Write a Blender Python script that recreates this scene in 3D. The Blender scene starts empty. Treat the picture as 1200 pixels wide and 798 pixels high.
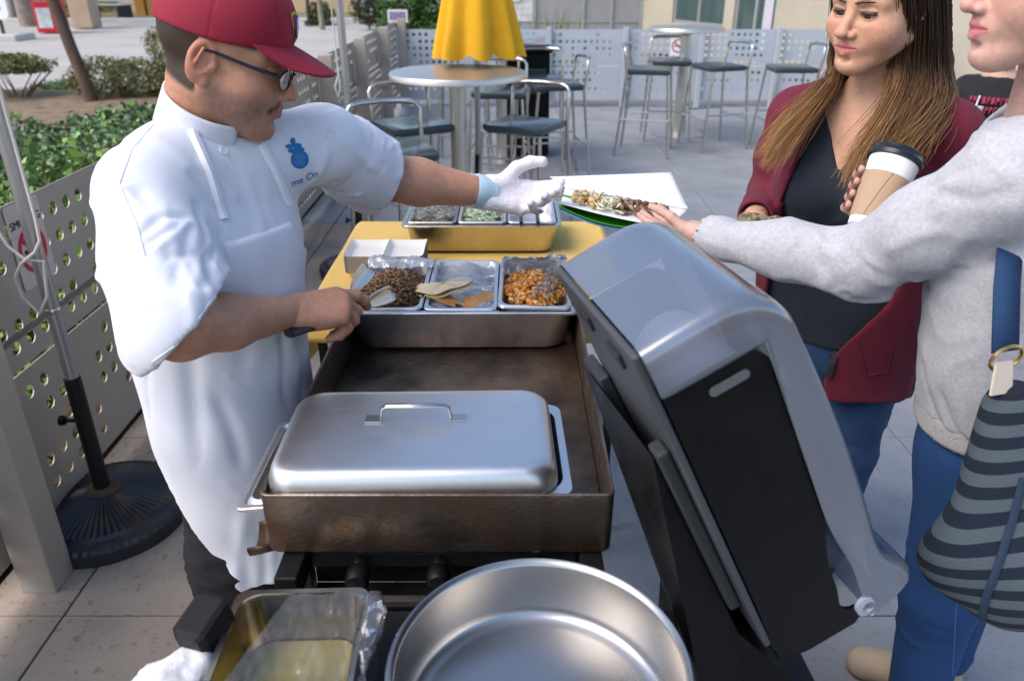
import bpy, bmesh, math, random
import numpy as np
from mathutils import Vector, Matrix
R_ = math.radians
random.seed(7)
rng = np.random.default_rng(7)
sc = bpy.context.scene
COL = sc.collection

# ---------------------------------------------------------------- camera
PITCH, FPX, CH = R_(25.7), 910.0, 1.63
cam = bpy.data.cameras.new('camera')
cam.sensor_width = 36.0
cam.lens = FPX / 1200 * 36
cam.clip_start, cam.clip_end = 0.02, 400
cam.dof.use_dof = True
cam.dof.focus_distance = 1.55
cam.dof.aperture_fstop = 4.5
camo = bpy.data.objects.new('camera', cam)
camo.location = (0, 0, CH)
camo.rotation_euler = (math.pi / 2 - PITCH, 0, 0)
COL.objects.link(camo)
sc.camera = camo

# ---------------------------------------------------------------- sky, sun, exposure
SUN_EL, SUN_AZ = R_(48), R_(-118)      # azimuth measured from +Y towards +X
w = bpy.data.worlds.new('World'); sc.world = w; w.use_nodes = True
nt = w.node_tree
sky = nt.nodes.new('ShaderNodeTexSky'); sky.sky_type = 'NISHITA'
sky.sun_disc = False; sky.sun_elevation = SUN_EL; sky.sun_rotation = SUN_AZ
sky.air_density = 1.0; sky.dust_density = 1.4; sky.ozone_density = 1.0
bg = nt.nodes['Background']; bg.inputs[1].default_value = 0.12
nt.links.new(sky.outputs[0], bg.inputs[0])
sun = bpy.data.lights.new('sun', 'SUN'); sun.energy = 1.45; sun.angle = R_(45); sun.color = (1.0, 0.90, 0.79)
suno = bpy.data.objects.new('sun', sun); COL.objects.link(suno)
sd = Vector((math.sin(SUN_AZ) * math.cos(SUN_EL), math.cos(SUN_AZ) * math.cos(SUN_EL), math.sin(SUN_EL)))
suno.rotation_euler = sd.to_track_quat('Z', 'Y').to_euler()
suno.location = sd * 30
vs = sc.view_settings
vs.view_transform = 'Standard'; vs.look = 'None'; vs.gamma = 1; vs.use_curve_mapping = False
vs.exposure = 1.18
cy = sc.cycles
cy.use_denoising = True
cy.max_bounces = 10; cy.transparent_max_bounces = 14; cy.transmission_bounces = 8
cy.caustics_reflective = False; cy.caustics_refractive = False
cy.sample_clamp_indirect = 6

# ---------------------------------------------------------------- pixel -> world helpers (photograph is 1200 x 798)
FW = Vector((0, math.cos(PITCH), -math.sin(PITCH))); UP = Vector((0, math.sin(PITCH), math.cos(PITCH)))
def ray(u, v): return FW + Vector((1, 0, 0)) * ((u - 600) / FPX) + UP * ((399 - v) / FPX)
def pt(u, v, t): return Vector((0, 0, CH)) + ray(u, v) * t
def pz(u, v, z=0.0):
    r = ray(u, v); return Vector((0, 0, CH)) + r * ((z - CH) / r.z)
def py(u, v, y):
    r = ray(u, v); return Vector((0, 0, CH)) + r * (y / r.y)

# ---------------------------------------------------------------- materials
MATS = {}
def mat(name, col=(.5, .5, .5), rough=.5, metal=0.0, var=0.0, vscale=8.0, bump=0.0, bscale=60.0, col2=None, spec=.5,
        trans=0.0, ior=1.45, attr=None, coat=0.0, sheen=0.0, emit=None, stretch=None, rvar=0.0, alpha=1.0, sss=0.0, thr=None):
    if name in MATS: return MATS[name]
    m = bpy.data.materials.new(name); m.use_nodes = True
    n = m.node_tree.nodes; l = m.node_tree.links
    b = n['Principled BSDF']
    b.inputs['Base Color'].default_value = (*col, 1); b.inputs['Roughness'].default_value = rough
    b.inputs['Metallic'].default_value = metal; b.inputs['Specular IOR Level'].default_value = spec
    b.inputs['Transmission Weight'].default_value = trans; b.inputs['IOR'].default_value = ior
    b.inputs['Coat Weight'].default_value = coat; b.inputs['Sheen Weight'].default_value = sheen
    b.inputs['Alpha'].default_value = alpha
    if sss:
        b.inputs['Subsurface Weight'].default_value = sss
        b.inputs['Subsurface Radius'].default_value = (1, .35, .2); b.inputs['Subsurface Scale'].default_value = .006
    tc = n.new('ShaderNodeTexCoord'); src = tc.outputs['Object']
    if stretch:
        mp = n.new('ShaderNodeMapping'); mp.inputs['Scale'].default_value = stretch
        l.new(src, mp.inputs['Vector']); src = mp.outputs[0]
    base = None
    if attr:
        a = n.new('ShaderNodeAttribute'); a.attribute_name = attr; base = a.outputs['Color']
        l.new(base, b.inputs['Base Color'])
    if var or col2:
        t = n.new('ShaderNodeTexNoise'); t.inputs['Scale'].default_value = vscale; t.inputs['Detail'].default_value = 6
        t.inputs['Roughness'].default_value = .6
        l.new(src, t.inputs['Vector'])
        mr = n.new('ShaderNodeMapRange'); lo, hi = thr or (.32, .68)
        mr.inputs[1].default_value = lo; mr.inputs[2].default_value = hi
        l.new(t.outputs['Fac'], mr.inputs[0])
        mx = n.new('ShaderNodeMix'); mx.data_type = 'RGBA'
        l.new(mr.outputs[0], mx.inputs['Factor'])
        if base is not None:
            mx.blend_type = 'MULTIPLY'; mx.inputs[0].default_value = 1
            g = n.new('ShaderNodeMapRange'); g.inputs[3].default_value = 1 - var; g.inputs[4].default_value = 1 + var * .3
            l.new(mr.outputs[0], g.inputs[0])
            for k in list(l):
                if k.to_socket == mx.inputs['Factor']: l.remove(k)
            l.new(base, mx.inputs['A']); l.new(g.outputs[0], mx.inputs['B'])
        else:
            c2 = col2 or tuple(min(1, c * (1 + var)) for c in col)
            c1 = col if col2 else tuple(c * (1 - var) for c in col)
            mx.inputs['A'].default_value = (*c1, 1); mx.inputs['B'].default_value = (*c2, 1)
        l.new(mx.outputs['Result'], b.inputs['Base Color'])
        if rvar:
            g2 = n.new('ShaderNodeMapRange'); g2.inputs[3].default_value = max(.02, rough - rvar); g2.inputs[4].default_value = rough + rvar
            l.new(mr.outputs[0], g2.inputs[0]); l.new(g2.outputs[0], b.inputs['Roughness'])
    if bump:
        t2 = n.new('ShaderNodeTexNoise'); t2.inputs['Scale'].default_value = bscale; t2.inputs['Detail'].default_value = 4
        l.new(src, t2.inputs['Vector'])
        bp = n.new('ShaderNodeBump'); bp.inputs['Strength'].default_value = bump; bp.inputs['Distance'].default_value = .01
        l.new(t2.outputs['Fac'], bp.inputs['Height']); l.new(bp.outputs[0], b.inputs['Normal'])
    if emit:
        b.inputs['Emission Color'].default_value = (*emit, 1); b.inputs['Emission Strength'].default_value = 1
    MATS[name] = m
    return m
def film_mat(name, tint=(.96, .97, 1), gloss=.5, rough=.06, milk=.06, milkcol=(.9, .92, .95)):
    """thin clear or smoky sheet: transparent + fresnel gloss + a little milky scatter"""
    if name in MATS: return MATS[name]
    m = bpy.data.materials.new(name); m.use_nodes = True
    n = m.node_tree.nodes; l = m.node_tree.links
    n.remove(n['Principled BSDF']); out = n['Material Output']
    tr = n.new('ShaderNodeBsdfTransparent'); tr.inputs[0].default_value = (*tint, 1)
    gl = n.new('ShaderNodeBsdfGlossy'); gl.inputs['Roughness'].default_value = rough
    df = n.new('ShaderNodeBsdfDiffuse'); df.inputs[0].default_value = (*milkcol, 1)
    m1 = n.new('ShaderNodeMixShader'); m1.inputs[0].default_value = milk
    l.new(tr.outputs[0], m1.inputs[1]); l.new(df.outputs[0], m1.inputs[2])
    fr = n.new('ShaderNodeFresnel'); fr.inputs[0].default_value = 1.5
    mu = n.new('ShaderNodeMath'); mu.operation = 'MULTIPLY_ADD'; mu.inputs[1].default_value = 1.4; mu.inputs[2].default_value = gloss * .2
    mu.use_clamp = True
    l.new(fr.outputs[0], mu.inputs[0])
    m2 = n.new('ShaderNodeMixShader'); l.new(mu.outputs[0], m2.inputs[0])
    l.new(m1.outputs[0], m2.inputs[1]); l.new(gl.outputs[0], m2.inputs[2])
    l.new(m2.outputs[0], out.inputs[0])
    MATS[name] = m
    return m

# ---------------------------------------------------------------- objects
def link(name, me, m=None, parent=None, loc=None, rotz=0, smooth=None):
    o = bpy.data.objects.new(name, me)
    COL.objects.link(o)
    if m is not None and me is not None and not me.materials: me.materials.append(m)
    if parent is not None: o.parent = parent
    if loc is not None: o.location = loc
    if rotz: o.rotation_euler = (0, 0, rotz)
    return o
def thing(name, label, cat, loc=(0, 0, 0), rotz=0, group=None):
    o = bpy.data.objects.new(name, None); COL.objects.link(o); o.empty_display_size = .1
    o.location = loc; o.rotation_euler = (0, 0, rotz)
    return tag(o, label, cat, group)
def tag(o, label, cat, group=None):
    o['label'] = label; o['category'] = cat
    if group: o['group'] = group
    return o
def structure(o): o['kind'] = 'structure'; return o
def stuff(o): o['kind'] = 'stuff'; return o
def dup(root, loc, rotz=0, label=None, group=None, name=None):
    r = root.copy(); COL.objects.link(r); r.location = loc; r.rotation_euler = (0, 0, rotz)
    if label: r['label'] = label
    if group: r['group'] = group
    for ch in list(root.children):
        c = ch.copy(); COL.objects.link(c); c.parent = r
        for g in ch.children:
            d = g.copy(); COL.objects.link(d); d.parent = c
    return r

class MB:
    """collects shapes, builds one mesh"""
    def __init__(s): s.v = []; s.f = []; s.c = None
    def add(s, V, F):
        o = len(s.v); s.v += [tuple(p) for p in V]; s.f += [tuple(i + o for i in f) for f in F]; return s
    def box(s, lo, hi, M=None):
        x0, y0, z0 = lo; x1, y1, z1 = hi
        V = [(x0, y0, z0), (x1, y0, z0), (x1, y1, z0), (x0, y1, z0), (x0, y0, z1), (x1, y0, z1), (x1, y1, z1), (x0, y1, z1)]
        if M is not None: V = [M @ Vector(p) for p in V]
        return s.add(V, [(3, 2, 1, 0), (4, 5, 6, 7), (0, 1, 5, 4), (1, 2, 6, 5), (2, 3, 7, 6), (3, 0, 4, 7)])
    def tube(s, P, r, n=10, caps=True, closed=False, flat=1.0, upv=None):
        P = [Vector(p) for p in P]; m = len(P)
        rr = r if isinstance(r, (list, tuple)) else [r] * m
        V = []; prev = None
        for i, p in enumerate(P):
            if closed: t = (P[(i + 1) % m] - P[i - 1]).normalized()
            else: t = (P[min(i + 1, m - 1)] - P[max(i - 1, 0)]).normalized()
            if prev is None:
                a = Vector(upv) if upv else (Vector((0, 0, 1)) if abs(t.z) < .9 else Vector((1, 0, 0)))
                x = (a - t * a.dot(t)).normalized()
            else:
                x = (prev - t * prev.dot(t)).normalized()
            prev = x; y = t.cross(x)
            for k in range(n):
                an = 2 * math.pi * k / n
                V.append(p + x * (math.cos(an) * rr[i] * flat) + y * (math.sin(an) * rr[i]))
        F = []
        for i in range(m if closed else m - 1):
            j = (i + 1) % m
            for k in range(n):
                k2 = (k + 1) % n
                F.append((i * n + k, i * n + k2, j * n + k2, j * n + k))
        if caps and not closed:
            F.append(tuple(range(n - 1, -1, -1))); F.append(tuple((m - 1) * n + k for k in range(n)))
        return s.add(V, F)
    def lathe(s, prof, n=32, c=(0, 0, 0), M=None, wob=None):
        V = []; F = []; m = len(prof)
        for (r, z) in prof:
            for k in range(n):
                a = 2 * math.pi * k / n
                q = r * (wob(a, z) if wob else 1)
                p = Vector((q * math.cos(a), q * math.sin(a), z))
                V.append((M @ p if M is not None else p) + Vector(c))
        for i in range(m - 1):
            for k in range(n):
                k2 = (k + 1) % n
                F.append((i * n + k, i * n + k2, (i + 1) * n + k2, (i + 1) * n + k))
        if prof[0][0] > 1e-6: F.append(tuple(range(n - 1, -1, -1)))
        if prof[-1][0] > 1e-6: F.append(tuple((m - 1) * n + k for k in range(n)))
        return s.add(V, F)
    def prism(s, poly, h, M=None):
        """polygon in xy, extruded along z 0..h"""
        n = len(poly)
        V = [(x, y, 0) for x, y in poly] + [(x, y, h) for x, y in poly]
        if M is not None: V = [M @ Vector(p) for p in V]
        F = [tuple(range(n - 1, -1, -1)), tuple(range(n, 2 * n))] + [(i, (i + 1) % n, n + (i + 1) % n, n + i) for i in range(n)]
        return s.add(V, F)
    def loft(s, rings, cap0=False, cap1=False, close=False, M=None):
        n = len(rings[0]); V = [M @ Vector(p) if M is not None else p for r in rings for p in r]; F = []
        m = len(rings)
        for i in range(m if close else m - 1):
            j = (i + 1) % m
            for k in range(n):
                F.append((i * n + k, i * n + (k + 1) % n, j * n + (k + 1) % n, j * n + k))
        if cap0: F.append(tuple(range(n - 1, -1, -1)))
        if cap1: F.append(tuple((m - 1) * n + k for k in range(n)))
        return s.add(V, F)
    def mesh(s, name='m', smooth=False, bevel=0, angle=40):
        me = bpy.data.meshes.new(name); me.from_pydata([tuple(v) for v in s.v], [], s.f); me.validate(); me.update()
        bm = bmesh.new(); bm.from_mesh(me)
        bmesh.ops.recalc_face_normals(bm, faces=bm.faces)
        if bevel:
            ed = [e for e in bm.edges if len(e.link_faces) == 2 and e.calc_face_angle() > R_(30)]
            bmesh.ops.bevel(bm, geom=ed, offset=bevel, segments=2, affect='EDGES', profile=.5, clamp_overlap=True)
        bm.to_mesh(me); bm.free()
        if smooth:
            me.shade_smooth()
            me.set_sharp_from_angle(angle=R_(angle))
        return me
    def obj(s, name, m, parent=None, smooth=False, bevel=0, angle=40, **k):
        return link(name, s.mesh(name, smooth, bevel, angle), m, parent, **k)
def rrect(w, d, r, z, n=5, cx=0, cy=0):
    P = []
    for (sx, sy, a0) in ((1, 1, 0), (-1, 1, 90), (-1, -1, 180), (1, -1, 270)):
        for i in range(n + 1):
            a = R_(a0 + 90 * i / n)
            P.append(Vector((cx + sx * (w / 2 - r) + r * math.cos(a), cy + sy * (d / 2 - r) + r * math.sin(a), z)))
    return P
def grid_mesh(nx, ny, fn):
    V = [fn(i / (nx - 1), j / (ny - 1)) for j in range(ny) for i in range(nx)]
    F = [(j * nx + i, j * nx + i + 1, (j + 1) * nx + i + 1, (j + 1) * nx + i) for j in range(ny - 1) for i in range(nx - 1)]
    return V, F
def np_mesh(name, V, F, col=None, smooth=True):
    me = bpy.data.meshes.new(name)
    V = np.asarray(V, np.float32); F = np.asarray(F, np.int32); k = F.shape[1]
    me.vertices.add(len(V)); me.vertices.foreach_set('co', V.ravel())
    me.loops.add(F.size); me.loops.foreach_set('vertex_index', F.ravel())
    me.polygons.add(len(F)); me.polygons.foreach_set('loop_start', np.arange(0, F.size, k, dtype=np.int32))
    me.update(calc_edges=True)
    if smooth: me.polygons.foreach_set('use_smooth', np.ones(len(F), bool))
    if col is not None:
        a = me.color_attributes.new('Col', 'FLOAT_COLOR', 'POINT')
        c = np.ones((len(V), 4), np.float32); c[:, :3] = col
        a.data.foreach_set('color', c.ravel())
    me.update()
    return me
def text_mesh(s, size, M, depth=.0006, align='CENTER'):
    c = bpy.data.curves.new('txt', 'FONT'); c.body = s; c.size = size; c.extrude = depth; c.align_x = align; c.align_y = 'CENTER'
    c.resolution_u = 3
    o = bpy.data.objects.new('txt', c); COL.objects.link(o)
    dg = bpy.context.evaluated_depsgraph_get(); me = bpy.data.meshes.new_from_object(o.evaluated_get(dg))
    bpy.data.objects.remove(o); bpy.data.curves.remove(c)
    me.transform(M); me.materials.clear()
    return me
def frame(x, y, o):
    """matrix with given x and y axes (orthonormalised), origin o"""
    x = Vector(x).normalized(); y = Vector(y); y = (y - x * y.dot(x)).normalized(); z = x.cross(y)
    return Matrix(((x.x, y.x, z.x, o[0]), (x.y, y.y, z.y, o[1]), (x.z, y.z, z.z, o[2]), (0, 0, 0, 1)))

# ---------------------------------------------------------------- implicit surfaces (bodies, cloth, heads)
class Field:
    def __init__(s, lo, hi, h):
        s.lo = np.array(lo, np.float32); s.h = h
        s.n = np.ceil((np.array(hi) - s.lo) / h).astype(int) + 1
        s.d = np.full(s.n, 1.0, np.float32)
        s.ax = [s.lo[i] + h * np.arange(s.n[i], dtype=np.float32) for i in range(3)]
    def sub(s, lo, hi):
        a = np.clip(np.floor((np.array(lo) - s.lo) / s.h).astype(int), 0, s.n); b = np.clip(np.ceil((np.array(hi) - s.lo) / s.h).astype(int) + 1, 0, s.n)
        sl = tuple(slice(a[i], b[i]) for i in range(3))
        return sl, s.ax[0][sl[0]][:, None, None], s.ax[1][sl[1]][None, :, None], s.ax[2][sl[2]][None, None, :]
    def comb(s, sl, e, k, op):
        a = s.d[sl]
        if a.size == 0: return
        if op == 'sub': a = -a                        # max(a,-e) = -min(-a,e)
        sg = -1 if op in ('sub', 'int') else 1
        if op == 'int': a = -a; e = -e
        if k > 0:
            h = np.clip(.5 + .5 * (e - a) / k, 0, 1); r = e * (1 - h) + a * h - k * h * (1 - h)
        else: r = np.minimum(a, e)
        s.d[sl] = sg * r
    def cone(s, a, b, ra, rb, k=.02, op='add', sq=None):
        """tapered capsule; sq=(axis, factor) flattens it along an axis"""
        a = np.array(a, np.float32); b = np.array(b, np.float32); m = max(ra, rb) * (max(1, sq[1]) if sq else 1) + k + 3 * s.h
        sl, X, Y, Z = s.sub(np.minimum(a, b) - m, np.maximum(a, b) + m)
        X = X - a[0]; Y = Y - a[1]; Z = Z - a[2]; d = b - a; L = float(d @ d) + 1e-12
        t = np.clip((X * d[0] + Y * d[1] + Z * d[2]) / L, 0, 1)
        X = X - t * d[0]; Y = Y - t * d[1]; Z = Z - t * d[2]
        if sq:
            n = np.array(sq[0], np.float32); n = n / np.linalg.norm(n); q = (X * n[0] + Y * n[1] + Z * n[2]) * (1 / sq[1] - 1)
            X = X + q * n[0]; Y = Y + q * n[1]; Z = Z + q * n[2]
        e = np.sqrt(X * X + Y * Y + Z * Z) - (ra + (rb - ra) * t)
        if sq: e = e * min(1, sq[1])
        s.comb(sl, e, k, op); return s
    def chain(s, P, k=.02, op='add', sq=None):
        for (a, ra), (b, rb) in zip(P[:-1], P[1:]): s.cone(a, b, ra, rb, k, op, sq)
        return s
    def ell(s, c, r, k=.02, op='add', rot=None):
        r = np.array(r, np.float32); m = r.max() + k + 3 * s.h; c = np.array(c, np.float32)
        sl, X, Y, Z = s.sub(c - m, c + m)
        X = X - c[0]; Y = Y - c[1]; Z = Z - c[2]
        if rot is not None:
            A = np.array(rot, np.float32)      # rows: local axes
            X, Y, Z = (A[0][0] * X + A[0][1] * Y + A[0][2] * Z, A[1][0] * X + A[1][1] * Y + A[1][2] * Z, A[2][0] * X + A[2][1] * Y + A[2][2] * Z)
        k0 = np.sqrt((X / r[0]) ** 2 + (Y / r[1]) ** 2 + (Z / r[2]) ** 2)
        k1 = np.sqrt((X / r[0] ** 2) ** 2 + (Y / r[1] ** 2) ** 2 + (Z / r[2] ** 2) ** 2) + 1e-9
        s.comb(sl, k0 * (k0 - 1) / k1, k, op); return s
    def fn(s, f, k=.0, op='int', lo=None, hi=None):
        sl, X, Y, Z = s.sub(s.lo if lo is None else lo, (s.lo + s.h * s.n) if hi is None else hi)
        e = f(X, Y, Z); e = np.broadcast_to(e, s.d[sl].shape).astype(np.float32)
        s.comb(sl, e, k, op); return s
    def mesh(s, smooth=1):
        d = s.d; h = s.h
        d = d.copy(); 
        for ax in range(3):                            # closed at the border
            ix = [slice(None)] * 3; ix[ax] = 0; d[tuple(ix)] = np.maximum(d[tuple(ix)], h); ix[ax] = -1; d[tuple(ix)] = np.maximum(d[tuple(ix)], h)
        sg = d < 0
        nx, ny, nz = d.shape
        cnt = np.zeros((nx - 1, ny - 1, nz - 1), np.int8)
        for i in (0, 1):
            for j in (0, 1):
                for k in (0, 1): cnt += sg[i:nx - 1 + i, j:ny - 1 + j, k:nz - 1 + k]
        act = np.argwhere((cnt > 0) & (cnt < 8))
        cv = {}
        for i in (0, 1):
            for j in (0, 1):
                for k in (0, 1): cv[(i, j, k)] = d[act[:, 0] + i, act[:, 1] + j, act[:, 2] + k]
        acc = np.zeros((len(act), 3), np.float32); num = np.zeros(len(act), np.float32)
        cs = list(cv)
        for p in cs:
            for ax in range(3):
                if p[ax]: continue
                q = list(p); q[ax] = 1; q = tuple(q)
                a, b = cv[p], cv[q]; m = (a < 0) != (b < 0)
                t = np.where(m, a / np.where(m, a - b, 1), 0)
                o = np.tile(np.array(p, np.float32), (len(act), 1)); o[:, ax] += t
                acc += np.where(m[:, None], o, 0); num += m
        V = s.lo + h * (act + acc / num[:, None])
        vid = np.full(cnt.shape, -1, np.int32); vid[act[:, 0], act[:, 1], act[:, 2]] = np.arange(len(act))
        Q = []
        for ax in range(3):
            a = [slice(None)] * 3; b = [slice(None)] * 3; a[ax] = slice(0, -1); b[ax] = slice(1, None)
            m = sg[tuple(a)] != sg[tuple(b)]
            e = np.argwhere(m); o1, o2 = (ax + 1) % 3, (ax + 2) % 3
            ok = (e[:, o1] > 0) & (e[:, o2] > 0) & (e[:, o1] < d.shape[o1] - 1) & (e[:, o2] < d.shape[o2] - 1); e = e[ok]
            inside = sg[tuple(a)][e[:, 0], e[:, 1], e[:, 2]]
            def at(d1, d2):
                g = e.copy(); g[:, o1] += d1; g[:, o2] += d2; return vid[g[:, 0], g[:, 1], g[:, 2]]
            q = np.stack([at(-1, -1), at(0, -1), at(0, 0), at(-1, 0)], 1)
            q[~inside] = q[~inside][:, ::-1]
            Q.append(q)
        F = np.concatenate(Q); F = F[(F >= 0).all(1)]
        for _ in range(smooth): V = relax(V, F)
        return V.astype(np.float32), F
def relax(V, F, lam=.6):
    A = np.zeros_like(V); c = np.zeros(len(V), np.float32)
    for i in range(4):
        j = F[:, (i + 1) % 4]; k = F[:, i]
        for ax in range(3):
            A[:, ax] += np.bincount(k, V[j, ax], len(V)) + np.bincount(j, V[k, ax], len(V))
        c += np.bincount(k, minlength=len(V)) + np.bincount(j, minlength=len(V))
    return V * (1 - lam) + lam * A / np.maximum(c, 1)[:, None]
def normals(V, F):
    n = np.cross(V[F[:, 2]] - V[F[:, 0]], V[F[:, 3]] - V[F[:, 1]]); N = np.zeros_like(V)
    for i in range(4):
        for ax in range(3): N[:, ax] += np.bincount(F[:, i], n[:, ax], len(V))
    return N / (np.linalg.norm(N, axis=1)[:, None] + 1e-12)
def sm(x, a, b):
    t = np.clip((x - a) / (b - a), 0, 1); return t * t * (3 - 2 * t)
def fbm(P, s, seed=0, oct=3):
    r = np.random.default_rng(seed); o = np.zeros(len(P), np.float32); amp = 1.0
    for _ in range(oct):
        for _ in range(3):
            k = r.normal(0, 1, 3) * s; o += amp / 3 * np.sin(P @ k + r.uniform(0, 6.28) + 1.5 * np.sin(P @ (r.normal(0, 1, 3) * s * .6)))
        s *= 2.1; amp *= .5
    return o
def join_np(parts):
    V = []; F = []; C = []; o = 0
    for p in parts:
        V.append(p[0]); F.append(p[1] + o); o += len(p[0])
        c = p[2]; C.append(np.broadcast_to(np.array(c, np.float32), (len(p[0]), 3)))
    return np.concatenate(V), np.concatenate(F), np.concatenate(C)
def xf(M, V):
    A = np.array(M.to_3x3(), np.float32); return V @ A.T + np.array(M.translation, np.float32)
# ================================================================ the setting
m_slab = mat('concrete_slab', (.25, .262, .282), .85, var=.16, vscale=2.5, bump=.25, bscale=90)
m_slab_w = mat('concrete_slab_stained', (.43, .345, .265), .85, col2=(.31, .26, .215), vscale=3.2, bump=.3, bscale=80)
def speckle(m, scale=55, amt=.35, size=(.60, .68)):
    """dark aggregate specks over whatever feeds the base colour"""
    n = m.node_tree.nodes; l = m.node_tree.links; b = n['Principled BSDF']
    t = n.new('ShaderNodeTexNoise'); t.inputs['Scale'].default_value = scale; t.inputs['Detail'].default_value = 2
    tc = n.new('ShaderNodeTexCoord'); geo = n.new('ShaderNodeNewGeometry')
    l.new(geo.outputs['Position'], t.inputs['Vector'])
    mr = n.new('ShaderNodeMapRange'); mr.inputs[1].default_value, mr.inputs[2].default_value = size
    mr.inputs[3].default_value = 1; mr.inputs[4].default_value = 1 - amt; l.new(t.outputs['Fac'], mr.inputs[0])
    mx = n.new('ShaderNodeMix'); mx.data_type = 'RGBA'; mx.blend_type = 'MULTIPLY'; mx.inputs[0].default_value = 1
    for k in list(l):
        if k.to_socket == b.inputs['Base Color']: src = k.from_socket
    l.new(src, mx.inputs['A']); l.new(mr.outputs[0], mx.inputs['B']); l.new(mx.outputs['Result'], b.inputs['Base Color'])
    # broad stains, shared across slabs
    t3 = n.new('ShaderNodeTexNoise'); t3.inputs['Scale'].default_value = 1.1; t3.inputs['Detail'].default_value = 7; t3.inputs['Roughness'].default_value = .7
    l.new(geo.outputs['Position'], t3.inputs['Vector'])
    m3 = n.new('ShaderNodeMapRange'); m3.inputs[1].default_value = .5; m3.inputs[2].default_value = .75; m3.inputs[3].default_value = 1; m3.inputs[4].default_value = .72
    l.new(t3.outputs['Fac'], m3.inputs[0])
    mx2 = n.new('ShaderNodeMix'); mx2.data_type = 'RGBA'; mx2.blend_type = 'MULTIPLY'; mx2.inputs[0].default_value = 1
    l.new(mx.outputs['Result'], mx2.inputs['A']); l.new(m3.outputs[0], mx2.inputs['B']); l.new(mx2.outputs['Result'], b.inputs['Base Color'])
def rust_streaks(m, col=(.30, .15, .05), scale=2.4, band=(.56, .66), amt=.75):
    n = m.node_tree.nodes; l = m.node_tree.links; b = n['Principled BSDF']
    geo = n.new('ShaderNodeNewGeometry'); t = n.new('ShaderNodeTexNoise'); t.inputs['Scale'].default_value = scale; t.inputs['Detail'].default_value = 8
    t.inputs['Distortion'].default_value = 1.2
    l.new(geo.outputs['Position'], t.inputs['Vector'])
    mr = n.new('ShaderNodeMapRange'); mr.inputs[1].default_value, mr.inputs[2].default_value = band; mr.inputs[4].default_value = amt
    l.new(t.outputs['Fac'], mr.inputs[0])
    for k in list(l):
        if k.to_socket == b.inputs['Base Color']: src = k.from_socket
    mx = n.new('ShaderNodeMix'); mx.data_type = 'RGBA'; l.new(mr.outputs[0], mx.inputs['Factor']); l.new(src, mx.inputs['A'])
    mx.inputs['B'].default_value = (*col, 1); l.new(mx.outputs['Result'], b.inputs['Base Color'])
speckle(m_slab, 55, .22, (.6, .7)); speckle(m_slab_w, 38, .35, (.60, .70)); rust_streaks(m_slab_w, (.26, .17, .09), 2.4, (.58, .72), .5)
m_joint = mat('joint_dirt', (.05, .045, .04), .95)
m_soil = mat('mulch', (.13, .09, .06), .95, col2=(.27, .20, .13), vscale=7, bump=.8, bscale=40)
m_drive = mat('driveway_concrete', (.40, .375, .345), .85, var=.1, vscale=.8, bump=.1, bscale=40)
m_lawn = mat('lawn', (.07, .12, .03), .95, col2=(.15, .18, .06), vscale=3, bump=.8, bscale=50)
m_walk = mat('sidewalk', (.45, .38, .32), .9, var=.1, vscale=1.5)

def sheet(name, P, z, m):
    o = MB().add([(x, y, z) for x, y in P], [tuple(range(len(P)))]).obj(name, m); return structure(o)
sheet('ground', [(-120, -30), (120, -30), (120, 160), (-120, 160)], -.06, m_soil)
sheet('driveway', [(-60, 10.6), (-7.5, 10.4), (-4.5, 12.4), (-3.4, 15), (-3.4, 27.4), (-60, 27.4)], -.03, m_drive)
sheet('street', [(-60, 34), (60, 34), (60, 120), (-60, 120)], -.03, mat('street_asphalt', (.30, .31, .33), .9, var=.08, vscale=.5))
sheet('lawn', [(-3.35, 20.3), (1.5, 20.3), (1.5, 33.5), (-3.35, 33.5)], -.028, m_lawn)
sheet('sidewalk', [(-3.4, 13.4), (2, 13.4), (2, 20.2), (-3.4, 20.2)], -.026, m_walk)
# kerb beyond the driveway and the verge behind it
structure(MB().box((-60, 27.4, -.1), (-3.4, 27.75, .1)).obj('kerb', mat('kerb_concrete', (.5, .48, .45), .9, var=.1, vscale=2), bevel=.02))
sheet('verge', [(-60, 27.75), (-3.4, 27.75), (-3.4, 34), (-60, 34)], .02, mat('verge_soil', (.2, .15, .1), .95, col2=(.16, .2, .07), vscale=1.2, bump=.5))
# planting bed, gently mounded
def bedz(x, y): return .03 + .05 * math.sin(x * 1.3 + y * .7) * math.sin(y * .9) + .10 * max(0, min(1, (-x - 1.6) / 2.5))
V, F = grid_mesh(40, 50, lambda a, b: (-1.52 - 8.5 * a * (1 - .25 * max(0, b - .75)), .2 + 10.6 * b, 0))
V = [(x, y, bedz(x, y) + .02 * random.random()) for x, y, z in V]
structure(MB().add(V, F).obj('planting_bed', m_soil, smooth=True, angle=80))

# patio slabs
patio = structure(sheet('patio', [(-1.5, -1.1), (7.2, -1.1), (7.2, 12.6), (-1.5, 12.6)], -.014, m_joint))
SL = .91
slab_me = {}
for kind, mm in (('a', m_slab), ('b', m_slab_w)):
    g = MB().box((.002, .002, -.05), (SL - .002, SL - .002, 0)); me = g.mesh('slab', bevel=.003); me.materials.append(mm); slab_me[kind] = me
for i in range(-1, 9):
    for j in range(-3, 12):
        x = -1.25 + SL * i; y = 1.62 + SL * j
        stain = x < -.6 and y < 4.5
        o = link('slab', slab_me['b' if stain else 'a'], None, patio)
        o.location = (x, y, random.uniform(-.0015, .0015))
        if i == -1:                                   # cut slabs along the fence
            o.scale.x = .27; o.location.x = -1.5

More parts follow.
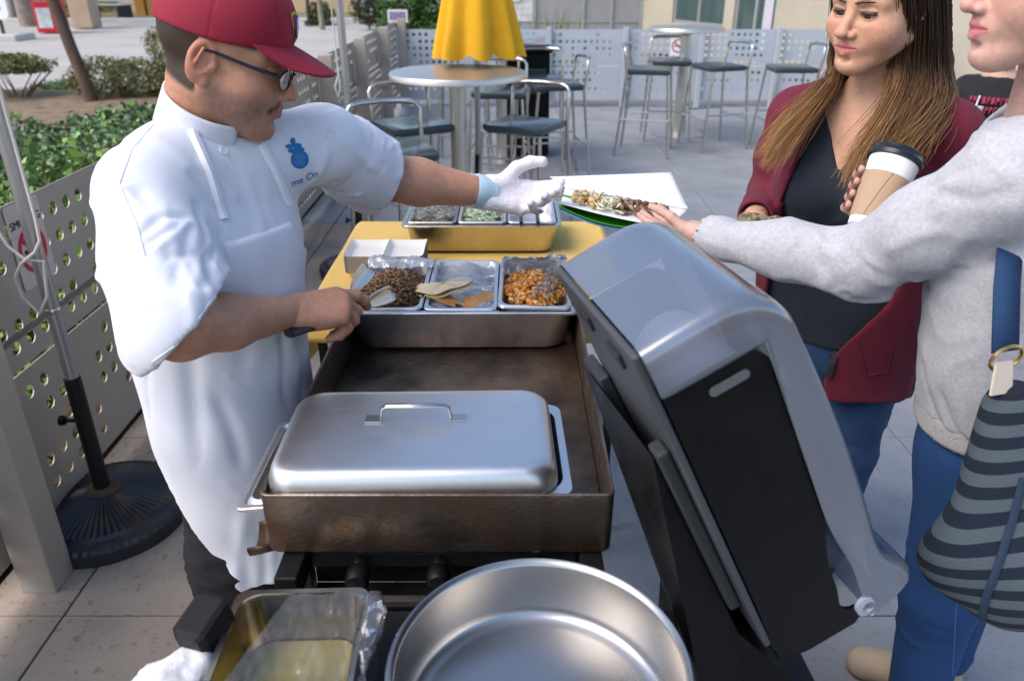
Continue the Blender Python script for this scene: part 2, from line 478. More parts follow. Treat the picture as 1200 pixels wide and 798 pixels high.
# ---------------------------------------------------------------- perforated fence
m_fence = mat('fence_grey', (.42, .37, .32), .42, .25, var=.06, vscale=3, bump=.03, bscale=200)
m_fence_b = mat('fence_silver', (.46, .49, .54), .45, .2, var=.05, vscale=3)
def perf_panel(Wd, z0, z1, rows, pitch, rad, keep, th=.004, seed=0, n=12):
    """flat perforated sheet in local x (0..Wd) and z, thickness along y"""
    r = random.Random(seed); g = MB()
    bands = []; zc = z0
    for z in rows:
        if z - pitch / 2 > zc + 1e-6: bands.append((zc, z - pitch / 2, None))
        bands.append((z - pitch / 2, z + pitch / 2, z)); zc = z + pitch / 2
    if z1 > zc + 1e-6: bands.append((zc, z1, None))
    for bi, (a, b, z) in enumerate(bands):
        if z is None:
            g.box((0, 0, a), (Wd, th, b)); continue
        off = (.25 if bi % 2 else .75) * pitch
        nx = int((Wd - pitch * 1.0 - off) / pitch); on = r.random() < .7
        xs = off
        g.box((0, 0, a), (xs, th, b))
        for i in range(nx):
            if r.random() < (.12 if on else .38): on = not on
            x0 = xs + i * pitch; x1 = x0 + pitch
            if not on and keep < 1: g.box((x0, 0, a), (x1, th, b)); continue
            cx = (x0 + x1) / 2; hp = pitch / 2; V = []
            for y in (0, th):
                for k in range(n):
                    an = 2 * math.pi * (k + .5) / n; c, s_ = math.cos(an), math.sin(an); q = hp / max(abs(c), abs(s_))
                    if n == 12: 
                        # snap to the corners of the square cell
                        if k in (1, 4, 7, 10): q = hp / max(abs(c), abs(s_))
                    V.append((cx + c * q, y, z + s_ * q))
                for k in range(n):
                    an = 2 * math.pi * (k + .5) / n; V.append((cx + math.cos(an) * rad, y, z + math.sin(an) * rad))
            for cxs, czs, ks in ((1, 1, (1, )), (-1, 1, (4, )), (-1, -1, (7, )), (1, -1, (10, ))):
                for k in ks:
                    for lay in (0, 2 * n): V[lay + k] = (cx + cxs * hp, V[lay + k][1], z + czs * hp)
            Fc = []
            for k in range(n):
                k2 = (k + 1) % n
                Fc.append((k, k2, n + k2, n + k)); Fc.append((2 * n + k, 3 * n + k, 3 * n + k2, 2 * n + k2))
                Fc.append((n + k, n + k2, 3 * n + k2, 3 * n + k))
            g.add(V, Fc)
        g.box((xs + nx * pitch, 0, a), (Wd, th, b))
    return g
def fence_run(name, p0, p1, n, label, m, zlo, zhi, seam, rowsA, rowsB, pitch, rad, post_off, seed=0, post=.06, first_post=True):
    p0 = Vector(p0); p1 = Vector(p1); d = (p1 - p0); L = d.length; a = math.atan2(d.y, d.x)
    root = thing(name, label, 'fence', (p0.x, p0.y, 0), a)
    W1 = L / n
    mes = []
    for v in range(3):
        A = perf_panel(W1 - .02, zlo, seam - .006, rowsB, pitch, rad, .8, seed=seed + v); B = perf_panel(W1 - .02, seam + .006, zhi, rowsA, pitch, rad, .8, seed=seed + 9 + v)
        mes.append((A.mesh('panel'), B.mesh('panel')))
    for i in range(n):
        for me in mes[i % 3]:
            link('panel', me, m, root, (i * W1 + .01, 0, 0))
    pme = MB().box((-post / 2, -post / 2, .0), (post / 2, post / 2, zhi + .03)).mesh('post', bevel=.004)
    bme = MB().box((-post * .75, -post * .75, .0), (post * .75, post * .75, .012)).mesh('foot')
    for i in range(0 if first_post else 1, n + 1):
        po = link('post', pme, m, root, (i * W1, post_off, 0))
    return root
RA = [.97 - .083 * k for k in range(5)]; RB = [.50 - .083 * k for k in range(5)]
lf = fence_run('perforated_fence', (-1.44, 10.3), (-1.44, .33), 7, 'grey perforated metal fence between the patio and the planting bed', m_fence, .09, 1.02, .565,
               sorted([.95, .865, .78, .69, .635]), sorted([.49, .41, .33, .25, .17]), .078, .0215, .075, seed=3, post=.1)
bf = fence_run('perforated_fence', (-1.44, 10.3), (5.2, 10.3), 7, 'silver perforated metal fence at the far end of the patio below the building', m_fence_b, .09, .93, .5,
               sorted([.87, .79, .71, .63, .55]), sorted([.42, .33, .23]), .077, .021, -.04, seed=21, post=.06)

# ---------------------------------------------------------------- no smoking signs
m_white = mat('sign_white', (.62, .5, .47), .4); m_white2 = mat('sign_white_clean', (.8, .8, .8), .4)
m_red = mat('sign_red', (.5, .02, .03), .4); m_ink = mat('ink_black', (.02, .02, .02), .5)
def no_smoking(label, M, wd, ht, mback, lines):
    root = thing('no_smoking_sign', label, 'sign')
    root.matrix_world = M
    MB().loft([rrect(wd, ht, wd * .06, -.002), rrect(wd, ht, wd * .06, 0)], True, True).obj('sign_plate', mback, root)
    ri = wd * .40; ro = wd * .30
    g = MB(); n = 40; cz = -ht * .08
    Vr = []
    for k in range(n):
        a = 2 * math.pi * k / n
        for r_, z in ((ri, .0005), (ri, .002), (ri * .8, .002), (ri * .8, .0005)): Vr.append((r_ * math.cos(a), cz + r_ * math.sin(a), z))
    g.add(Vr, [(4 * k + i, 4 * ((k + 1) % n) + i, 4 * ((k + 1) % n) + (i + 1) % 4, 4 * k + (i + 1) % 4) for k in range(n) for i in range(3)])
    MM = Matrix.Translation((0, cz, 0)) @ Matrix.Rotation(R_(-45), 4, 'Z')
    g.box((-ri * .85, -ri * .1, .0024), (ri * .85, ri * .1, .0032), MM)
    g.obj('prohibition_ring', m_red, root)
    c = MB(); c.box((-ri * .6, cz - ri * .09, .0006), (ri * .35, cz + ri * .09, .0016)); c.box((ri * .4, cz - ri * .09, .0006), (ri * .55, cz + ri * .09, .0016))
    c.tube([(ri * .48, cz + ri * .15, .001), (ri * .4, cz + ri * .3, .001), (ri * .52, cz + ri * .42, .001), (ri * .45, cz + ri * .55, .001)], .0012, 4)
    c.obj('cigarette', m_ink, root)
    for s_, y, sz in lines: link('lettering', text_mesh(s_, sz, Matrix.Translation((0, y, .001))), m_ink, root)
    return root
# near sign, on the inside of the left fence (faces +X)
p = Vector((-1.432, 2.21, .89))
no_smoking('white no smoking sign with a red ring on the grey fence behind the umbrella pole', frame((0, 1, 0), (0, 0, 1), p), .172, .25, m_white,
           [('NO', .098, .03), ('SMOKING', .066, .034)])
p = py(795, 52, 10.24)
no_smoking('small white no smoking sign on the silver fence by the bar table', frame((1, 0, 0), (0, 0, 1), p), .2, .28, m_white2,
           [('NO SMOKING', .11, .028)])

# ---------------------------------------------------------------- foliage
def leaves(P, size, cols, seed=0, up=.4, aspect=.55):
    """diamond leaves, two triangles each, bent along the midrib; returns V,F(quads),C"""
    r = np.random.default_rng(seed); n = len(P); P = np.asarray(P, np.float32)
    d = r.normal(0, 1, (n, 3)); d[:, 2] = d[:, 2] * .6 + up; d /= np.linalg.norm(d, axis=1)[:, None]
    q = r.normal(0, 1, (n, 3)); q -= d * (q * d).sum(1)[:, None]; q /= np.linalg.norm(q, axis=1)[:, None]
    nn = np.cross(d, q); s_ = (size * r.uniform(.6, 1.25, n))[:, None]
    a = P - d * s_ * .5; b = P + q * s_ * aspect * .5 + nn * s_ * .1; c = P + d * s_ * .5; e = P - q * s_ * aspect * .5 + nn * s_ * .1
    V = np.stack([a, b, c, e], 1).reshape(-1, 3); F = np.arange(4 * n, dtype=np.int32).reshape(-1, 4)
    cols = np.array(cols, np.float32); C = cols[r.integers(0, len(cols), n)] * r.uniform(.7, 1.2, (n, 1)); C = np.repeat(C, 4, 0)
    return V, F, C
m_leaf = mat('foliage', attr='Col', rough=.55, spec=.3)
m_bark = mat('bark', (.075, .045, .03), .9, col2=(.13, .085, .06), vscale=9, bump=.7, bscale=40, stretch=(1, 1, .25))
m_twig = mat('twig', (.14, .09, .06), .9)
def blob_pts(n, c, r, shell=.5, seed=0, lump=.25):
    g = np.random.default_rng(seed); v = g.normal(0, 1, (n, 3)); v /= np.linalg.norm(v, axis=1)[:, None]
    rad = (shell + (1 - shell) * g.random(n)) ** .6
    rad = rad * (1 + lump * fbm(v, 3.0, seed, 2))
    return np.array(c) + v * rad[:, None] * np.array(r)
def clip_bed(P, lift=0): return P[(P[:, 2] > .02)]

def shrub(name, label, base, pts, size, cols, stems, group=None, seed=0, stem_r=.012):
    base = Vector(base)
    root = thing(name, label, 'shrub', base, 0, group)
    V, F, C = leaves(pts - np.array(base), size, np.array(cols) * 1.3, seed)
    link('crown', np_mesh('crown', V, F, C, smooth=False), m_leaf, root)
    for s_ in stems: MB().tube([Vector(q) - base for q in s_], [stem_r, stem_r * .8, stem_r * .45][:len(s_)] if len(s_) == 3 else stem_r, 6).obj('stem', m_twig, root, smooth=True)
    return root
olive = [(.11, .14, .045), (.14, .16, .05), (.10, .10, .04), (.17, .15, .06), (.16, .12, .055)]
green = [(.10, .19, .045), (.15, .25, .06), (.07, .14, .04), (.21, .29, .08)]
blueg = [(.14, .23, .13), (.19, .28, .17), (.11, .19, .10)]
# umbrella-shaped shrub on thin stems
b0 = pz(22, 126); ctr = Vector((b0.x, b0.y, .52))
ctr.x -= .12
pts = np.concatenate([blob_pts(3600, (ctr.x, ctr.y, .53), (.62, .5, .13), .3, 5), blob_pts(700, (ctr.x + .38, ctr.y, .47), (.25, .3, .06), .2, 6)])
st = []
for k in range(9):
    a = random.uniform(-1, 1); st.append([(b0.x, b0.y, .0), (b0.x + a * .25, b0.y + random.uniform(-.1, .1), .22), (b0.x + a * .55, b0.y + random.uniform(-.2, .2), .45)])
shrub('flat_topped_shrub', 'flat-topped olive shrub on thin bare stems at the driveway edge', b0, pts, .05, olive, st, seed=1)
# clipped brownish hedge
h0 = pz(168, 128)
pts = np.concatenate([blob_pts(2600, (h0.x + dx, h0.y + .1, .36), (.46, .42, .27), .45, 20 + i, .2) for i, dx in enumerate((-.45, .0, .45, .9, 1.35))])
pts = pts[pts[:, 2] < .62]
st = [[(h0.x + dx, h0.y, 0), (h0.x + dx + .05, h0.y, .15), (h0.x + dx + .1, h0.y, .3)] for dx in (-.5, -.2, .1, .4, .8, 1.2)]
shrub('clipped_hedge', 'dense brownish clipped hedge behind the leaning tree trunk', h0, pts, .045, olive + [(.14, .13, .05)], st, seed=2)
h1 = pz(196, 75)
shrub('round_shrub', 'small round dark shrub at the end of the clipped hedge', h1, blob_pts(1500, (h1.x, h1.y, .33), (.34, .34, .32), .4, 41), .06, olive, [[h1, (h1.x, h1.y, .15), (h1.x, h1.y, .3)]], seed=3)
# leaning tree
t0 = pz(112, 134); t1 = py(62, 0, t0.y + .1)
root = thing('leaning_tree', 'slender leaning tree trunk with dark bark in the planting bed', 'tree', t0)
d = (t1 - t0); pth = [Vector((0, 0, -.05)), d * .25 + Vector((.02, 0, 0)), d * .6, d, d * 1.6, d * 2.1]
tr = MB().tube(pth, [.09, .075, .068, .064, .055, .045], 12)
e = d * 2.1
tr.tube([d * 1.6, d * 1.6 + Vector((.5, .2, .8)), d * 1.6 + Vector((.9, .4, 1.5))], [.05, .035, .02], 8)
tr.tube([e, e + Vector((-.5, .2, .7)), e + Vector((-.8, .3, 1.4))], [.045, .03, .015], 8)
tr.tube([e, e + Vector((.2, -.3, .9)), e + Vector((.3, -.5, 1.5))], [.045, .03, .015], 8)
tr.obj('trunk', m_bark, root, smooth=True)
pts = np.concatenate([blob_pts(1300, np.array(e + Vector(q)), (.8, .8, .55), .2, 50 + i, .3) for i, q in enumerate(((.4, .2, 1.1), (-.8, .2, 1.3), (.3, -.5, 1.6), (0, .4, 2.0), (1.2, .4, .6)))])
V, F, C = leaves(pts, .11, green, 9); link('crown', np_mesh('crown', V, F, C, False), m_leaf, root)
# low ground cover (uncountable)
N = 60000
xs = -1.55 - 5.2 * rng.random(N) ** 1.2; ys = 1.2 + 7.6 * rng.random(N)
PP = np.stack([xs, ys, np.zeros(N)], 1)
dens = fbm(PP, 1.6, 77, 3)
keep = (dens > -.45) & (ys < 8.6 - .2 * np.abs(xs + 2.5))
PP = PP[keep]; hgt = (.16 + .24 * np.clip(dens[keep] + .4, 0, 1)); PP[:, 2] = .06 + hgt * rng.random(len(PP)) ** .7
nearm = PP[:, 1] < 4.6
V1, F1, C1 = leaves(PP[nearm], .062, green + [(.12, .2, .04), (.2, .26, .07)], 12, up=.2); V2, F2, C2 = leaves(PP[~nearm], .075, blueg + green[:2], 13)
Vg, Fg, Cg = join_np([(V1, F1, C1), (V2, F2, C2)])
o = link('ground_cover', np_mesh('ground_cover', Vg, Fg, Cg, False), m_leaf); stuff(tag(o, 'low leafy green ground cover in the planting bed behind the grey fence', 'ground cover'))
# leafy plants sticking up behind the fence
for i, (u, v, hh, nn) in enumerate(((95, 195, .42, 420), (60, 215, .36, 420), (25, 240, .4, 420), (130, 165, .45, 350), (70, 160, .36, 380), (112, 140, .36, 300), (30, 180, .33, 350))):
    q = py(u, v, 2.75 + i * .42); bx, by = q.x - .05, q.y; zt = max(.45, q.z)
    stems = []; pts = []
    for k in range(9):
        a = random.uniform(0, 6.28); rr = random.uniform(.05, .28); tip = Vector((bx + rr * math.cos(a), by + rr * math.sin(a), zt * random.uniform(.75, 1.06)))
        mid = Vector((bx + rr * .4 * math.cos(a), by + rr * .4 * math.sin(a), tip.z * .55)); stems.append([(bx, by, .05), mid, tip])
        for f_ in np.linspace(.35, 1.02, nn // 9): pts.append(mid.lerp(tip, max(0, f_ * 2 - 1)) * 1 if f_ > .5 else Vector((bx, by, .05)).lerp(mid, f_ * 2))
    pts = np.array(pts) + rng.normal(0, .025, (len(pts), 3))
    if bx > -1.72: dx = -1.72 - bx; pts[:, 0] += dx; stems = [[Vector(s_) + Vector((dx, 0, 0)) for s_ in st_] for st_ in stems]; bx += dx
    pts = pts[pts[:, 0] < -1.5]
    lb = ['bright green bushy plant behind the fence between the umbrella pole and the cook', 'bright green bushy plant behind the fence right above the no smoking sign', 'bright green bushy plant behind the umbrella pole beyond the fence',
          'tall bright green plant behind the fence next to the shoulder of the cook', 'bluish green plant between the fence plants and the clipped hedge', 'bluish green plant below the leaning tree trunk', 'bluish green plant below the flat-topped shrub'][i]
    shrub('leafy_plant', lb, (bx, by, .05), pts, .055, (green + [(.16, .26, .06), (.24, .3, .1)]) if i < 4 else blueg + green, stems, 'leafy plants of the bed', seed=60 + i, stem_r=.005)
# grassy tufts by the driveway
for i, (u, v) in enumerate(((75, 110), (95, 106), (58, 114))):
    q = pz(u, v); P = np.array(q) + np.stack([rng.normal(0, .16, 500), rng.normal(0, .12, 500), rng.random(500) * .16], 1)
    V, F, C = leaves(P, .09, green + blueg, 90 + i, up=1.2, aspect=.2)
    o = link('grass_tuft', np_mesh('grass_tuft', V - np.array(q), F, C, False), m_leaf); o.location = q
    stuff(tag(o, 'low green grass tuft between the flat-topped shrub and the leaning trunk', 'grass', 'grass tufts at the driveway edge'))
# strappy grass behind the far fence
q = Vector((py(655, 30, 11.2).x, 11.2, 0)); g = MB()
for k in range(150):
    a = random.uniform(0, 6.28); x0 = random.gauss(0, .28); L = random.uniform(.75, 1.2); sp = random.uniform(.05, .4)
    b_ = Vector((x0, random.gauss(0, .1), 0)); dd = Vector((math.cos(a) * sp, math.sin(a) * sp, 0)); w_ = Vector((-math.sin(a), math.cos(a), 0)) * .009
    m1 = b_ + dd * .35 + Vector((0, 0, L * .65)); e1 = b_ + dd * 1.1 + Vector((0, 0, L))
    g.add([b_ - w_, b_ + w_, m1 + w_ * .8, m1 - w_ * .8, e1], [(0, 1, 2, 3), (3, 2, 4)])
o = g.obj('strappy_grass', mat('grass_blade', (.10, .17, .05), .6, col2=(.2, .26, .09), vscale=6), loc=q)
tag(o, 'clump of strappy green grass behind the silver fence below the shutter doors', 'grass')
# big hedge, dark shrub and small sign by the lawn
hp = Vector((py(477, 20, 15.5).x, 15.5, 0))
pts = np.concatenate([blob_pts(3000, (hp.x + dx, hp.y, z), (.55, .6, .5), .5, 110 + i, .2) for i, (dx, z) in enumerate(((-.1, .5), (.55, .5), (0, 1.1), (.6, 1.15), (.3, 1.6)))])
shrub('tall_hedge', 'tall dense green hedge behind the corner of the silver fence', hp, pts, .075, [(.045, .10, .02), (.08, .15, .035), (.03, .06, .015), (.1, .18, .05)], [[hp, (hp.x, hp.y, .4), (hp.x, hp.y, 1.2)]], seed=8, stem_r=.04)
hp2 = Vector((py(431, 10, 24).x, 24, 0))
shrub('dark_shrub', 'dark round shrub on the lawn behind the grey pole', hp2, blob_pts(2200, (hp2.x, 24, .6), (.5, .5, .55), .4, 130), .09, [(.03, .05, .02), (.05, .07, .03), (.07, .05, .03)], [[hp2, (hp2.x, 24, .3), (hp2.x, 24, .7)]], seed=9, stem_r=.03)
q = py(466, 20, 13.0)
root = thing('lawn_sign', 'small white edged notice sign on a stake in front of the tall hedge', 'sign', (q.x, q.y, 0))
MB().box((-.02, .012, -.05), (.02, .03, q.z - .02)).obj('stake', mat('sign_post', (.2, .2, .2), .6), root)
MB().box((-.155, 0, q.z - .09), (.155, .012, q.z + .1)).obj('board', m_white2, root, bevel=.004)
MB().box((-.125, -.003, q.z - .05), (.125, -.0005, q.z + .07)).obj('notice', mat('notice_mauve', (.32, .22, .36), .6, var=.3, vscale=30), root)

# ---------------------------------------------------------------- far things across the driveway
q = pz(64, 38)
root = thing('newspaper_box', 'bright red newspaper box beyond the driveway behind the leaning trunk', 'newspaper box', (q.x, q.y, 0), R_(8))
MB().box((-.34, -.25, .0), (.34, .25, 1.5)).obj('cabinet', mat('box_red', (.55, .015, .03), .35), root, bevel=.03)
MB().box((-.26, -.262, .12), (.1, -.251, .62)).obj('front_window', mat('box_window', (.5, .55, .55), .2, var=.3, vscale=6), root)
MB().box((-.26, -.262, .75), (.26, -.251, 1.3)).obj('display_panel', mat('box_panel', (.4, .1, .1), .4, var=.4, vscale=9), root)
q = pz(93, 34)
root = thing('gate_pillar', 'beige rendered pillar right beside the red newspaper box', 'pillar', (q.x, q.y + .5, 0))
MB().box((-.3, -.3, 0), (.3, .3, 1.2)).obj('shaft', mat('render_beige', (.42, .33, .24), .9, var=.1, vscale=3), root, bevel=.02)
MB().box((-.35, -.35, 1.202), (.35, .35, 1.3)).obj('cap', mat('cap_stone', (.5, .45, .38), .9), root, bevel=.02)
q = pz(128, 24)
root = thing('park_bench', 'grey slatted park bench on the kerb across the driveway', 'bench', (q.x, q.y, .05), R_(-20))
m_bench = mat('bench_grey', (.35, .36, .38), .6)
for k in range(5): MB().box((-.9, -.3 + k * .12, .42), (.9, -.2 + k * .12, .45)).obj('seat_slat', m_bench, root)
for k in range(5): MB().box((-.9, .3 + k * .035, .52 + k * .1), (.9, .325 + k * .035, .6 + k * .1)).obj('back_slat', m_bench, root)
for x in (-.7, .7): MB().box((x - .03, -.28, 0), (x + .03, .34, .418)).obj('leg', mat('bench_black', (.03, .03, .03), .6), root)
q = pz(6, 46)
root = thing('notice_board', 'white notice board on a black post by the far kerb', 'sign', (q.x, q.y, 0))
MB().box((-.03, -.03, 0), (.03, .03, .5)).obj('post', m_ink, root)
MB().loft([rrect(1.0, 1.3, .15, -.03), rrect(1.0, 1.3, .15, .03)], True, True, M=Matrix.Translation((-.2, -.07, 1.1)) @ Matrix.Rotation(R_(90), 4, 'X')).obj('board', m_white2, root)
link('lettering', text_mesh('B', .35, Matrix.Translation((.05, -.105, .75)) @ Matrix.Rotation(R_(90), 4, 'X')), mat('letter_blue', (.03, .05, .3), .5), root)
MB().box((-.6, -.4, -.05), (.5, .5, .12)).obj('kerb_stone', mat('kerb_concrete'), root, bevel=.03)
# trunks and posts beyond
for i, (u, w_, mm, lab) in enumerate(((168, .35, (.45, .22, .06), 'orange rendered gate post across the driveway'), (181, .3, (.45, .22, .06), 'orange rendered gate post across the driveway'))):
    q = pz(u, 19)
    root = thing('gate_post', lab, 'post', (q.x, q.y, 0), group='orange gate posts')
    MB().box((-w_ / 2, -w_ / 2, 0), (w_ / 2, w_ / 2, 2)).obj('shaft', mat('post_orange', mm, .9, var=.1, vscale=3), root, bevel=.02)
    MB().box((-w_ * .6, -w_ * .6, 2.002), (w_ * .6, w_ * .6, 2.1)).obj('cap', mat('cap_stone'), root, bevel=.02)
for i, (u, v, w_) in enumerate(((36, 30, .5), (18, 24, .25), (363, 30, .1), (378, 34, .14))):
    q = pz(u, v)
    lb = ['thick pale tree trunk beside the red newspaper box', 'slim grey tree trunk near the notice board', 'thin black lamp post past the red cap', 'slim brown tree trunk next to the thin lamp post'][i]
    if i == 2:
        root = thing('lamp_post', lb, 'lamp post', q)
        MB().lathe([(.16, 0), (.16, .12), (w_ * .6, .16), (w_ * .5, .5), (w_ * .4, 3.5), (.04, 3.5)], 14).obj('shaft', m_ink, root, smooth=True)
        MB().lathe([(.05, 3.52), (.2, 3.7), (.24, 4.1), (.1, 4.25), (.0, 4.3)], 14).obj('lantern', m_white2, root, smooth=True)
    else:
        root = thing('distant_tree', lb, 'tree', q)
        ln = (-.12, .02, .0, -.05)[i]
        tk = MB().tube([(0, 0, -.1), (ln * .5, 0, 1), (ln * 2, .1, 2.5), (ln * 3, .1, 4.2)], [w_ * .6, w_ * .5, w_ * .42, w_ * .25], 10)
        tk.tube([(ln * 2, .1, 2.5), (.6, .2, 3.4), (.9, .2, 4.2)], [w_ * .3, w_ * .2, w_ * .1], 8)
        tk.obj('trunk', mat('bark_pale', (.3, .26, .23), .9, col2=(.2, .15, .12), vscale=5, bump=.5), root, smooth=True)
        P = np.concatenate([blob_pts(500, (ln * 3 + dx, dy, 4.6 + dz), (1.0, 1.0, .7), .2, 140 + 7 * i + j) for j, (dx, dy, dz) in enumerate(((0, 0, 0), (.9, .2, .1), (-.8, 0, .3), (.1, .5, .8)))])
        V, F, C = leaves(P, .2, green, 150 + i); link('crown', np_mesh('crown', V, F, C, False), m_leaf, root)
for i, (u, v, rx, rz, cc) in enumerate(((148, 14, 1.1, .55, [(.3, .28, .06), (.2, .24, .06)]), (112, 16, .9, .5, [(.28, .26, .06), (.16, .2, .05)]), (50, 22, 1.0, .6, green), (195, 14, 1.2, .8, green), (20, 20, 1.5, .8, green + olive), (372, 30, .4, .35, olive))):
    q = pz(u, v); q.y += .6
    lb = ['yellow green bush right of the bench', 'yellow green bush between the bench and the beige pillar', 'green bush left of the red newspaper box', 'green bush behind the orange gate posts', 'wide mixed bush behind the notice board', 'small olive bush by the thin lamp post'][i]
    shrub('verge_bush', lb, q, blob_pts(900, (q.x, q.y, rz * .8), (rx, .6, rz), .4, 170 + i), .16, cc, [[q, (q.x, q.y, .2), (q.x, q.y, .5)]], seed=180 + i, stem_r=.04)
# low tan wall far across the street
root = thing('garden_wall', 'long low tan garden wall across the driveway behind the bench', 'wall', (-20, 33, 0))
MB().box((-35, -.15, 0), (14, .15, 1.3)).obj('wall_body', mat('wall_tan', (.55, .42, .25), .9, var=.12, vscale=.8), root)
MB().box((-35.1, -.2, 1.302), (14.1, .2, 1.4)).obj('coping', mat('cap_stone'), root)

# ---------------------------------------------------------------- building
m_beige = mat('stucco_beige', (.46, .42, .34), .9, col2=(.38, .35, .28), vscale=.7, bump=.3, bscale=60)
m_glass = mat('window_glass', (.05, .09, .09), .06, spec=.8)
m_alu = mat('window_frame', (.4, .42, .42), .4, .5)
bld = thing('building', 'beige stucco building with grey shutter doors and tall windows behind the silver fence', 'building', (3.6, 18, 0))
def bpart(name, g, m, parent=None, **k):
    g.v = [(x - 3.6, y - 18, z) for x, y, z in g.v]; return g.obj(name, m, parent or bld, **k)
YF = 18.0
def bx(u): return py(u, 20, YF).x
wl = bpart('stone_wall', MB().box((bx(560), YF, .55), (bx(624), YF + .5, 3.2)), mat('stone_white_joint', (.5, .5, .5), .9))
zz = .56
k = 0
while zz < 3.1:                                        # split-face stone courses
    hh = random.choice((.1, .13, .16)); x = bx(560)
    while x < bx(624) - .02:
        ww = min(random.uniform(.25, .6), bx(624) - x); 
        if zz < 1.75:
            gg = MB().box((x + .004, YF - random.uniform(.02, .07), zz + .003), (x + ww - .004, YF - .001, zz + hh - .003)); bpart('stone', gg, mat('stone_white', (.62, .62, .62), .9, var=.15, vscale=6, bump=.4, bscale=30), wl)
        x += ww
    zz += hh
bpart('base_band', MB().box((bx(560), YF - .02, 0), (bx(624), YF + .5, .548)), mat('base_grey', (.3, .32, .36), .7))
m_shut = mat('shutter_grey', (.33, .33, .35), .5, .3, var=.04, vscale=2)
edges = [bx(626), bx(683), bx(716), bx(751)]
for i in range(3):
    a, b = edges[i] + .03, edges[i + 1] - .03; sh = bpart('shutter_door', MB().box((a, YF + .02, 0), (b, YF + .06, 3.2)), m_shut)
    for z in (.55, 1.1, 1.55): bpart('rail', MB().box((a, YF - .005, z), (b, YF + .0195, z + .03)), m_alu, sh)
for e_ in edges: bpart('mullion', MB().box((e_ - .03, YF - .03, 0), (e_ + .03, YF + .08, 3.2)), m_alu)
# right wing, running towards the viewer
W0 = Vector((bx(753), YF - .01, 0)); W1 = Vector((6.6, 8.2, 0))
dv = (W1 - W0); LW = dv.length; A = math.atan2(dv.y, dv.x)
MW = Matrix.Translation(W0) @ Matrix.Rotation(A, 4, 'Z')    # local x along wall, -y ... towards the patio is +/-?
nrm = Vector((-math.sin(A), math.cos(A), 0)); out = 1 if nrm.dot(Vector((0, 0, 0)) - W0) > 0 else -1
def wpos(u, v):      # pixel on the wing wall -> (s along wall, z)
    r = ray(u, v); # solve W0 + dv*s = cam + r*t in xy
    det = r.x * (-dv.y) - r.y * (-dv.x)
    t = (W0.x * (-dv.y) - W0.y * (-dv.x)) / det; s = (r.x * W0.y - r.y * W0.x) / det
    return s * LW, CH + r.z * t
def wbox(x0, x1, y0, y1, z0, z1): 
    lo, hi = sorted((y0 * out, y1 * out)); return MB().box((x0, lo, z0), (x1, hi, z1), MW)
s1, z1 = wpos(787, 27); s2, _ = wpos(848, 20); s3, _ = wpos(857, 40); s4, z4 = wpos(905, 41)
zs = z1; zd = .12
def wing(x0, x1, z0, z1_): bpart('wall', wbox(x0, x1, -.3, 0, z0, z1_), m_beige)
wing(0, s1, 0, 3.4); wing(s1 + .001, s2 - .001, 0, zs); wing(s2, s3, 0, 3.4); wing(s3 + .001, s4 - .001, 0, zd); wing(s4, LW, 0, 3.4)
wing(s1 + .001, s2 - .001, 2.6, 3.4); wing(s3 + .001, s4 - .001, 2.6, 3.4)
for (a, b, zl, nm) in ((s1, s2, zs, 'window'), (s3, s4, zd, 'glass_door')):
    wn = bpart(nm, wbox(a + .06, b - .06, -.12, -.1, zl + .06, 2.54), m_glass)
    for (x0, x1, z0, z1_) in ((a, a + .06, zl, 2.6), (b - .06, b, zl, 2.6), (a + .06, b - .06, zl, zl + .06), (a + .06, b - .06, 2.54, 2.6), ((a + b) / 2 - .03, (a + b) / 2 + .03, zl + .061, 2.539)):
        bpart('frame', wbox(x0, x1, -.14, -.04, z0, z1_), m_alu, wn)
sp1, zp = wpos(888, 30); sp2, _ = wpos(903, 30)
bpart('poster', wbox(sp1, sp2 - .1, -.098, -.09, .3, 2.2), mat('poster_paper', (.6, .45, .5), .6, col2=(.25, .5, .6), vscale=2.5))
bpart('roof_edge', wbox(-.2, LW, -.6, .35, 3.41, 3.7), mat('cap_stone'))
# ================================================================ patio furniture
m_steel = mat('brushed_steel', (.60, .57, .53), .40, 1.0, var=.03, vscale=12, rvar=.03)
m_tube = mat('steel_tube', (.56, .54, .51), .25, 1.0)
m_seat = mat('seat_black', (.035, .05, .06), .22, spec=.7)
m_black = mat('black_plastic', (.004, .004, .005), .46, spec=.2, bump=.06, bscale=300, var=.6, vscale=18, rvar=.14)
m_blackmetal = mat('black_metal', (.02, .02, .022), .4, .6)
m_yellow = mat('canopy_yellow', (.80, .40, .005), .75, var=.08, vscale=5, bump=.1, bscale=200)

def bar_table(loc, label, dia):
    t = thing('bar_table', label, 'table', loc, 0, 'round steel bar tables')
    MB().lathe([(0, 1.035), (dia * .47, 1.035), (dia * .5, 1.04), (dia * .5, 1.068), (dia * .495, 1.074), (0, 1.075)], 48).obj('table_top', m_steel, t, smooth=True)
    MB().lathe([(.055, .03), (.05, 1.0), (.09, 1.02), (.09, 1.0345)], 24).obj('column', m_steel, t, smooth=True)
    MB().lathe([(.27, 0), (.27, .012), (.2, .022), (.06, .029), (.056, .0295)], 40).obj('base', m_steel, t, smooth=True)
    return t
T1 = pz(536, 84, 1.075); T2 = pz(588, 43, 1.075); T3 = pz(805, 32, 1.075)
bar_table((T1.x, T1.y, 0), 'round steel bar table standing in front of the closed yellow umbrella', .80)
bar_table((T2.x, T2.y, 0), 'round steel bar table behind the closed yellow umbrella beside the black bin', .76)
bar_table((T3.x, T3.y, 0), 'round steel bar table in front of the fence with the small no smoking sign', .76)

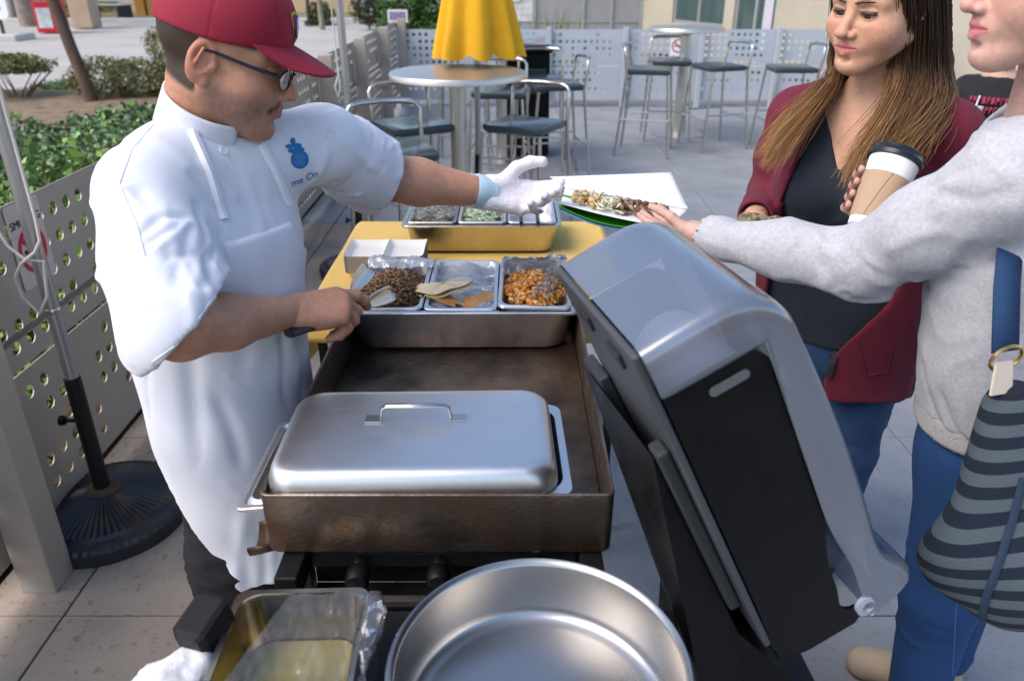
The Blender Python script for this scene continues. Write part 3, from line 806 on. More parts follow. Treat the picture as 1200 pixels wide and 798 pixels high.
def stool(loc, rz, label):
    """bar stool facing local +x"""
    t = thing('bar_stool', label, 'bar stool', loc, rz, 'steel bar stools')
    w_, d_ = .19, .19; r = .0115
    for s_ in (-1, 1):
        MB().tube([(d_ + .05, s_ * (w_ + .04), 0), (d_ + .02, s_ * (w_ + .015), .4), (d_ - .01, s_ * w_, .735)], r, 10).obj('leg', m_tube, t, smooth=True)
        MB().tube([(-d_ - .07, s_ * (w_ + .045), 0), (-d_ - .03, s_ * (w_ + .02), .4), (-d_, s_ * (w_ + .005), .74), (-d_ - .02, s_ * (w_ + .005), .9)], r, 10).obj('leg', m_tube, t, smooth=True)
    P = [(-d_ - .02, -(w_ + .005), .901), (-d_ - .024, -(w_ + .005), .94), (-d_ - .028, -(w_ - .01), .965), (-d_ - .04, -(w_ - .04), .975)]
    for k in range(1, 8): P.append((-d_ - .04 - .035 * math.sin(math.pi * k / 8), -(w_ - .04) + 2 * (w_ - .04) * k / 8, .978))
    P += [(x, -y, z) for x, y, z in P[:4][::-1]]
    n_ = len(P); rr = [r] * 3 + [.016] * (n_ - 6) + [r] * 3
    MB().tube(P, rr, 10).obj('back_rail', m_tube, t, smooth=True)
    for (a, b) in (((d_ + .036, -(w_ + .022), .3), (d_ + .036, w_ + .022, .3)), ((-d_ - .04, -(w_ + .026), .3), (-d_ - .04, w_ + .026, .3))):
        MB().tube([a, b], .009, 8).obj('foot_rail', m_tube, t, smooth=True)
    for s_ in (-1, 1): MB().tube([(d_ + .026, s_ * (w_ + .027), .34), (-d_ - .035, s_ * (w_ + .027), .34)], .009, 8).obj('foot_rail', m_tube, t, smooth=True)
    rings = []
    for z, sh in ((.738, .012), (.752, 0), (.775, 0), (.783, .008)):
        Rr = rrect(.40 - sh * 2, .40 - sh * 2, .045, z, 5)
        rings.append([Vector((p.x, p.y, p.z - .03 * (1 - (p.y / .2) ** 2) * .3)) for p in Rr])
    MB().loft(rings, True, True).obj('seat', m_seat, t, smooth=True)
    return t
def sp(u, v, z=.78): q = pz(u, v, z); return (q.x, q.y, 0)
ST = [(sp(485, 143), -60, 'steel bar stool beside the front bar table, nearest the perforated side fence'),
      (sp(615, 143), -118, 'steel bar stool in front of the bar table column, just behind the glove'),
      (sp(462, 174), -70, 'steel bar stool half hidden behind the white jacket sleeve'),
      (sp(585, 105), -95, 'steel bar stool tucked behind the front bar table next to the umbrella pole'),
      (sp(632, 89), -95, 'steel bar stool in front of the black bin'),
      (sp(651, 97), 190, 'steel bar stool turned sideways beside the one at the black bin'),
      (sp(543, 88), -90, 'steel bar stool behind the front bar table under the yellow canopy'),
      (sp(762, 80), -15, 'steel bar stool on the umbrella side of the table by the small no smoking sign'),
      (sp(786, 70), -95, 'steel bar stool between its table and the small no smoking sign'),
      (sp(843, 76), 200, 'steel bar stool on the building side of the table by the small no smoking sign'),
      (sp(928, 78), 180, 'steel bar stool standing alone by the fence next to the maroon cardigan')]
s0 = stool(ST[0][0], R_(ST[0][1]), ST[0][2])
for loc, a, lb in ST[1:]: dup(s0, loc, R_(a), lb)
# black bin
q = pz(619, 60, .95)
t = thing('litter_bin', 'black square litter bin with a flap opening behind the bar stools', 'bin', (q.x, q.y + .2, 0))
MB().box((-.24, -.2, .02), (.2, .2, .93)).obj('body', m_black, t, bevel=.015)
MB().box((-.2, -.215, .58), (.16, -.2015, .8)).obj('flap', mat('flap_reflection_green', (.05, .09, .07), .15), t, bevel=.004)  # greenish reflection put into the base colour
MB().box((-.26, -.22, .931), (.22, .22, .97)).obj('lid', m_black, t, bevel=.01)

def canopy(z0, z1, r0, seed=0, folds=9):
    """closed umbrella canopy: pleated hanging cloth"""
    g = MB(); n = 108; V = []; prof = []
    for i in range(15):
        f = i / 14; z = z1 + (z0 - z1) * f; base = r0 * (.16 + .84 * f ** .8); prof.append((base, z, f))
    for (b, z, f) in prof:
        for k in range(n):
            a = 2 * math.pi * k / n; w_ = 1 + .16 * f * math.cos(folds * a + 1.2 * math.sin(2 * a + seed)) + .07 * f * math.cos(3 * a + seed)
            dz = -.035 * f * (abs(math.cos(folds * a / 2 + seed)) - .5) if f > .95 else 0
            V.append((b * w_ * math.cos(a), b * w_ * math.sin(a), z + dz))
    V2 = [((x * .72, y * .72, z + .03)) for (x, y, z) in V[-n:]]
    F = [(i * n + k, i * n + (k + 1) % n, (i + 1) * n + (k + 1) % n, (i + 1) * n + k) for i in range(14) for k in range(n)]
    o_ = len(V); V += V2; F += [(14 * n + k, 14 * n + (k + 1) % n, o_ + (k + 1) % n, o_ + k) for k in range(n)]
    V.append((0, 0, z0 + .25)); F += [(o_ + k, o_ + (k + 1) % n, o_ + n) for k in range(n)]
    V.append((0, 0, z1 + .03)); F += [((k + 1) % n, k, o_ + n + 1) for k in range(n)]
    return g.add(V, F)
def umbrella_base(parent, R0=.245):
    g = MB()
    prof = [(R0, 0), (R0, .045), (R0 - .006, .06), (R0 - .035, .066), (R0 - .045, .075), (.08, .105), (.05, .112), (.03, .113)]
    n = 120
    V = []
    for i, (r, z) in enumerate(prof):
        for k in range(n):
            a = 2 * math.pi * k / n
            rid = (.004 if k % 2 else -.002) if i in (4, 5) else ((.0045 if k % 2 else 0) if i in (1, 2) else 0)
            V.append((r * math.cos(a) + (rid * math.cos(a) if i in (1, 2) else 0), r * math.sin(a) + (rid * math.sin(a) if i in (1, 2) else 0), z + (rid if i in (4, 5) else 0)))
    F = [(i * n + k, i * n + (k + 1) % n, (i + 1) * n + (k + 1) % n, (i + 1) * n + k) for i in range(len(prof) - 1) for k in range(n)]
    F.append(tuple(range(n))); g.add(V, F)
    g.obj('base', mat('cast_iron', (.035, .04, .05), .45, .5, col2=(.10, .07, .05), vscale=9, thr=(.5, .75)), parent, smooth=True, angle=25)
def umbrella(loc, label, pole_m, hem, group=None, black_to=.0, loop=False, r0=.25, rust=False):
    t = thing('patio_umbrella', label, 'umbrella', loc, 0, group)
    umbrella_base(t)
    if black_to:
        MB().lathe([(.024, .1135), (.024, black_to), (.018, black_to + .002)], 20).obj('base_sleeve', m_blackmetal, t, smooth=True)
        MB().lathe([(.05, .1135), (.045, .125), (.0245, .128)], 24).obj('collar', mat('rusty_collar', (.12, .06, .03), .8, col2=(.03, .03, .03), vscale=30), t, smooth=True)
        kb = MB().lathe([(.006, 0), (.006, .03), (.015, .031), (.016, .045), (.0, .047)], 12, M=Matrix.Rotation(R_(-90), 4, 'Y'), c=(-.024, -.005, black_to * .72)); kb.obj('clamp_knob', m_black, t, smooth=True)
    MB().tube([(0, 0, max(.114, black_to + .003)), (0, 0, 1.6), (0, 0, hem + .75)], .0195, 20).obj('pole', pole_m, t, smooth=True)
    canopy(hem, hem + .95, r0, seed=loc[0]).obj('canopy', m_yellow, t, smooth=True, angle=60)
    if loop:
        c = mat('cord_white', (.6, .57, .53), .8)
        MB().tube([(.028, -.012, 1.62), (.03, -.014, 1.25), (.034, -.02, 1.02), (.036, -.03, .96), (.02, -.04, .93), (-.02, -.05, .90), (-.05, -.045, .86), (-.05, -.04, .80), (-.012, -.045, .75), (.02, -.04, .80), (.03, -.03, .9), (-.01, -.045, .91), (-.05, -.04, .95), (-.08, -.04, 1.05), (-.07, -.02, 1.3)], .0045, 8).obj('pull_cord', c, t, smooth=True)
        MB().lathe([(.021, 0), (.0225, .003), (.0225, .012), (.021, .015)], 20, c=(0, 0, .735)).obj('pole_joint', m_tube, t, smooth=True)
    return t
m_alupole = mat('aluminium_pole', (.42, .42, .44), .35, .8)
q = pz(121, 574, .11)
umbrella((q.x, q.y, 0), 'grey umbrella pole with white pull cord on a ribbed black base by the fence', m_alupole, 1.62, black_to=.52, loop=True)
q = py(559, 100, T1.y + .42)
umbrella((q.x, q.y, 0), 'closed bright yellow umbrella standing behind the front bar table', m_alupole, 1.13, black_to=.5, r0=.26)
q = py(406, 100, 4.3)
u3 = umbrella((q.x, q.y, 0), 'slim grey umbrella pole rising behind the outstretched white sleeve', m_alupole, 1.68, black_to=.45)
cb = mat('cord_white')
MB().tube([(-.04, -.02, 1.7), (-.035, -.02, 1.2), (-.03, -.03, 1.12), (-.055, -.03, 1.06), (-.045, -.03, 1.0), (-.025, -.03, 1.06), (-.03, -.03, 1.13)], .004, 6).obj('pull_cord', cb, u3, smooth=True)

# ================================================================ the stove, griddle and pans
GX0, GX1, GY0, GY1 = -.385, .157, .957, 1.89
ZR, ZB = .91, .795
m_grid_out = mat('griddle_steel_scorched', (.27, .22, .185), .42, .85, col2=(.085, .063, .05), vscale=7, bump=.12, bscale=90, rvar=.12, stretch=(1, 1, 1.6))
rust_streaks(m_grid_out, (.16, .085, .04), 9, (.5, .7), .8)
m_grid_in = mat('griddle_floor', (.30, .19, .12), .32, .8, col2=(.05, .038, .032), vscale=4, thr=(.40, .62), bump=.15, bscale=60, rvar=.15)
gr = thing('griddle', 'deep scorched steel griddle pan on the stove', 'griddle', ((GX0 + GX1) / 2, (GY0 + GY1) / 2, ZB))
gw, gd = GX1 - GX0, GY1 - GY0; H = ZR - ZB
g = MB()
rings = [rrect(gw - .012, gd - .012, .012, .0), rrect(gw - .002, gd - .002, .014, .008), rrect(gw, gd, .014, H - .001), rrect(gw - .002, gd - .002, .014, H), rrect(gw - .009, gd - .009, .012, H), rrect(gw - .011, gd - .011, .012, H - .002), rrect(gw - .011, gd - .011, .012, .02)]
g.loft(rings, True, False); g.obj('tub', m_grid_out, gr, smooth=True)
MB().loft([rrect(gw - .0115, gd - .0115, .012, .0195), rrect(gw - .014, gd - .014, .012, .0225)], True, True).obj('cooking_surface', m_grid_in, gr)
# grease chute at the front left corner
c = MB(); n = 10; P0 = []; P1 = []
for k in range(n + 1):
    a = math.pi * k / n; P0.append((-gw / 2 - .001, -gd / 2 + .03 + .035 - .035 * math.cos(a), -.005 - .03 * math.sin(a))); P1.append((-gw / 2 - .045, -gd / 2 + .03 + .035 - .035 * math.cos(a), -.015 - .033 * math.sin(a)))
V = P0 + P1; F = [(k, k + 1, n + 2 + k, n + 1 + k) for k in range(n)]
c.add(V, F); V = [(x * 1.0, y, z - .003) for x, y, z in V]
o = c.obj('grease_chute', mat('chute_black', (.03, .022, .018), .35, .6, col2=(.14, .08, .04), vscale=25), gr, smooth=True)
sol = o.modifiers.new('thick', 'SOLIDIFY'); sol.thickness = .003
# stove frame under it
m_stove = mat('stove_black', (.015, .015, .016), .45, .5, var=.2, vscale=20, bump=.1, bscale=120)
stv = thing('gas_stove', 'black steel gas stove frame carrying the griddle and front shelf', 'stove', (-.11, 1.2, 0))
def srel(g): g.v = [(x + .11, y - 1.2, z) for x, y, z in g.v]; return g
SX0, SX1 = -.345, .125
for x in (SX0, SX1):
    for y in (.99, 1.85):
        srel(MB().box((x - .016, y - .016, 0), (x + .016, y + .016, .745))).obj('leg', m_stove, stv)
for x in (SX0, SX1): srel(MB().box((x - .018, .905, .746), (x + .018, 1.88, .793))).obj('side_rail', m_stove, stv, bevel=.003)
srel(MB().box((SX0 + .0185, 1.0, .70), (SX1 - .0185, 1.012, .79))).obj('front_panel', m_stove, stv)
srel(MB().box((SX0 + .0185, .975, .752), (SX1 - .0185, .999, .784))).obj('gas_manifold', m_stove, stv, bevel=.004)
for (u, v) in ((422, 668), (515, 663), (632, 668)):
    q = py(u, v, .955)
    kb = srel(MB().lathe([(.009, 0), (.009, .02), (.016, .022), (.019, .03), (.019, .05), (.015, .055), (0, .056)], 18, M=Matrix.Rotation(R_(90), 4, 'X'), c=(q.x, .9745, .768)))
    kn = kb.obj('burner_knob', m_black, stv, smooth=True)
    srel(MB().lathe([(.0095, 0), (.0115, .001), (.0115, .012), (.0095, .013)], 18, M=Matrix.Rotation(R_(90), 4, 'X'), c=(q.x, .972, .768))).obj('collar', m_tube, kn, smooth=True)
    srel(MB().tube([(q.x, 1.013, .74), (q.x, 1.1, .745), (q.x, 1.4, .745)], .011, 10)).obj('burner_pipe', m_stove, stv, smooth=True)
SH = .742
srel(MB().box((SX0 - .05, .40, SH - .025), (.25, .895, SH))).obj('front_shelf', mat('shelf_black', (.02, .02, .022), .4, .4, var=.2, vscale=12), stv, bevel=.006)
srel(MB().box((SX0 + .019, .90, .69), (SX1 - .019, .999, .70))).obj('dark_gap_sheet', m_stove, stv)  # sheet added only to keep the gap in front of the griddle dark
srel(MB().box((SX0 + .0185, .898, SH - .02), (SX1 - .0185, .912, SH + .012))).obj('cross_bar', m_tube, stv)
# ribbed black grip handle on the left of the shelf
q0 = pt(257, 706, 1.04); q1 = pt(222, 758, .99)
dv_ = (q1 - q0); Lh = dv_.length
MH = frame(dv_, (0, 0, 1), (q0 + q1) / 2)
hg = MB().loft([[Vector((x, y * s_, z * s_)) for (y, z) in ((.02, -.024), (.024, -.018), (.024, .018), (.02, .024), (-.02, .024), (-.026, .018), (-.026, -.018), (-.02, -.024))] for x, s_ in ((-Lh / 2, .7), (-Lh / 2 + .008, 1), (Lh / 2 - .008, 1), (Lh / 2, .7))], True, True)
hg.v = [tuple(MH @ Vector(p)) for p in hg.v]
srel(hg).obj('side_handle', mat('handle_plastic', (.016, .014, .016), .5, spec=.2), stv, bevel=.0)
qm = (q0 + q1) / 2
srel(MB().tube([qm + Vector((.02, 0, -.01)), (SX0 - .04, qm.y, SH - .012)], .008, 8)).obj('handle_bracket', m_stove, stv, smooth=True)

# ---------------------------------------------------------------- hotel pans
def pan_mesh(w_, d_, h, r=.05, rim=.013, n=7, taper=.02):
    g = MB()
    rings = [rrect(w_, d_, r * .5, -.006, n), rrect(w_ + .001, d_ + .001, r * .5, -.001, n), rrect(w_ - .002, d_ - .002, r * .5, .001, n), rrect(w_ - 2 * rim, d_ - 2 * rim, r * .8, .001, n), rrect(w_ - 2 * rim - .004, d_ - 2 * rim - .004, r * .8, -.004, n),
             rrect(w_ - 2 * rim - taper, d_ - 2 * rim - taper, r, -h + .022, n), rrect(w_ - 2 * rim - taper - .012, d_ - 2 * rim - taper - .012, r, -h + .007, n), rrect(w_ - 2 * rim - taper - .04, d_ - 2 * rim - taper - .04, r * .8, -h + .001, n)]
    outer = [rrect(w_ - 2 * rim - taper - .04, d_ - 2 * rim - taper - .04, r * .8, -h, n), rrect(w_ - 2 * rim - taper - .01, d_ - 2 * rim - taper - .01, r, -h + .006, n), rrect(w_ - 2 * rim - taper + .0025, d_ - 2 * rim - taper + .0025, r, -h + .022, n), rrect(w_ - 2 * rim - .001, d_ - 2 * rim - .001, r * .8, -.005, n), rrect(w_ - .003, d_ - .003, r * .5, -.0035, n)]
    g.loft(rings, False, True); g.loft(outer, True, False)
    return g
m_pan = mat('pan_steel', (.70, .70, .71), .38, 1.0, var=.02, vscale=20, rvar=.02, stretch=(1, 4, 1))
m_panw = mat('pan_steel_warm', (.50, .44, .34), .26, 1.0, var=.1, vscale=10, rvar=.08)
m_pand = mat('pan_steel_sooty', (.50, .51, .54), .34, 1.0, col2=(.72, .72, .73), vscale=6, rvar=.08)
# lidded pan at the near end of the griddle
c0 = Vector((-.145, 1.108, .0)); ZP = .895
pl = thing('lidded_hotel_pan', 'full-size stainless pan closed by a domed lid in the near end of the griddle', 'pan', (c0.x, c0.y, ZP - .095), R_(1.5))
pan_mesh(.475, .28, .075).obj('pan', m_pan, pl, smooth=True, loc=(.0, 0, .094))
lid = MB()
lw, ld = .455, .272; n = 7
lid.loft([rrect(lw, ld, .04, .0, n), rrect(lw - .003, ld - .003, .042, .016, n), rrect(lw - .010, ld - .009, .045, .030, n), rrect(lw - .020, ld - .018, .046, .037, n), rrect(lw - .036, ld - .033, .042, .0405, n), rrect(lw - .06, ld - .055, .036, .0415, n), rrect(lw - .2, ld - .16, .03, .042, n)], False, True)
lo = lid.obj('lid', m_pan, pl, smooth=True, loc=(-.012, -.002, .0975))
hd = MB().tube([(-.06, .01, .0), (-.056, .01, .022), (-.048, .009, .028), (0, .006, .030), (.048, .009, .028), (.056, .01, .022), (.06, .01, .0)], [.004, .0045, .0055, .0075, .0055, .0045, .004], 10, flat=.6)
hd.box((-.085, -.001, .0005), (-.058, .021, .003)); hd.box((.058, -.001, .0005), (.085, .021, .003))
hd.v = [(x - .005, y + .012, z + .042) for x, y, z in hd.v]
hd.obj('handle', m_tube, lo, smooth=True)
# stainless side tray beside the griddle
q = pt(292, 610, 1.17)
o = pan_mesh(.10, .26, .02, .02, .008).obj('side_tray', m_pan, smooth=True); o.location = (-.388, 1.12, .862)
tag(o, 'narrow stainless drip tray hung on the left wall of the griddle', 'tray'); o.rotation_euler = (0, R_(-6), 0)
# food pan: water pan with three third-size pans
PF = Vector((-.118, 1.775, .0)); ZF = .925
fp = thing('hotel_pan', 'deep stainless pan at the far end of the griddle holding three smaller food pans', 'pan', (PF.x, PF.y, ZF - .107), R_(.5))
pan_mesh(.545, .335, .105, .05, .014).obj('water_pan', m_pand, fp, smooth=True, loc=(0, 0, .106))
third = []
tx = [-.172, .0, .172]
names = ['small stainless food pan of shredded brown beef', 'small stainless food pan lined with plastic holding a folded tortilla', 'small stainless food pan of orange diced chicken']
for i, x in enumerate(tx):
    w_ = .168
    o = pan_mesh(w_, .305, .06, .03, .008, taper=.012).obj('food_pan', m_pan, smooth=True)
    o.location = (PF.x + x, PF.y + (.0 if i < 2 else -.004), ZF + (.006 if i < 2 else .014)); o.rotation_euler = (R_(1.5), R_((-1, 0, 1.2)[i]), R_((0, 0, -1)[i]))
    tag(o, names[i], 'pan', 'third-size food pans')
    third.append(o)
# second pan on the table
PB = Vector((-.10, 2.62, 0)); ZB2 = .862
pan_b = thing('hotel_pan', 'stainless pan on the yellow table holding small pans of salad and cheese', 'pan', (PB.x, PB.y, ZB2 - .105))
pan_mesh(.53, .325, .10, .05, .013).obj('water_pan', m_panw, pan_b, smooth=True, loc=(0, 0, .105))
for i, x in enumerate((-.166, 0, .166)):
    o = pan_mesh(.16, .29, .06, .03, .008, taper=.012).obj('food_pan', m_pan, smooth=True); o.location = (PB.x + x, PB.y, ZB2 + .008)
    tag(o, ['small stainless pan of pale shredded cheese under film', 'small stainless pan of shredded green cabbage', 'empty small stainless pan with dark spoon handles'][i], 'pan', 'small pans on the yellow table')

# ---------------------------------------------------------------- food (uncountable pieces are joined)
def bits(n, surf, size, cols, seed, kind='chunk', dens=None):
    r = np.random.default_rng(seed); V = []; F = []; C = []; o = 0
    cols = np.array(cols)
    for i in range(n):
        c, nr = surf(r); c = np.array(c)
        L, W_, T_ = size; L *= r.uniform(.5, 1.4); W_ *= r.uniform(.7, 1.3); T_ *= r.uniform(.7, 1.3)
        a = r.normal(0, 1, 3); a[2] *= .35; a /= np.linalg.norm(a); b = np.cross(a, r.normal(0, 1, 3)); b /= np.linalg.norm(b); e = np.cross(a, b)
        pts = []
        segs = 4 if kind == 'strand' else 2
        bend = r.normal(0, .35) * L
        for s_ in range(segs):
            f = s_ / (segs - 1) - .5; ctr = c + a * f * L + e * bend * (.25 - f * f)
            tw = 1 - (.5 if kind == 'strand' else .15) * abs(f) * 2
            for (p_, q_) in ((-1, -1), (1, -1), (1, 1), (-1, 1)):
                j = 1 + (r.uniform(-.3, .3) if kind == 'chunk' else 0)
                pts.append(ctr + b * p_ * W_ * .5 * tw * j + e * q_ * T_ * .5 * tw * j)
        V += pts
        for s_ in range(segs - 1):
            for k in range(4): F.append((o + s_ * 4 + k, o + s_ * 4 + (k + 1) % 4, o + s_ * 4 + 4 + (k + 1) % 4, o + s_ * 4 + 4 + k))
        F.append((o, o + 3, o + 2, o + 1)); q4 = o + (segs - 1) * 4; F.append((q4, q4 + 1, q4 + 2, q4 + 3))
        C += [cols[r.integers(len(cols))] * r.uniform(.7, 1.25)] * (segs * 4); o += segs * 4
    return np.array(V, np.float32), np.array(F, np.int32), np.array(C, np.float32)
m_food = mat('cooked_food', attr='Col', rough=.38, spec=.5, bump=.3, bscale=400)
def mound(cx, cy, rx, ry, z0, h):
    def f(r):
        a = r.uniform(0, 6.283); q = math.sqrt(r.random()); x = q * math.cos(a); y = q * math.sin(a)
        return (cx + rx * x, cy + ry * y, z0 + h * (1 - q ** 2.2) + r.uniform(-.006, .003)), (0, 0, 1)
    return f
def base_mound(cx, cy, rx, ry, z0, h, n=20):
    V, F = [], []
    for i in range(8):
        q = i / 7
        for k in range(n): a = 2 * math.pi * k / n; V.append((cx + rx * q * math.cos(a), cy + ry * q * math.sin(a), z0 + h * (1 - q ** 2.2) - .006))
    F = [(i * n + k, i * n + (k + 1) % n, (i + 1) * n + (k + 1) % n, (i + 1) * n + k) for i in range(7) for k in range(n)]
    return np.array(V, np.float32), np.array(F, np.int32)
def food(name, label, cat, parts, loc):
    V, F, C = join_np(parts); V = V - np.array(loc, np.float32)
    o = link(name, np_mesh(name, V, F, C, False), m_food); o.location = loc; stuff(tag(o, label, cat)); return o
cx, cy = PF.x + tx[0], PF.y; z = ZF
b_ = base_mound(cx, cy - .005, .078, .128, z - .014, .032)
sb = bits(1700, mound(cx, cy - .005, .078, .128, z - .012, .034), (.020, .0031, .0026), [(.20, .10, .04), (.13, .06, .025), (.26, .14, .06), (.07, .035, .02), (.32, .2, .1)], 3, 'strand')
food('shredded_beef', 'mound of shredded brown beef in the pan under the tongs', 'food', [(b_[0], b_[1], (.08, .04, .02)), sb], (cx, cy, z - .03))
cx = PF.x + tx[2]
b_ = base_mound(cx, cy - .012, .074, .122, z - .006, .024)
sb = bits(560, mound(cx, cy - .012, .074, .122, z - .004, .026), (.013, .010, .009), [(.60, .22, .02), (.70, .34, .06), (.50, .16, .02), (.66, .28, .04), (.74, .46, .18), (.34, .10, .015)], 4)
food('diced_chicken', 'orange diced chicken heaped in the third food pan', 'food', [(b_[0], b_[1], (.3, .11, .02)), sb], (cx, cy, z - .03))
cx = PB.x - .166; b_ = base_mound(cx, PB.y, .066, .125, ZB2 - .012, .02)
sb = bits(420, mound(cx, PB.y, .066, .125, ZB2 - .01, .024), (.03, .004, .004), [(.62, .5, .28), (.68, .58, .38), (.6, .42, .18), (.6, .58, .5)], 5, 'strand')
food('shredded_cheese', 'pale shredded cheese and onion in a small pan on the yellow table', 'food', [(b_[0], b_[1], (.5, .42, .25)), sb], (cx, PB.y, ZB2 - .02))
cx = PB.x; b_ = base_mound(cx, PB.y, .066, .125, ZB2 - .012, .02)
sb = bits(420, mound(cx, PB.y, .066, .125, ZB2 - .01, .026), (.03, .005, .002), [(.45, .55, .38), (.3, .45, .2), (.62, .66, .55), (.55, .62, .45)], 6, 'strand')
food('shredded_cabbage', 'shredded green cabbage in a small pan on the yellow table', 'food', [(b_[0], b_[1], (.35, .42, .28)), sb], (cx, PB.y, ZB2 - .02))
for i, x in enumerate((.13, .185)):
    g = MB().tube([(PB.x + x, PB.y - .17, ZB2 + .014), (PB.x + x, PB.y - .06, ZB2 + .012), (PB.x + x + .005, PB.y + .06, ZB2 - .02)], [.006, .006, .007], 10)
    g.lathe([(0, -.006), (.022, -.002), (.026, .002), (.0, .004)], 16, c=(PB.x + x + .005, PB.y + .075, ZB2 - .02))
    o = g.obj('serving_spoon', m_blackmetal, smooth=True); tag(o, 'dark serving spoon laid in the empty small pan on the yellow table', 'spoon', 'dark serving spoons')
# folded tortilla and torn tortilla pieces in the middle pan
cx = PF.x + tx[1]
def tort(a, b): 
    r = .052 * math.sqrt(1e-6 + a); an = math.pi * (b * 1.04 - .02); return r, an
m_tort = mat('tortilla', (.72, .54, .30), .75, col2=(.78, .64, .42), vscale=25, bump=.1, bscale=80)
V, F = [], []
NA, NB = 8, 22
for lay, zo in ((0, .0), (1, .008)):
    for i in range(NA):
        for j in range(NB):
            r = .075 * i / (NA - 1); an = math.pi * j / (NB - 1); x = r * math.cos(an); y = r * math.sin(an)
            lift = zo * min(1, max(0, y / .03)) + .012 * (y / .075) + .003 * math.sin(6 * an + lay)
            V.append((x, y, lift + .002 * lay))
for lay in (0, 1):
    for i in range(NA - 1):
        for j in range(NB - 1): a = lay * NA * NB + i * NB + j; F.append((a, a + 1, a + NB + 1, a + NB))
g = MB().add(V, F)
o = g.obj('folded_tortilla', m_tort, smooth=True); s_ = o.modifiers.new('thick', 'SOLIDIFY'); s_.thickness = .0025
o.location = (cx - .042, PF.y - .02, ZF + .014); o.rotation_euler = (R_(-14), R_(12), R_(158)); tag(o, 'folded pale corn tortilla on the plastic lined middle pan', 'tortilla')
for i, (dx, dy, ang, lb) in enumerate(((.055, -.06, 20, 'torn yellow tortilla piece by the chicken pan'), (.03, -.1, 70, 'brown edged tortilla scrap at the front of the middle pan'), (-.04, -.085, 140, 'torn tortilla scrap under the folded tortilla'))):
    n_ = 14; P = [(.04 * (1 + .3 * math.sin(3 * k + i)) * math.cos(2 * math.pi * k / n_), .026 * (1 + .25 * math.cos(2 * k + i)) * math.sin(2 * math.pi * k / n_)) for k in range(n_)]
    o = MB().prism(P, .004).obj('tortilla_piece', mat('tortilla_toasted', (.62, .36, .10), .7, col2=(.5, .2, .07), vscale=35), bevel=.001)
    o.location = (cx + dx, PF.y + dy, ZF - .012 + .005 * i); o.rotation_euler = (R_(8), R_(-6), R_(ang)); tag(o, lb, 'tortilla')
b_ = base_mound(cx, PF.y, .074, .140, ZF - .018, .012)
food('tortilla_stack', 'wrapped stack of tortillas filling the middle pan', 'food', [(b_[0], b_[1], (.70, .64, .52))], (cx, PF.y, ZF - .04))
# cling film sheets
m_film = film_mat('cling_film', milk=.05, gloss=.03, rough=.16)
m_film_w = film_mat('plastic_liner', milk=.30, gloss=.08, tint=(.9, .93, 1), milkcol=(.75, .8, .92))
def film(name, label, fn, nx, ny, m, amp, seed, sc=30):
    V, F = grid_mesh(nx, ny, fn); V = np.array([tuple(p) for p in V], np.float32); F = np.array(F, np.int32)
    N_ = normals(V, F); a = fbm(V, sc, seed, 4); a = np.abs(a) - .35
    V = V + N_ * (amp * a)[:, None]
    o = link(name, np_mesh(name, V, F), m); tag(o, label, 'plastic wrap'); return o
film('plastic_liner', 'crumpled clear plastic lining the middle pan of tortillas', lambda a, b: (cx - .08 + .16 * a, PF.y - .14 + .29 * b, ZF + .002 + (.03 * (b - .35) ** 2 - .012) + .012 * math.sin(9 * a + 4 * b) * .5), 40, 60, m_film_w, .007, 31, 45)
c3 = PF.x + tx[2]
film('cling_film', 'crumpled cling film folded back over the diced chicken pan', lambda a, b: (c3 - .078 + .165 * a, PF.y + .035 + .115 * b, ZF + .018 + .015 * math.sin(3.1 * b)), 46, 34, m_film, .012, 32, 50)
film('cling_film', 'strip of cling film lying across the diced chicken', lambda a, b: (c3 + .03 + .05 * a - .05 * (1 - b), PF.y - .13 + .18 * b, ZF + .02 + .012 * math.sin(3.1 * a)), 24, 46, m_film, .010, 33, 55)
c1 = PF.x + tx[0]
film('cling_film', 'crumpled cling film pushed back behind the shredded beef', lambda a, b: (c1 - .08 + .17 * a, PF.y + .09 + .06 * b, ZF + .012 + .012 * math.sin(3 * b)), 46, 24, m_film_w, .010, 34, 55)
film('cling_film', 'cling film draped over the shredded cheese pan on the yellow table', lambda a, b: (PB.x - .245 + .155 * a, PB.y - .14 + .28 * b, ZB2 + .022), 30, 50, m_film, .012, 35, 40)

# ---------------------------------------------------------------- yellow table
tb = thing('serving_table', 'table under a yellow cloth behind the griddle', 'table', (-.13, 2.4, 0))
m_cloth_y = mat('cloth_yellow', (.72, .47, .13), .8, var=.06, vscale=6, bump=.1, bscale=150)
TX0, TX1, TY0, TY1, TZ = -.585, .335, 1.925, 2.86, .75
V = []; nx_, ny_ = 44, 44
def cl(a, b):
    # sheet over the top with skirts
    ex, ey = .16, .055
    X = TX0 - ex + (TX1 - TX0 + 2 * ex) * a; Y = TY0 - ey + (TY1 - TY0 + 2 * ey) * b
    x = min(max(X, TX0), TX1); y = min(max(Y, TY0), TY1); ox = abs(X - x); oy = abs(Y - y)
    dz = max(ox, oy); 
    sx = math.copysign(1, X - x) if ox else 0; sy = math.copysign(1, Y - y) if oy else 0
    wv = .012 * math.sin(14 * (y if ox else x)) * (dz / .16)
    return (x + sx * (.006 + wv), y + sy * (.006 + wv * .5), TZ + .004 - dz)
V, F = grid_mesh(60, 60, cl)
V = [(x + .13, y - 2.4, z) for x, y, z in V]
o = MB().add(V, F).obj('tablecloth', m_cloth_y, None, smooth=True, loc=(-.13, 2.4, 0)); tag(o, 'yellow cloth draped over the serving table behind the griddle', 'tablecloth')
s_ = o.modifiers.new('thick', 'SOLIDIFY'); s_.thickness = .002; s_.offset = 1
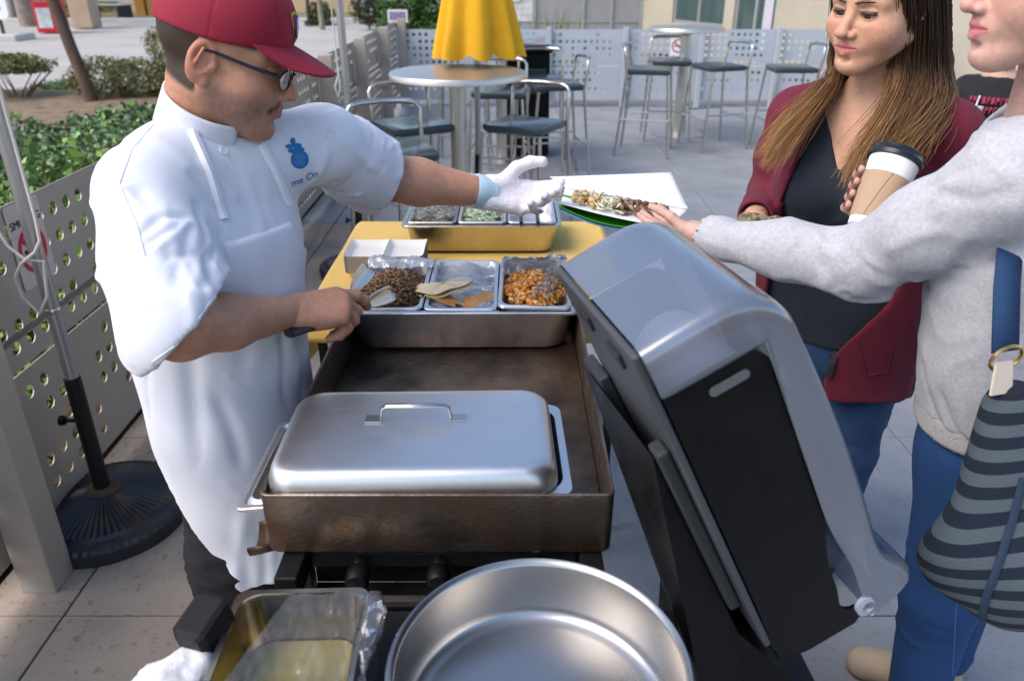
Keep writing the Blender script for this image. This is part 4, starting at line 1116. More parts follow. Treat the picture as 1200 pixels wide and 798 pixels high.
MB().box((TX0 + .13, TY0 - 2.4, TZ - .03), (TX1 + .13, TY1 - 2.4, TZ)).obj('table_top', mat('table_board', (.4, .4, .4), .6), tb)
for x in (TX0 + .05, TX1 - .05):
    for y in (TY0 + .05, TY1 - .05): MB().tube([(x + .13, y - 2.4, 0), (x + .13, y - 2.4, TZ - .031)], .014, 10).obj('leg', m_blackmetal, tb, smooth=True)
# two stacks of paper food trays, nested
m_tray = mat('paper_tray', (.72, .68, .63), .8, var=.04, vscale=10)
def tray_mesh(w_=.105, d_=.16, h=.035):
    g = MB(); rr = []
    def ring(s_, z, bow): 
        R0 = rrect(w_ * s_, d_ * s_, .012, z, 3)
        return [Vector((p.x, p.y, p.z - bow * (1 - (2 * p.x / (w_ * s_)) ** 2) * (1 if abs(p.y) > d_ * s_ * .4 else .4))) for p in R0]
    g.loft([ring(.78, 0, 0), ring(1, h, .010)], True, False)
    g.loft([ring(.77, .0012, 0), ring(.99, h + .0003, .010)], True, False)
    return g.mesh('paper_tray')
tme = tray_mesh(.122, .165, .022)
ps = Vector((-.395, 2.36, 0))
for sx_ in (-.061, .061):
    for k in range(14):
        o = link('paper_tray', tme, m_tray); o.location = (ps.x + sx_, 2.33 + random.uniform(-.001, .001), TZ + .009 + k * .0042); o.rotation_euler = (0, 0, R_(random.uniform(-.8, .8)))
        tag(o, 'off-white paper food tray in the %s nested stack on the yellow cloth' % ('outer' if sx_ < 0 else 'inner'), 'paper tray', 'nested paper food trays')

# ---------------------------------------------------------------- pan of oil, round pot, towel
OP = (pt(0, 0, 1)); oc = Vector((-.285, .665, .845))
oil = pan_mesh(.185, .33, .10, .035, .009, taper=.014).obj('oil_pan', m_panw, smooth=True); oil.location = oc; oil.rotation_euler = (0, 0, R_(2))
tag(oil, 'third-size stainless pan of yellow oil half covered by cling film', 'pan')
o = MB().loft([rrect(.143, .286, .03, -.004, 6), rrect(.146, .29, .03, 0, 6)], True, True).obj('cooking_oil', mat('oil', (.62, .50, .06), .04, spec=.6, trans=.55, ior=1.45), smooth=True)
o.location = (oc.x, oc.y, oc.z - .078); o.rotation_euler = (0, 0, R_(2)); tag(o, 'shallow pool of yellow cooking oil in the small stainless pan', 'oil')
def ff(a, b):
    x = oc.x - .02 + .13 * a + .05 * (1 - b) * (a - .5); y = oc.y - .16 + .31 * b
    z = oc.z + .006 - .035 * math.sin(math.pi * min(1, a * 1.2)) * (1 - b) 
    if a > .78: z -= (a - .78) * .25; x -= (a - .78) * .03
    x -= .07 * (1 - b) * (1 - a)
    return (x, y, z)
film('cling_film', 'bunched cling film hanging over the edge of the oil pan', ff, 60, 70, m_film, .008, 36, 34)
def ff2(a, b): 
    an = 6.28 * a; r = .011 + .006 * math.sin(3 * b * 3); return (oc.x + .098 + r * math.cos(an), oc.y + .145 - .2 * b, oc.z + .004 - .03 * b + r * .8 * math.sin(an))
film('cling_film', 'twisted rope of cling film between the oil pan and round pot', ff2, 30, 50, m_film, .007, 37, 50)
pc = Vector((.034, .695, .85)); pr = .187
pot = thing('round_pot', 'wide round stainless pot with an open top beside the oil pan', 'pot', (pc.x, pc.y, .7425))
hp_ = pc.z - .7425
m_pot = mat('pot_steel', (.50, .485, .47), .30, 1.0, var=.05, vscale=3, rvar=.04)
MB().lathe([(0, 0), (pr - .03, 0), (pr - .012, .006), (pr - .006, .02), (pr - .004, hp_ - .006), (pr + .002, hp_ - .003), (pr + .003, hp_ + .001), (pr, hp_ + .004), (pr - .006, hp_ + .002), (pr - .009, hp_ - .004), (pr - .010, hp_ - .078), (pr - .013, hp_ - .088), (pr - .020, hp_ - .094), (pr - .034, hp_ - .0965), (0, hp_ - .097)], 96).obj('body', m_pot, pot, smooth=True, angle=50)
for s_ in (-1, 1):
    MB().tube([(s_ * .02 - .0, -pr * .999 - .002, hp_ - .03), (s_ * .02, -pr - .03, hp_ - .028)], .004, 8).obj('handle_rivet', m_tube, pot, smooth=True)
MB().tube([(-.05, -pr - .001, hp_ - .03), (-.045, -pr - .03, hp_ - .028), (.045, -pr - .03, hp_ - .028), (.05, -pr - .001, hp_ - .03)], .005, 8).obj('handle', m_tube, pot, smooth=True)
# white towel lying by the shelf edge
tw = np.array(pt(206, 800, .985)); f = Field(tw - .16, tw + .14, .004)
f.cone(tw + np.array((-.03, -.07, -.03)), tw + np.array((.012, .012, .0)), .05, .036, .03); f.cone(tw + np.array((.02, -.05, -.02)), tw + np.array((-.025, .0, -.012)), .045, .034, .03); f.cone(tw + np.array((.03, -.08, -.03)), tw + np.array((.075, -.045, -.04)), .045, .03, .03)
V, F = f.mesh(2); N_ = normals(V, F); V = V + N_ * (.006 * fbm(V, 45, 5, 3) + .0008 * fbm(V, 300, 6, 2))[:, None]
o = link('towel', np_mesh('towel', V, F), mat('terry_white', (.78, .78, .79), .95, bump=.5, bscale=700, sheen=.1)); tag(o, 'rolled white terry towel beside the oil pan', 'towel')

# ---------------------------------------------------------------- paper towel dispenser on its stand
DA = Vector((-.256, .966, .018)).normalized(); DB = Vector((.422, .129, -.897)).normalized(); DC = Vector((.870, .222, .441)).normalized()
DO = Vector((.1605, .726, 1.212)); DW, DL, DD = .257, .515, .139
MD = Matrix(((DB.x, DC.x, DA.x, DO.x), (DB.y, DC.y, DA.y, DO.y), (DB.z, DC.z, DA.z, DO.z), (0, 0, 0, 1)))    # local: x=b (down), y=c (out), z=a (width)
dis = thing('towel_dispenser', 'black paper towel dispenser with a smoky translucent curved cover', 'dispenser', DO)
def drel(g): g.v = [tuple((MD @ Vector(p)) - DO) for p in g.v]; return g
def arc(cx, cy, r, a0, a1, n=8): return [(cx + r * math.cos(R_(a0 + (a1 - a0) * k / n)), cy + r * math.sin(R_(a0 + (a1 - a0) * k / n))) for k in range(n + 1)]
prof = [(0, 0)] + [(0, .06)] + arc(.042, .088, .042, 180, 90) + [(.30, .128), (.385, .112), (.44, .112)] + arc(.475, .13, .022, -90, 0, 4) + [(.512, .14), (.53, .12)] + arc(.478, .05, .054, 10, -90, 8) + [(.40, 0)]
for z0, nm in ((0, 'side_panel'), (DW - .006, 'side_panel')):
    sp_ = drel(MB().prism(prof, .006, Matrix.Translation((0, 0, z0)))).obj(nm, m_black, dis, bevel=.0015)
    if z0 == 0: drel(MB().loft([[Vector((p.x, p.y, -.0025)) for p in rrect(.012, .05, .0058, 0, 5, .028, .075)], [Vector((p.x, p.y, -.0003)) for p in rrect(.012, .05, .0058, 0, 5, .028, .075)]], True, True)).obj('recess', mat('grey_plastic', (.12, .12, .13), .5), sp_)
drel(MB().box((-.066, -.012, -.004), (.47, -.0025, DW + .004))).obj('back_plate', mat('back_grey', (.06, .066, .075), .45, spec=.3), dis, bevel=.003)
drel(MB().box((.40, -.0004, .0065), (.53, .05, DW - .0065))).obj('bottom_tray', m_black, dis, bevel=.004)
for z_ in (.05, .15): drel(MB().box((-.04, -.0165, z_), (-.02, -.0125, z_ + .04))).obj('mount_slot', m_ink, dis)
# smoky cover: outer shell around the profile, offset from the panels
m_smoke = film_mat('smoky_plastic', tint=(.42, .46, .57), gloss=.65, rough=.17, milk=.34, milkcol=(.30, .345, .44))
cp = [(-.070, -.002), (-.0725, .045)] + arc(.008, .086, .081, 182, 92, 10) + [(.06, .173), (.12, .178), (.25, .186), (.33, .187), (.40, .182), (.44, .198), (.468, .220), (.49, .223), (.505, .20), (.512, .165), (.516, .142)]
cpi = [(x + .004 if x < .3 else x - .001, y - .004) for x, y in cp]
NS = 14; rings = []
def shr(pr_, f):      # pull the cover in at its two ends for rounded edges
    out = []
    for (x, y) in pr_: xi = max(x, .0015); yi = min(y, .126 if x < .40 else .140); out.append((x + (xi - x) * f, y + (yi - y) * f))
    return out
V = []; F = []; nP = len(cp)
zs_ = [-.004, -.010, -.012, -.0115, -.006, .008, .03, .08, .13, .18, .225, .248, .262, .268, .2685, .267, .261]
fs_ = [1, .85, .5, .2, .06, .0, 0, 0, 0, 0, 0, .0, .06, .2, .5, .85, 1]
for z_, f_ in zip(zs_, fs_):
    for (x, y) in shr(cp, f_): V.append((x, y, z_))
for i in range(len(zs_) - 1):
    for k in range(nP - 1): F.append((i * nP + k, i * nP + k + 1, (i + 1) * nP + k + 1, (i + 1) * nP + k))
cv = drel(MB().add(V, F)).obj('smoky_cover', m_smoke, dis, smooth=True, angle=70)
s_ = cv.modifiers.new('sub', 'SUBSURF'); s_.levels = 1; s_.render_levels = 2
g = MB().lathe([(.016, -.006), (.018, -.004), (.018, .002), (.009, .003), (.008, -.003), (0, -.003)], 20); g.v = [(x + .498, y + .142, -z - .006) for x, y, z in g.v]
drel(g).obj('lock', mat('lock_plastic', (.35, .38, .45), .2), dis, smooth=True)
MR = Matrix.Translation((.12, .085, .02))
drel(MB().lathe([(.02, 0), (.02, DW - .04), (.055, DW - .04), (.055, 0)], 40, M=MR)).obj('paper_roll', mat('towel_paper', (.72, .73, .78), .9, bump=.2, bscale=90), dis, smooth=True)
def pw(a, b):
    y = .150 + .016 * math.sin(2.5 * b + 1) + .006 * math.sin(8 * a + 5 * b); return (.25 + .215 * b, y + .004 + .020 * b * b, .003 + (DW - .01) * a)
V, F = grid_mesh(24, 24, pw); drel(MB().add(V, F)).obj('paper_sheet', mat('towel_paper'), dis, smooth=True)
# stand
sd_ = thing('dispenser_stand', 'tall black plastic stand carrying the towel dispenser beside the round pot', 'stand', (.45, .9, 0))
def hull_prism(near, far):
    n = len(near); V = [Vector(p) for p in near + far]; F = [tuple(range(n)), tuple(range(2 * n - 1, n - 1, -1))] + [(i, n + i, n + (i + 1) % n, (i + 1) % n) for i in range(n)]
    return MB().add([p - Vector((.45, .9, 0)) for p in V], F)
def bpt(b, c, a): return MD @ Vector((b, c, a))
n1, n2 = bpt(.10, -.032, .035), bpt(.47, -.032, .035); f1, f2 = bpt(.12, -.032, .30), bpt(.47, -.032, .30)
def down(p, q, z): s = (z - p.z) / (q.z - p.z); return p + (q - p) * s
L0 = Vector((.265, .785, .72)); L1 = Vector((.262, 1.055, .655))
near = [n1, n2, Vector((.46, .78, .66)), Vector((.46, .78, 0)), Vector((.30, .80, 0)), L0]
far = [f1, f2, Vector((.44, 1.08, .66)), Vector((.44, 1.08, 0)), Vector((.29, 1.08, 0)), L1]
hull_prism(near, far).obj('column', m_black, sd_)
def srel2(g): g.v = [tuple((MD @ Vector(p)) - Vector((.45, .9, 0))) for p in g.v]; return g
srel2(MB().box((.09, -.030, .02), (.40, -.013, .05))).obj('bracket', mat('bracket_grey', (.03, .034, .04), .5, spec=.25), sd_, bevel=.004)
srel2(MB().box((.10, -.030, .22), (.42, -.013, .29))).obj('bracket', mat('bracket_grey'), sd_, bevel=.004)
srel2(MB().box((.36, -.030, .052), (.40, -.013, .218))).obj('bracket', mat('bracket_grey'), sd_, bevel=.004)
MB().box((.26 - .45, .74 - .9, 0), (.52 - .45, 1.12 - .9, .03)).obj('foot', m_black, sd_, bevel=.006)
# ================================================================ people
from mathutils.bvhtree import BVHTree
m_skin = mat('skin', attr='Col', rough=.48, spec=.4, bump=.22, bscale=600, sss=.15, var=.15, vscale=90)
def segd(V, a, b):
    a = np.array(a, np.float32); b = np.array(b, np.float32); d = b - a
    t = np.clip(((V - a) @ d) / (d @ d + 1e-12), 0, 1); return np.linalg.norm(V - a - t[:, None] * d, axis=1)
def mixc(C, m, col): return C * (1 - m[:, None]) + np.array(col, np.float32) * m[:, None]

def make_head(skin, lip, brow, fem=0.0, neck=((-.03, 0, -.06), (-.05, 0, -.21)), open_mouth=0.0, lid=.005, stubble=None, hair=None, moustache=None, scale=1.0, h=.0022, eyecol=(.05, .03, .02), makeup=0, full=0.0, nosew=1.0, ear=1.0, wide=1.0):
    """head in local axes x forward, y left, z up; returns V,F,C and eyeballs"""
    f = Field((-.15, -.115, -.235), (.15, .115, .15), h); S = (-1, 1)
    f.ell((-.012, 0, .035), (.098, .078, .088), 0)
    f.ell((.018, 0, -.012), (.074, .066 + .004 * full, .092), .03)
    f.ell((.038, 0, .062), (.054, .058, .046), .03)
    f.cone((.040, 0, -.04), (.060, 0, -.085), .050 + .003 * full, .030, .03)
    for s in S:
        f.cone((-.008, s * (.056 - .004 * fem), -.046), (.068, s * .014, -.099), .020 + .004 * full, .0165, .03)
        f.ell((.052, s * .041, -.032), (.032, .028 + .006 * full, .034), .028)
        f.cone((.084, s * .012, .026), (.066, s * .050, .025), .0125 - .003 * fem, .011, .02)
    f.ell((.079, 0, -.101), (.019, .020, .016), .016)
    for s in S: f.ell((.099, s * .032, .004), (.019, .019, .0125), .015, 'sub')
    f.ell((.083, 0, -.061), (.020, .030, .023), .018)
    f.cone((.086, 0, .016), (.113, 0, -.026), .0085, .0105, .012)
    f.ell((.1145, 0, -.0315), (.0115, .0115 * nosew, .0100), .007)
    for s in S:
        f.ell((.1025, s * .0135 * nosew, -.0355), (.0100, .0078, .0080), .006)
        f.ell((.1065, s * .0072 * nosew, -.0440), (.0050, .0036, .0040), .002, 'sub')
        e = (.0775, s * .0315, .0035)
        f.ell(e, (.0154, .0170, .0148), .005)
        f.cone((.0905, s * .0195, .0095), (.082, s * .046, .0085), .0024, .002, .004)
        f.ell((.0955, s * .0315, .0000), (.020, .0150, lid), .0012, 'sub')
    L = open_mouth
    for s in S:
        f.cone((.1010, 0, -.0560 + .001 * L), (.0915, s * .0255, -.0620), .0058 + .0014 * fem, .0030, .004)
        f.cone((.0990, 0, -.0680 - .005 * L), (.0915, s * .0225, -.0650 - .002 * L), .0072 + .0014 * fem, .0040, .004)
        f.cone((.1095, 0, -.0620 - .002 * L), (.0955, s * .0245, -.0630), .0017 + .0026 * L, .0012, .0015, 'sub')
    f.ell((.0985, 0, -.0835 - .004 * L), (.008, .015, .005), .008, 'sub')
    for s in S:
        Rt = Matrix.Rotation(R_(-12), 3, 'Y') @ Matrix.Rotation(R_(s * 18), 3, 'Z')
        rl_ = [list(r) for r in Rt]; E = ear
        f.ell((-.014, s * .0820, -.004), (.0190 * E, .0090, .0310 * E), .005, rot=rl_)
        f.ell((-.0100, s * .0955, .001), (.0140 * E, .0140, .0215 * E), .002, 'sub', rot=rl_)
        f.cone((-.019 * E, s * .0895, -.013), (-.012, s * .0905, .013 * E), .0028, .0030, .003)
        f.ell((.0045, s * .0800, -.008), (.0055, .0055, .0075), .004)
        f.ell((-.0075, s * .0815, -.0285 * E), (.0085, .0060, .0085), .004)
    r0 = .053 - .007 * fem + .002 * full
    r0 /= wide
    f.cone(neck[0], neck[1], r0, r0 + .006, .03)
    if not fem: f.ell((.02, 0, -.13), (.02, .015, .02), .02)
    V, F = f.mesh(1)
    C = np.tile(np.array(skin, np.float32), (len(V), 1))
    C *= (1 + .04 * fbm(V, 60, 3, 3))[:, None]
    for s in S: C = mixc(C, .35 * np.exp(-((V - np.array((.075, s * .045, -.03))) ** 2).sum(1) / .0005), np.array(skin) * np.array((1.12, .78, .75)))
    C = mixc(C, .35 * np.exp(-((V - np.array((.115, 0, -.033))) ** 2).sum(1) / .0003), np.array(skin) * np.array((1.08, .8, .76)))
    C = mixc(C, .45 * sm(np.abs(V[:, 1]), .076, .09), np.array(skin) * np.array((1.1, .74, .7)))
    if stubble is not None:
        m = sm(V[:, 0], -.02, .015) * sm(-V[:, 2], .028, .05) * sm(V[:, 2], -.135, -.1) * .55 * (.6 + .4 * np.clip(fbm(V, 500, 8, 2) + .5, 0, 1)); C = mixc(C, np.clip(m, 0, 1), stubble)
    if moustache is not None:
        for s in S: C = mixc(C, .9 * sm(-segd(V, (.103, s * .004, -.0495), (.088, s * .027, -.060)), -.0105, -.006) * .95, moustache)
        C = mixc(C, .6 * sm(-segd(V, (.097, 0, -.083), (.094, 0, -.093)), -.006, -.003), moustache)
    dl = np.minimum(segd(V, (.1010, 0, -.0560), (.0925, .0250, -.0620)), segd(V, (.1010, 0, -.0560), (.0925, -.0250, -.0620)))
    dl2 = np.minimum(segd(V, (.0985, 0, -.0668 - .005 * L), (.0925, .0225, -.0650)), segd(V, (.0985, 0, -.0668 - .005 * L), (.0925, -.0225, -.0650)))
    tl = 1 - sm(np.abs(V[:, 1]), .004, .027); C = mixc(C, .9 * np.maximum(sm(.0046 + .0042 * tl - dl, -.0010, .0010), sm(.0056 + .0044 * tl - dl2, -.0010, .0010)) * sm(V[:, 0], .080, .085) * (np.abs(V[:, 1]) < .028), lip)
    C = mixc(C, .95 * sm(-(V[:, 2] + .0620 + .002 * L) ** 2, -.0022 ** 2 - 3e-6 * L, 0) * sm(-np.abs(V[:, 1]), -.019, -.014) * sm(-V[:, 0], -.1005, -.096) * sm(V[:, 0], .07, .08), (.05, .015, .015))
    for s in S:
        db = np.minimum(segd(V, (.0985, s * .013, .0245), (.088, s * .034, .0315)), segd(V, (.088, s * .034, .0315), (.068, s * .054, .026)))
        C = mixc(C, .85 * sm(-db, -.0062 + .0015 * fem, -.003 + .001 * fem) * (.75 + .25 * np.clip(fbm(V, 600, 4, 2), -1, 1)), brow)
        if makeup:
            de = np.minimum(segd(V, (.0935, s * .021, .006), (.0935, s * .0315, .0085)), segd(V, (.0935, s * .0315, .0085), (.083, s * .047, .0065)))
            C = mixc(C, .95 * sm(-de, -.0052, -.0022), (.015, .01, .008))
            dd = np.linalg.norm((V - np.array((.092, s * .032, .01))) / np.array((.02, .018, .008)), axis=1); C = mixc(C, .35 * makeup * sm(-dd, -1.1, -.6), np.array(skin) * .45)
        dn = np.linalg.norm(V - np.array((.1065, s * .0072 * nosew, -.0425)), axis=1); C = mixc(C, .85 * sm(-dn, -.0055, -.003), (.07, .02, .015))
    if hair is not None:
        m = sm(-(V[:, 0] - .0 - .35 * V[:, 2]), -.004, .006) * sm(V[:, 2] + .25 * V[:, 0], -.075, -.06) * (np.abs(V[:, 1]) < .0775 + .02 * (V[:, 0] < -.035))
        m = np.maximum(m, sm(V[:, 2], .028, .036) * (V[:, 0] < .06)) ; m = m * sm(V[:, 2], -.07, -.05)
        C = mixc(C, m * .95, hair)
    eyes = []
    for s in S:
        g = MB().lathe([(0, -.0128), (.0064, -.0111), (.0111, -.0064), (.0128, 0), (.0118, .005), (.0098, .0082), (.0074, .0104), (.0071, .0107), (.0026, .0125), (.0024, .01255), (0, .0128)], 20)
        Ve = np.array(g.v, np.float32); rr = np.hypot(Ve[:, 0], Ve[:, 1]); fr = Ve[:, 2] > .008
        Ce = np.tile(np.array((.55, .50, .48), np.float32), (len(Ve), 1)); Ce[(Ve[:, 2] > .0085) & (rr < .0100)] = eyecol; Ce[fr & (rr < .0025)] = (.005, .005, .005)
        Vw = np.stack([Ve[:, 2], Ve[:, 0], Ve[:, 1]], 1)      # look along +x, slightly down
        q = R_(20); Vw = np.stack([Vw[:, 0] * math.cos(q) + Vw[:, 2] * math.sin(q), Vw[:, 1], -Vw[:, 0] * math.sin(q) + Vw[:, 2] * math.cos(q)], 1)
        eyes.append((Vw + np.array((.0775, s * .0315, .0035), np.float32), g.f, Ce))
    wv = np.array((1, wide, 1), np.float32) * scale
    return V * wv, F, C, [(v * wv, fc, c) for v, fc, c in eyes]
def head_matrix(o, fwd, up=(0, 0, 1)):
    x = Vector(fwd).normalized(); z = Vector(up); z = (z - x * z.dot(x)).normalized(); y = z.cross(x)
    return Matrix(((x.x, y.x, z.x, o[0]), (x.y, y.y, z.y, o[1]), (x.z, y.z, z.z, o[2]), (0, 0, 0, 1)))
m_eye = mat('eyeball', attr='Col', rough=.08, spec=.7)
def put_eyes(eyes, M, root):
    for v, fc, c in eyes:
        V = xf(M, v); me = bpy.data.meshes.new('eye'); me.from_pydata([tuple(p) for p in V], [], fc); me.shade_smooth()
        a = me.color_attributes.new('Col', 'FLOAT_COLOR', 'POINT'); cc = np.ones((len(V), 4), np.float32); cc[:, :3] = c; a.data.foreach_set('color', cc.ravel())
        link('eye', me, m_eye, root)

def make_hand(wr, fwd, nrm, side, curls, thumb, skin, spread=.06, scale=1.0, h=.0022, nail=None, slim=1.0, wrist_r=.026):
    """hand with its wrist at wr; local x towards the fingers, y thumb side, z back of the hand"""
    x = Vector(fwd).normalized(); n = Vector(nrm); n = (n - x * n.dot(x)).normalized(); y = n.cross(x) if side == 'R' else x.cross(n)
    f = Field((-.07, -.085, -.10), (.22, .11, .06), h)
    f.cone((-.06, 0, 0), (.0, 0, 0), wrist_r, wrist_r * .95, .01, sq=((0, 0, 1), .78))
    B = [(.088, .026, 0), (.092, .0085, .002), (.087, -.0095, .001), (.077, -.0265, -.003)]
    LN = [(.040, .024, .019), (.044, .028, .020), (.040, .026, .020), (.031, .019, .018)]; RD = [.0095, .0098, .0092, .0080]
    nails = []
    for i, b in enumerate(B):
        f.cone((.008, b[1] * .62, -.001), b, .0165, .0128 * slim, .014)
        sp_ = spread * (1.5 - i); A = 0; p = np.array(b); r = RD[i] * slim
        for j in range(3):
            A += R_(curls[i][j]); d = np.array((math.cos(A), sp_ * math.cos(A), -math.sin(A))); d /= np.linalg.norm(d)
            q = p + d * LN[i][j]; f.cone(p, q, r * (1.06 - .07 * j), r * (1.0 - .09 * j), .0035)
            if j < 2: f.ell(q + np.array((math.sin(A), 0, math.cos(A))) * .0012, (r * 1.0,) * 3, .004)
            p = q
        nails.append((p - d * .003 + np.array((math.sin(A), 0, math.cos(A))) * r * .75, r))
    f.cone((.010, .018, -.010), (.048, .030, -.012), .0165, .0135, .014)
    f.cone((.012, -.020, -.010), (.055, -.024, -.010), .013, .011, .014)
    p = np.array((.036, .031, -.012)); r = .0128 * slim
    for j, (d, L) in enumerate(zip(thumb, (.034, .032, .026))):
        d = np.array(d) / np.linalg.norm(d); q = p + d * L; f.cone(p, q, r * (1.02 - .1 * j), r * (.94 - .1 * j), .006); p = q
    nails.append((p - d * .002 + np.array((0, 0, 1)) * r * .5, r))
    V, F = f.mesh(1)
    C = np.tile(np.array(skin, np.float32), (len(V), 1)) * (1 + .06 * fbm(V, 90, 3, 3))[:, None]
    for (c, r) in nails:
        m = sm(-np.linalg.norm(V - c, axis=1), -r * .9, -r * .65)
        C = mixc(C, m * (.95 if nail else .3), nail or np.array(skin) * np.array((1.15, 1.0, .95)))
    for i, b in enumerate(B): C = mixc(C, .3 * np.exp(-((V - np.array((b[0], b[1], .012))) ** 2).sum(1) / .0001), np.array(skin) * np.array((1.1, .8, .78)))
    M = Matrix(((x.x, y.x, n.x, wr[0]), (x.y, y.y, n.y, wr[1]), (x.z, y.z, n.z, wr[2]), (0, 0, 0, 1)))
    if M.to_3x3().determinant() < 0: F = F[:, ::-1]
    return xf(M, V * scale), F, C
def arm(P, skin, h=.004, k=.02):
    pts = np.array([p for p, r in P]); f = Field(pts.min(0) - .1, pts.max(0) + .1, h); f.chain(P, k)
    V, F = f.mesh(1); return V, F, np.tile(np.array(skin, np.float32), (len(V), 1)) * (1 + .05 * fbm(V, 50, 4, 3))[:, None]
def bvh(V, F): return BVHTree.FromPolygons([tuple(p) for p in V.tolist()], F.tolist())
def hit(tree, u, v):
    q, nr, i, d = tree.ray_cast(Vector((0, 0, CH)), ray(u, v).normalized()); return q, nr
def wrinkle(V, F, amp, s, seed, aniso=(1, 1, 1), mask=None):
    N_ = normals(V, F); a = fbm(V * np.array(aniso, np.float32), s, seed, 2); r = 1 - 2 * np.abs(a); r = np.clip(r, -.4, 1)
    d = amp * r
    if mask is not None: d = d * mask
    return (V + N_ * d[:, None]).astype(np.float32)
def rand_folds(V, F, n, dirfn, L, w_, amp, seed, mask=None):
    g = np.random.default_rng(seed); N_ = normals(V, F); idx = np.arange(len(V)) if mask is None else np.where(mask > .5)[0]; d = np.zeros(len(V), np.float32)
    for k in range(n):
        i = g.choice(idx); p = V[i]; t = np.array(dirfn(p, g), np.float32); t = t - N_[i] * (t @ N_[i]); t /= np.linalg.norm(t) + 1e-9
        l = g.uniform(*L); a = p - t * l / 2 - N_[i] * .004; b = p + t * l / 2 - N_[i] * .004; m_ = p + g.normal(0, .006, 3).astype(np.float32)
        ww = g.uniform(*w_); am = g.uniform(*amp) * g.choice((-1, 1))
        bx_ = (np.abs(V - p) < l / 2 + 3 * ww).all(1); Vs = V[bx_]; ds = np.minimum(segd(Vs, a, m_), segd(Vs, m_, b))
        al = np.clip(1 - np.linalg.norm(Vs - p, axis=1) / (l * .62), 0, 1); d[bx_] += am * np.exp(-(ds / ww) ** 2) * sm(al, 0, .6)
    return (V + N_ * d[:, None]).astype(np.float32)
def on_surface(tree, pix, off=.0015):
    out = []
    for (u, v) in pix:
        q, nr = hit(tree, u, v)
        if q is None: continue
        if nr.dot(ray(u, v)) > 0: nr = -nr
        out.append(q + nr * off)
    return out
def seam(tree, pix, r, m, parent, name='seam', off=.0, flat=.6, sub=6):
    P = []
    for a, b in zip(pix[:-1], pix[1:]):
        for k in range(sub): P.append((a[0] + (b[0] - a[0]) * k / sub, a[1] + (b[1] - a[1]) * k / sub))
    P.append(pix[-1]); Q = on_surface(tree, P, off)
    if len(Q) > 2: return MB().tube(Q, r, 6).obj(name, m, parent, smooth=True)
def decal(tree, polys, m, parent, name, off=.0012):
    """flat marks laid on cloth: polygons given as pixel outlines, fan filled"""
    g = MB()
    for poly in polys:
        cu = sum(p[0] for p in poly) / len(poly); cv_ = sum(p[1] for p in poly) / len(poly)
        ring = []
        for a in (1.0, .5):
            ring.append(on_surface(tree, [(cu + (p[0] - cu) * a, cv_ + (p[1] - cv_) * a) for p in poly], off))
        c = on_surface(tree, [(cu, cv_)], off)
        if not c or any(len(r) != len(poly) for r in ring): continue
        n = len(poly)
        g.add(ring[0] + ring[1] + c, [(k, (k + 1) % n, n + (k + 1) % n, n + k) for k in range(n)] + [(n + k, n + (k + 1) % n, 2 * n) for k in range(n)])
    return g.obj(name, m, parent, smooth=True) if g.v else None
def circ(u, v, ru, rv=None, n=20): return [(u + ru * math.cos(2 * math.pi * k / n), v + (rv or ru) * math.sin(2 * math.pi * k / n)) for k in range(n)]

# ---------------------------------------------------------------- the cook
m_jacket = mat('jacket_white', (.70, .715, .78), .85, bump=.25, bscale=900, sheen=.15, var=.015, vscale=4)
m_apron = mat('apron_white', (.71, .725, .79), .85, bump=.2, bscale=700, sheen=.1, var=.015, vscale=3)
m_stitch = mat('stitch_grey', (.70, .71, .76), .9)
SK = (.54, .275, .175)
chef = thing('person', 'cook in a white jacket, white apron, maroon cap and glasses reaching over the griddle', 'person', (-.59, 1.38, 0))
def rel(V, o): return V - np.array(o, np.float32)
CO = chef.location
fT = np.array((.88, -.47, 0)); rT = np.array((-.47, -.88, 0))
SR, SLf = np.array((-.615, 1.265, 1.292)), np.array((-.365, 1.55, 1.315))
ER, WRr = np.array(pt(211, 386, 1.215)), np.array(pt(340, 366, 1.42))
EL, WL = np.array(pt(440, 206, 1.72)), np.array(pt(570, 226, 1.80))
HC = pt(263, 65, 1.31)
HM = head_matrix(HC, (.945, .08, -.31))
nb = np.array((-.548, 1.40, 1.37))
nloc = np.array(HM.inverted() @ Vector(nb)) / 1.02
hV, hF, hC, hE = make_head(SK, (.38, .15, .12), (.05, .035, .03), neck=((-.03, 0, -.06), tuple(nloc)), ear=1.22, stubble=(.20, .14, .12), moustache=(.025, .018, .015), hair=(.010, .008, .007), scale=1.02, full=.6, h=.002)
parts = [(xf(HM, hV), hF, hC)]
hx = np.array(pt(402, 357, 1.475)) - WRr
parts.append(make_hand(WRr, hx, (-.10, -.50, .86), 'R', [(16, 26, 18), (46, 62, 40), (54, 66, 42), (60, 66, 40)], [(.75, .2, -.6), (.9, -.1, -.4), (.9, -.3, -.2)], SK, spread=.03, scale=1.13, slim=1.08, wrist_r=.029))
parts.append(arm([(SR, .06), (ER, .047), (ER * .6 + WRr * .4, .045), (WRr, .030)], SK))
parts.append(arm([(SLf, .06), (EL, .054), (EL * .62 + WL * .38, .051), (WL - (WL - EL) * .06, .034)], SK))
tf = Field((-.90, .98, .0), (-.25, 1.75, 1.45), .008)
tf.chain([((-.59, 1.40, .86), .12), ((-.585, 1.40, 1.05), .13), ((-.57, 1.40, 1.16), .13), (nb - np.array((0, 0, .08)), .09)], .05, sq=(fT, .72))
tf.chain([((-.61, 1.34, .84), .055), ((-.615, 1.32, .48), .05), ((-.65, 1.28, .09), .038)], .05); tf.chain([((-.57, 1.47, .84), .06), ((-.56, 1.45, .48), .05), ((-.57, 1.44, .09), .038)], .05)
V, F = tf.mesh(1); parts.append((V, F, SK))
V, F, C = join_np(parts)
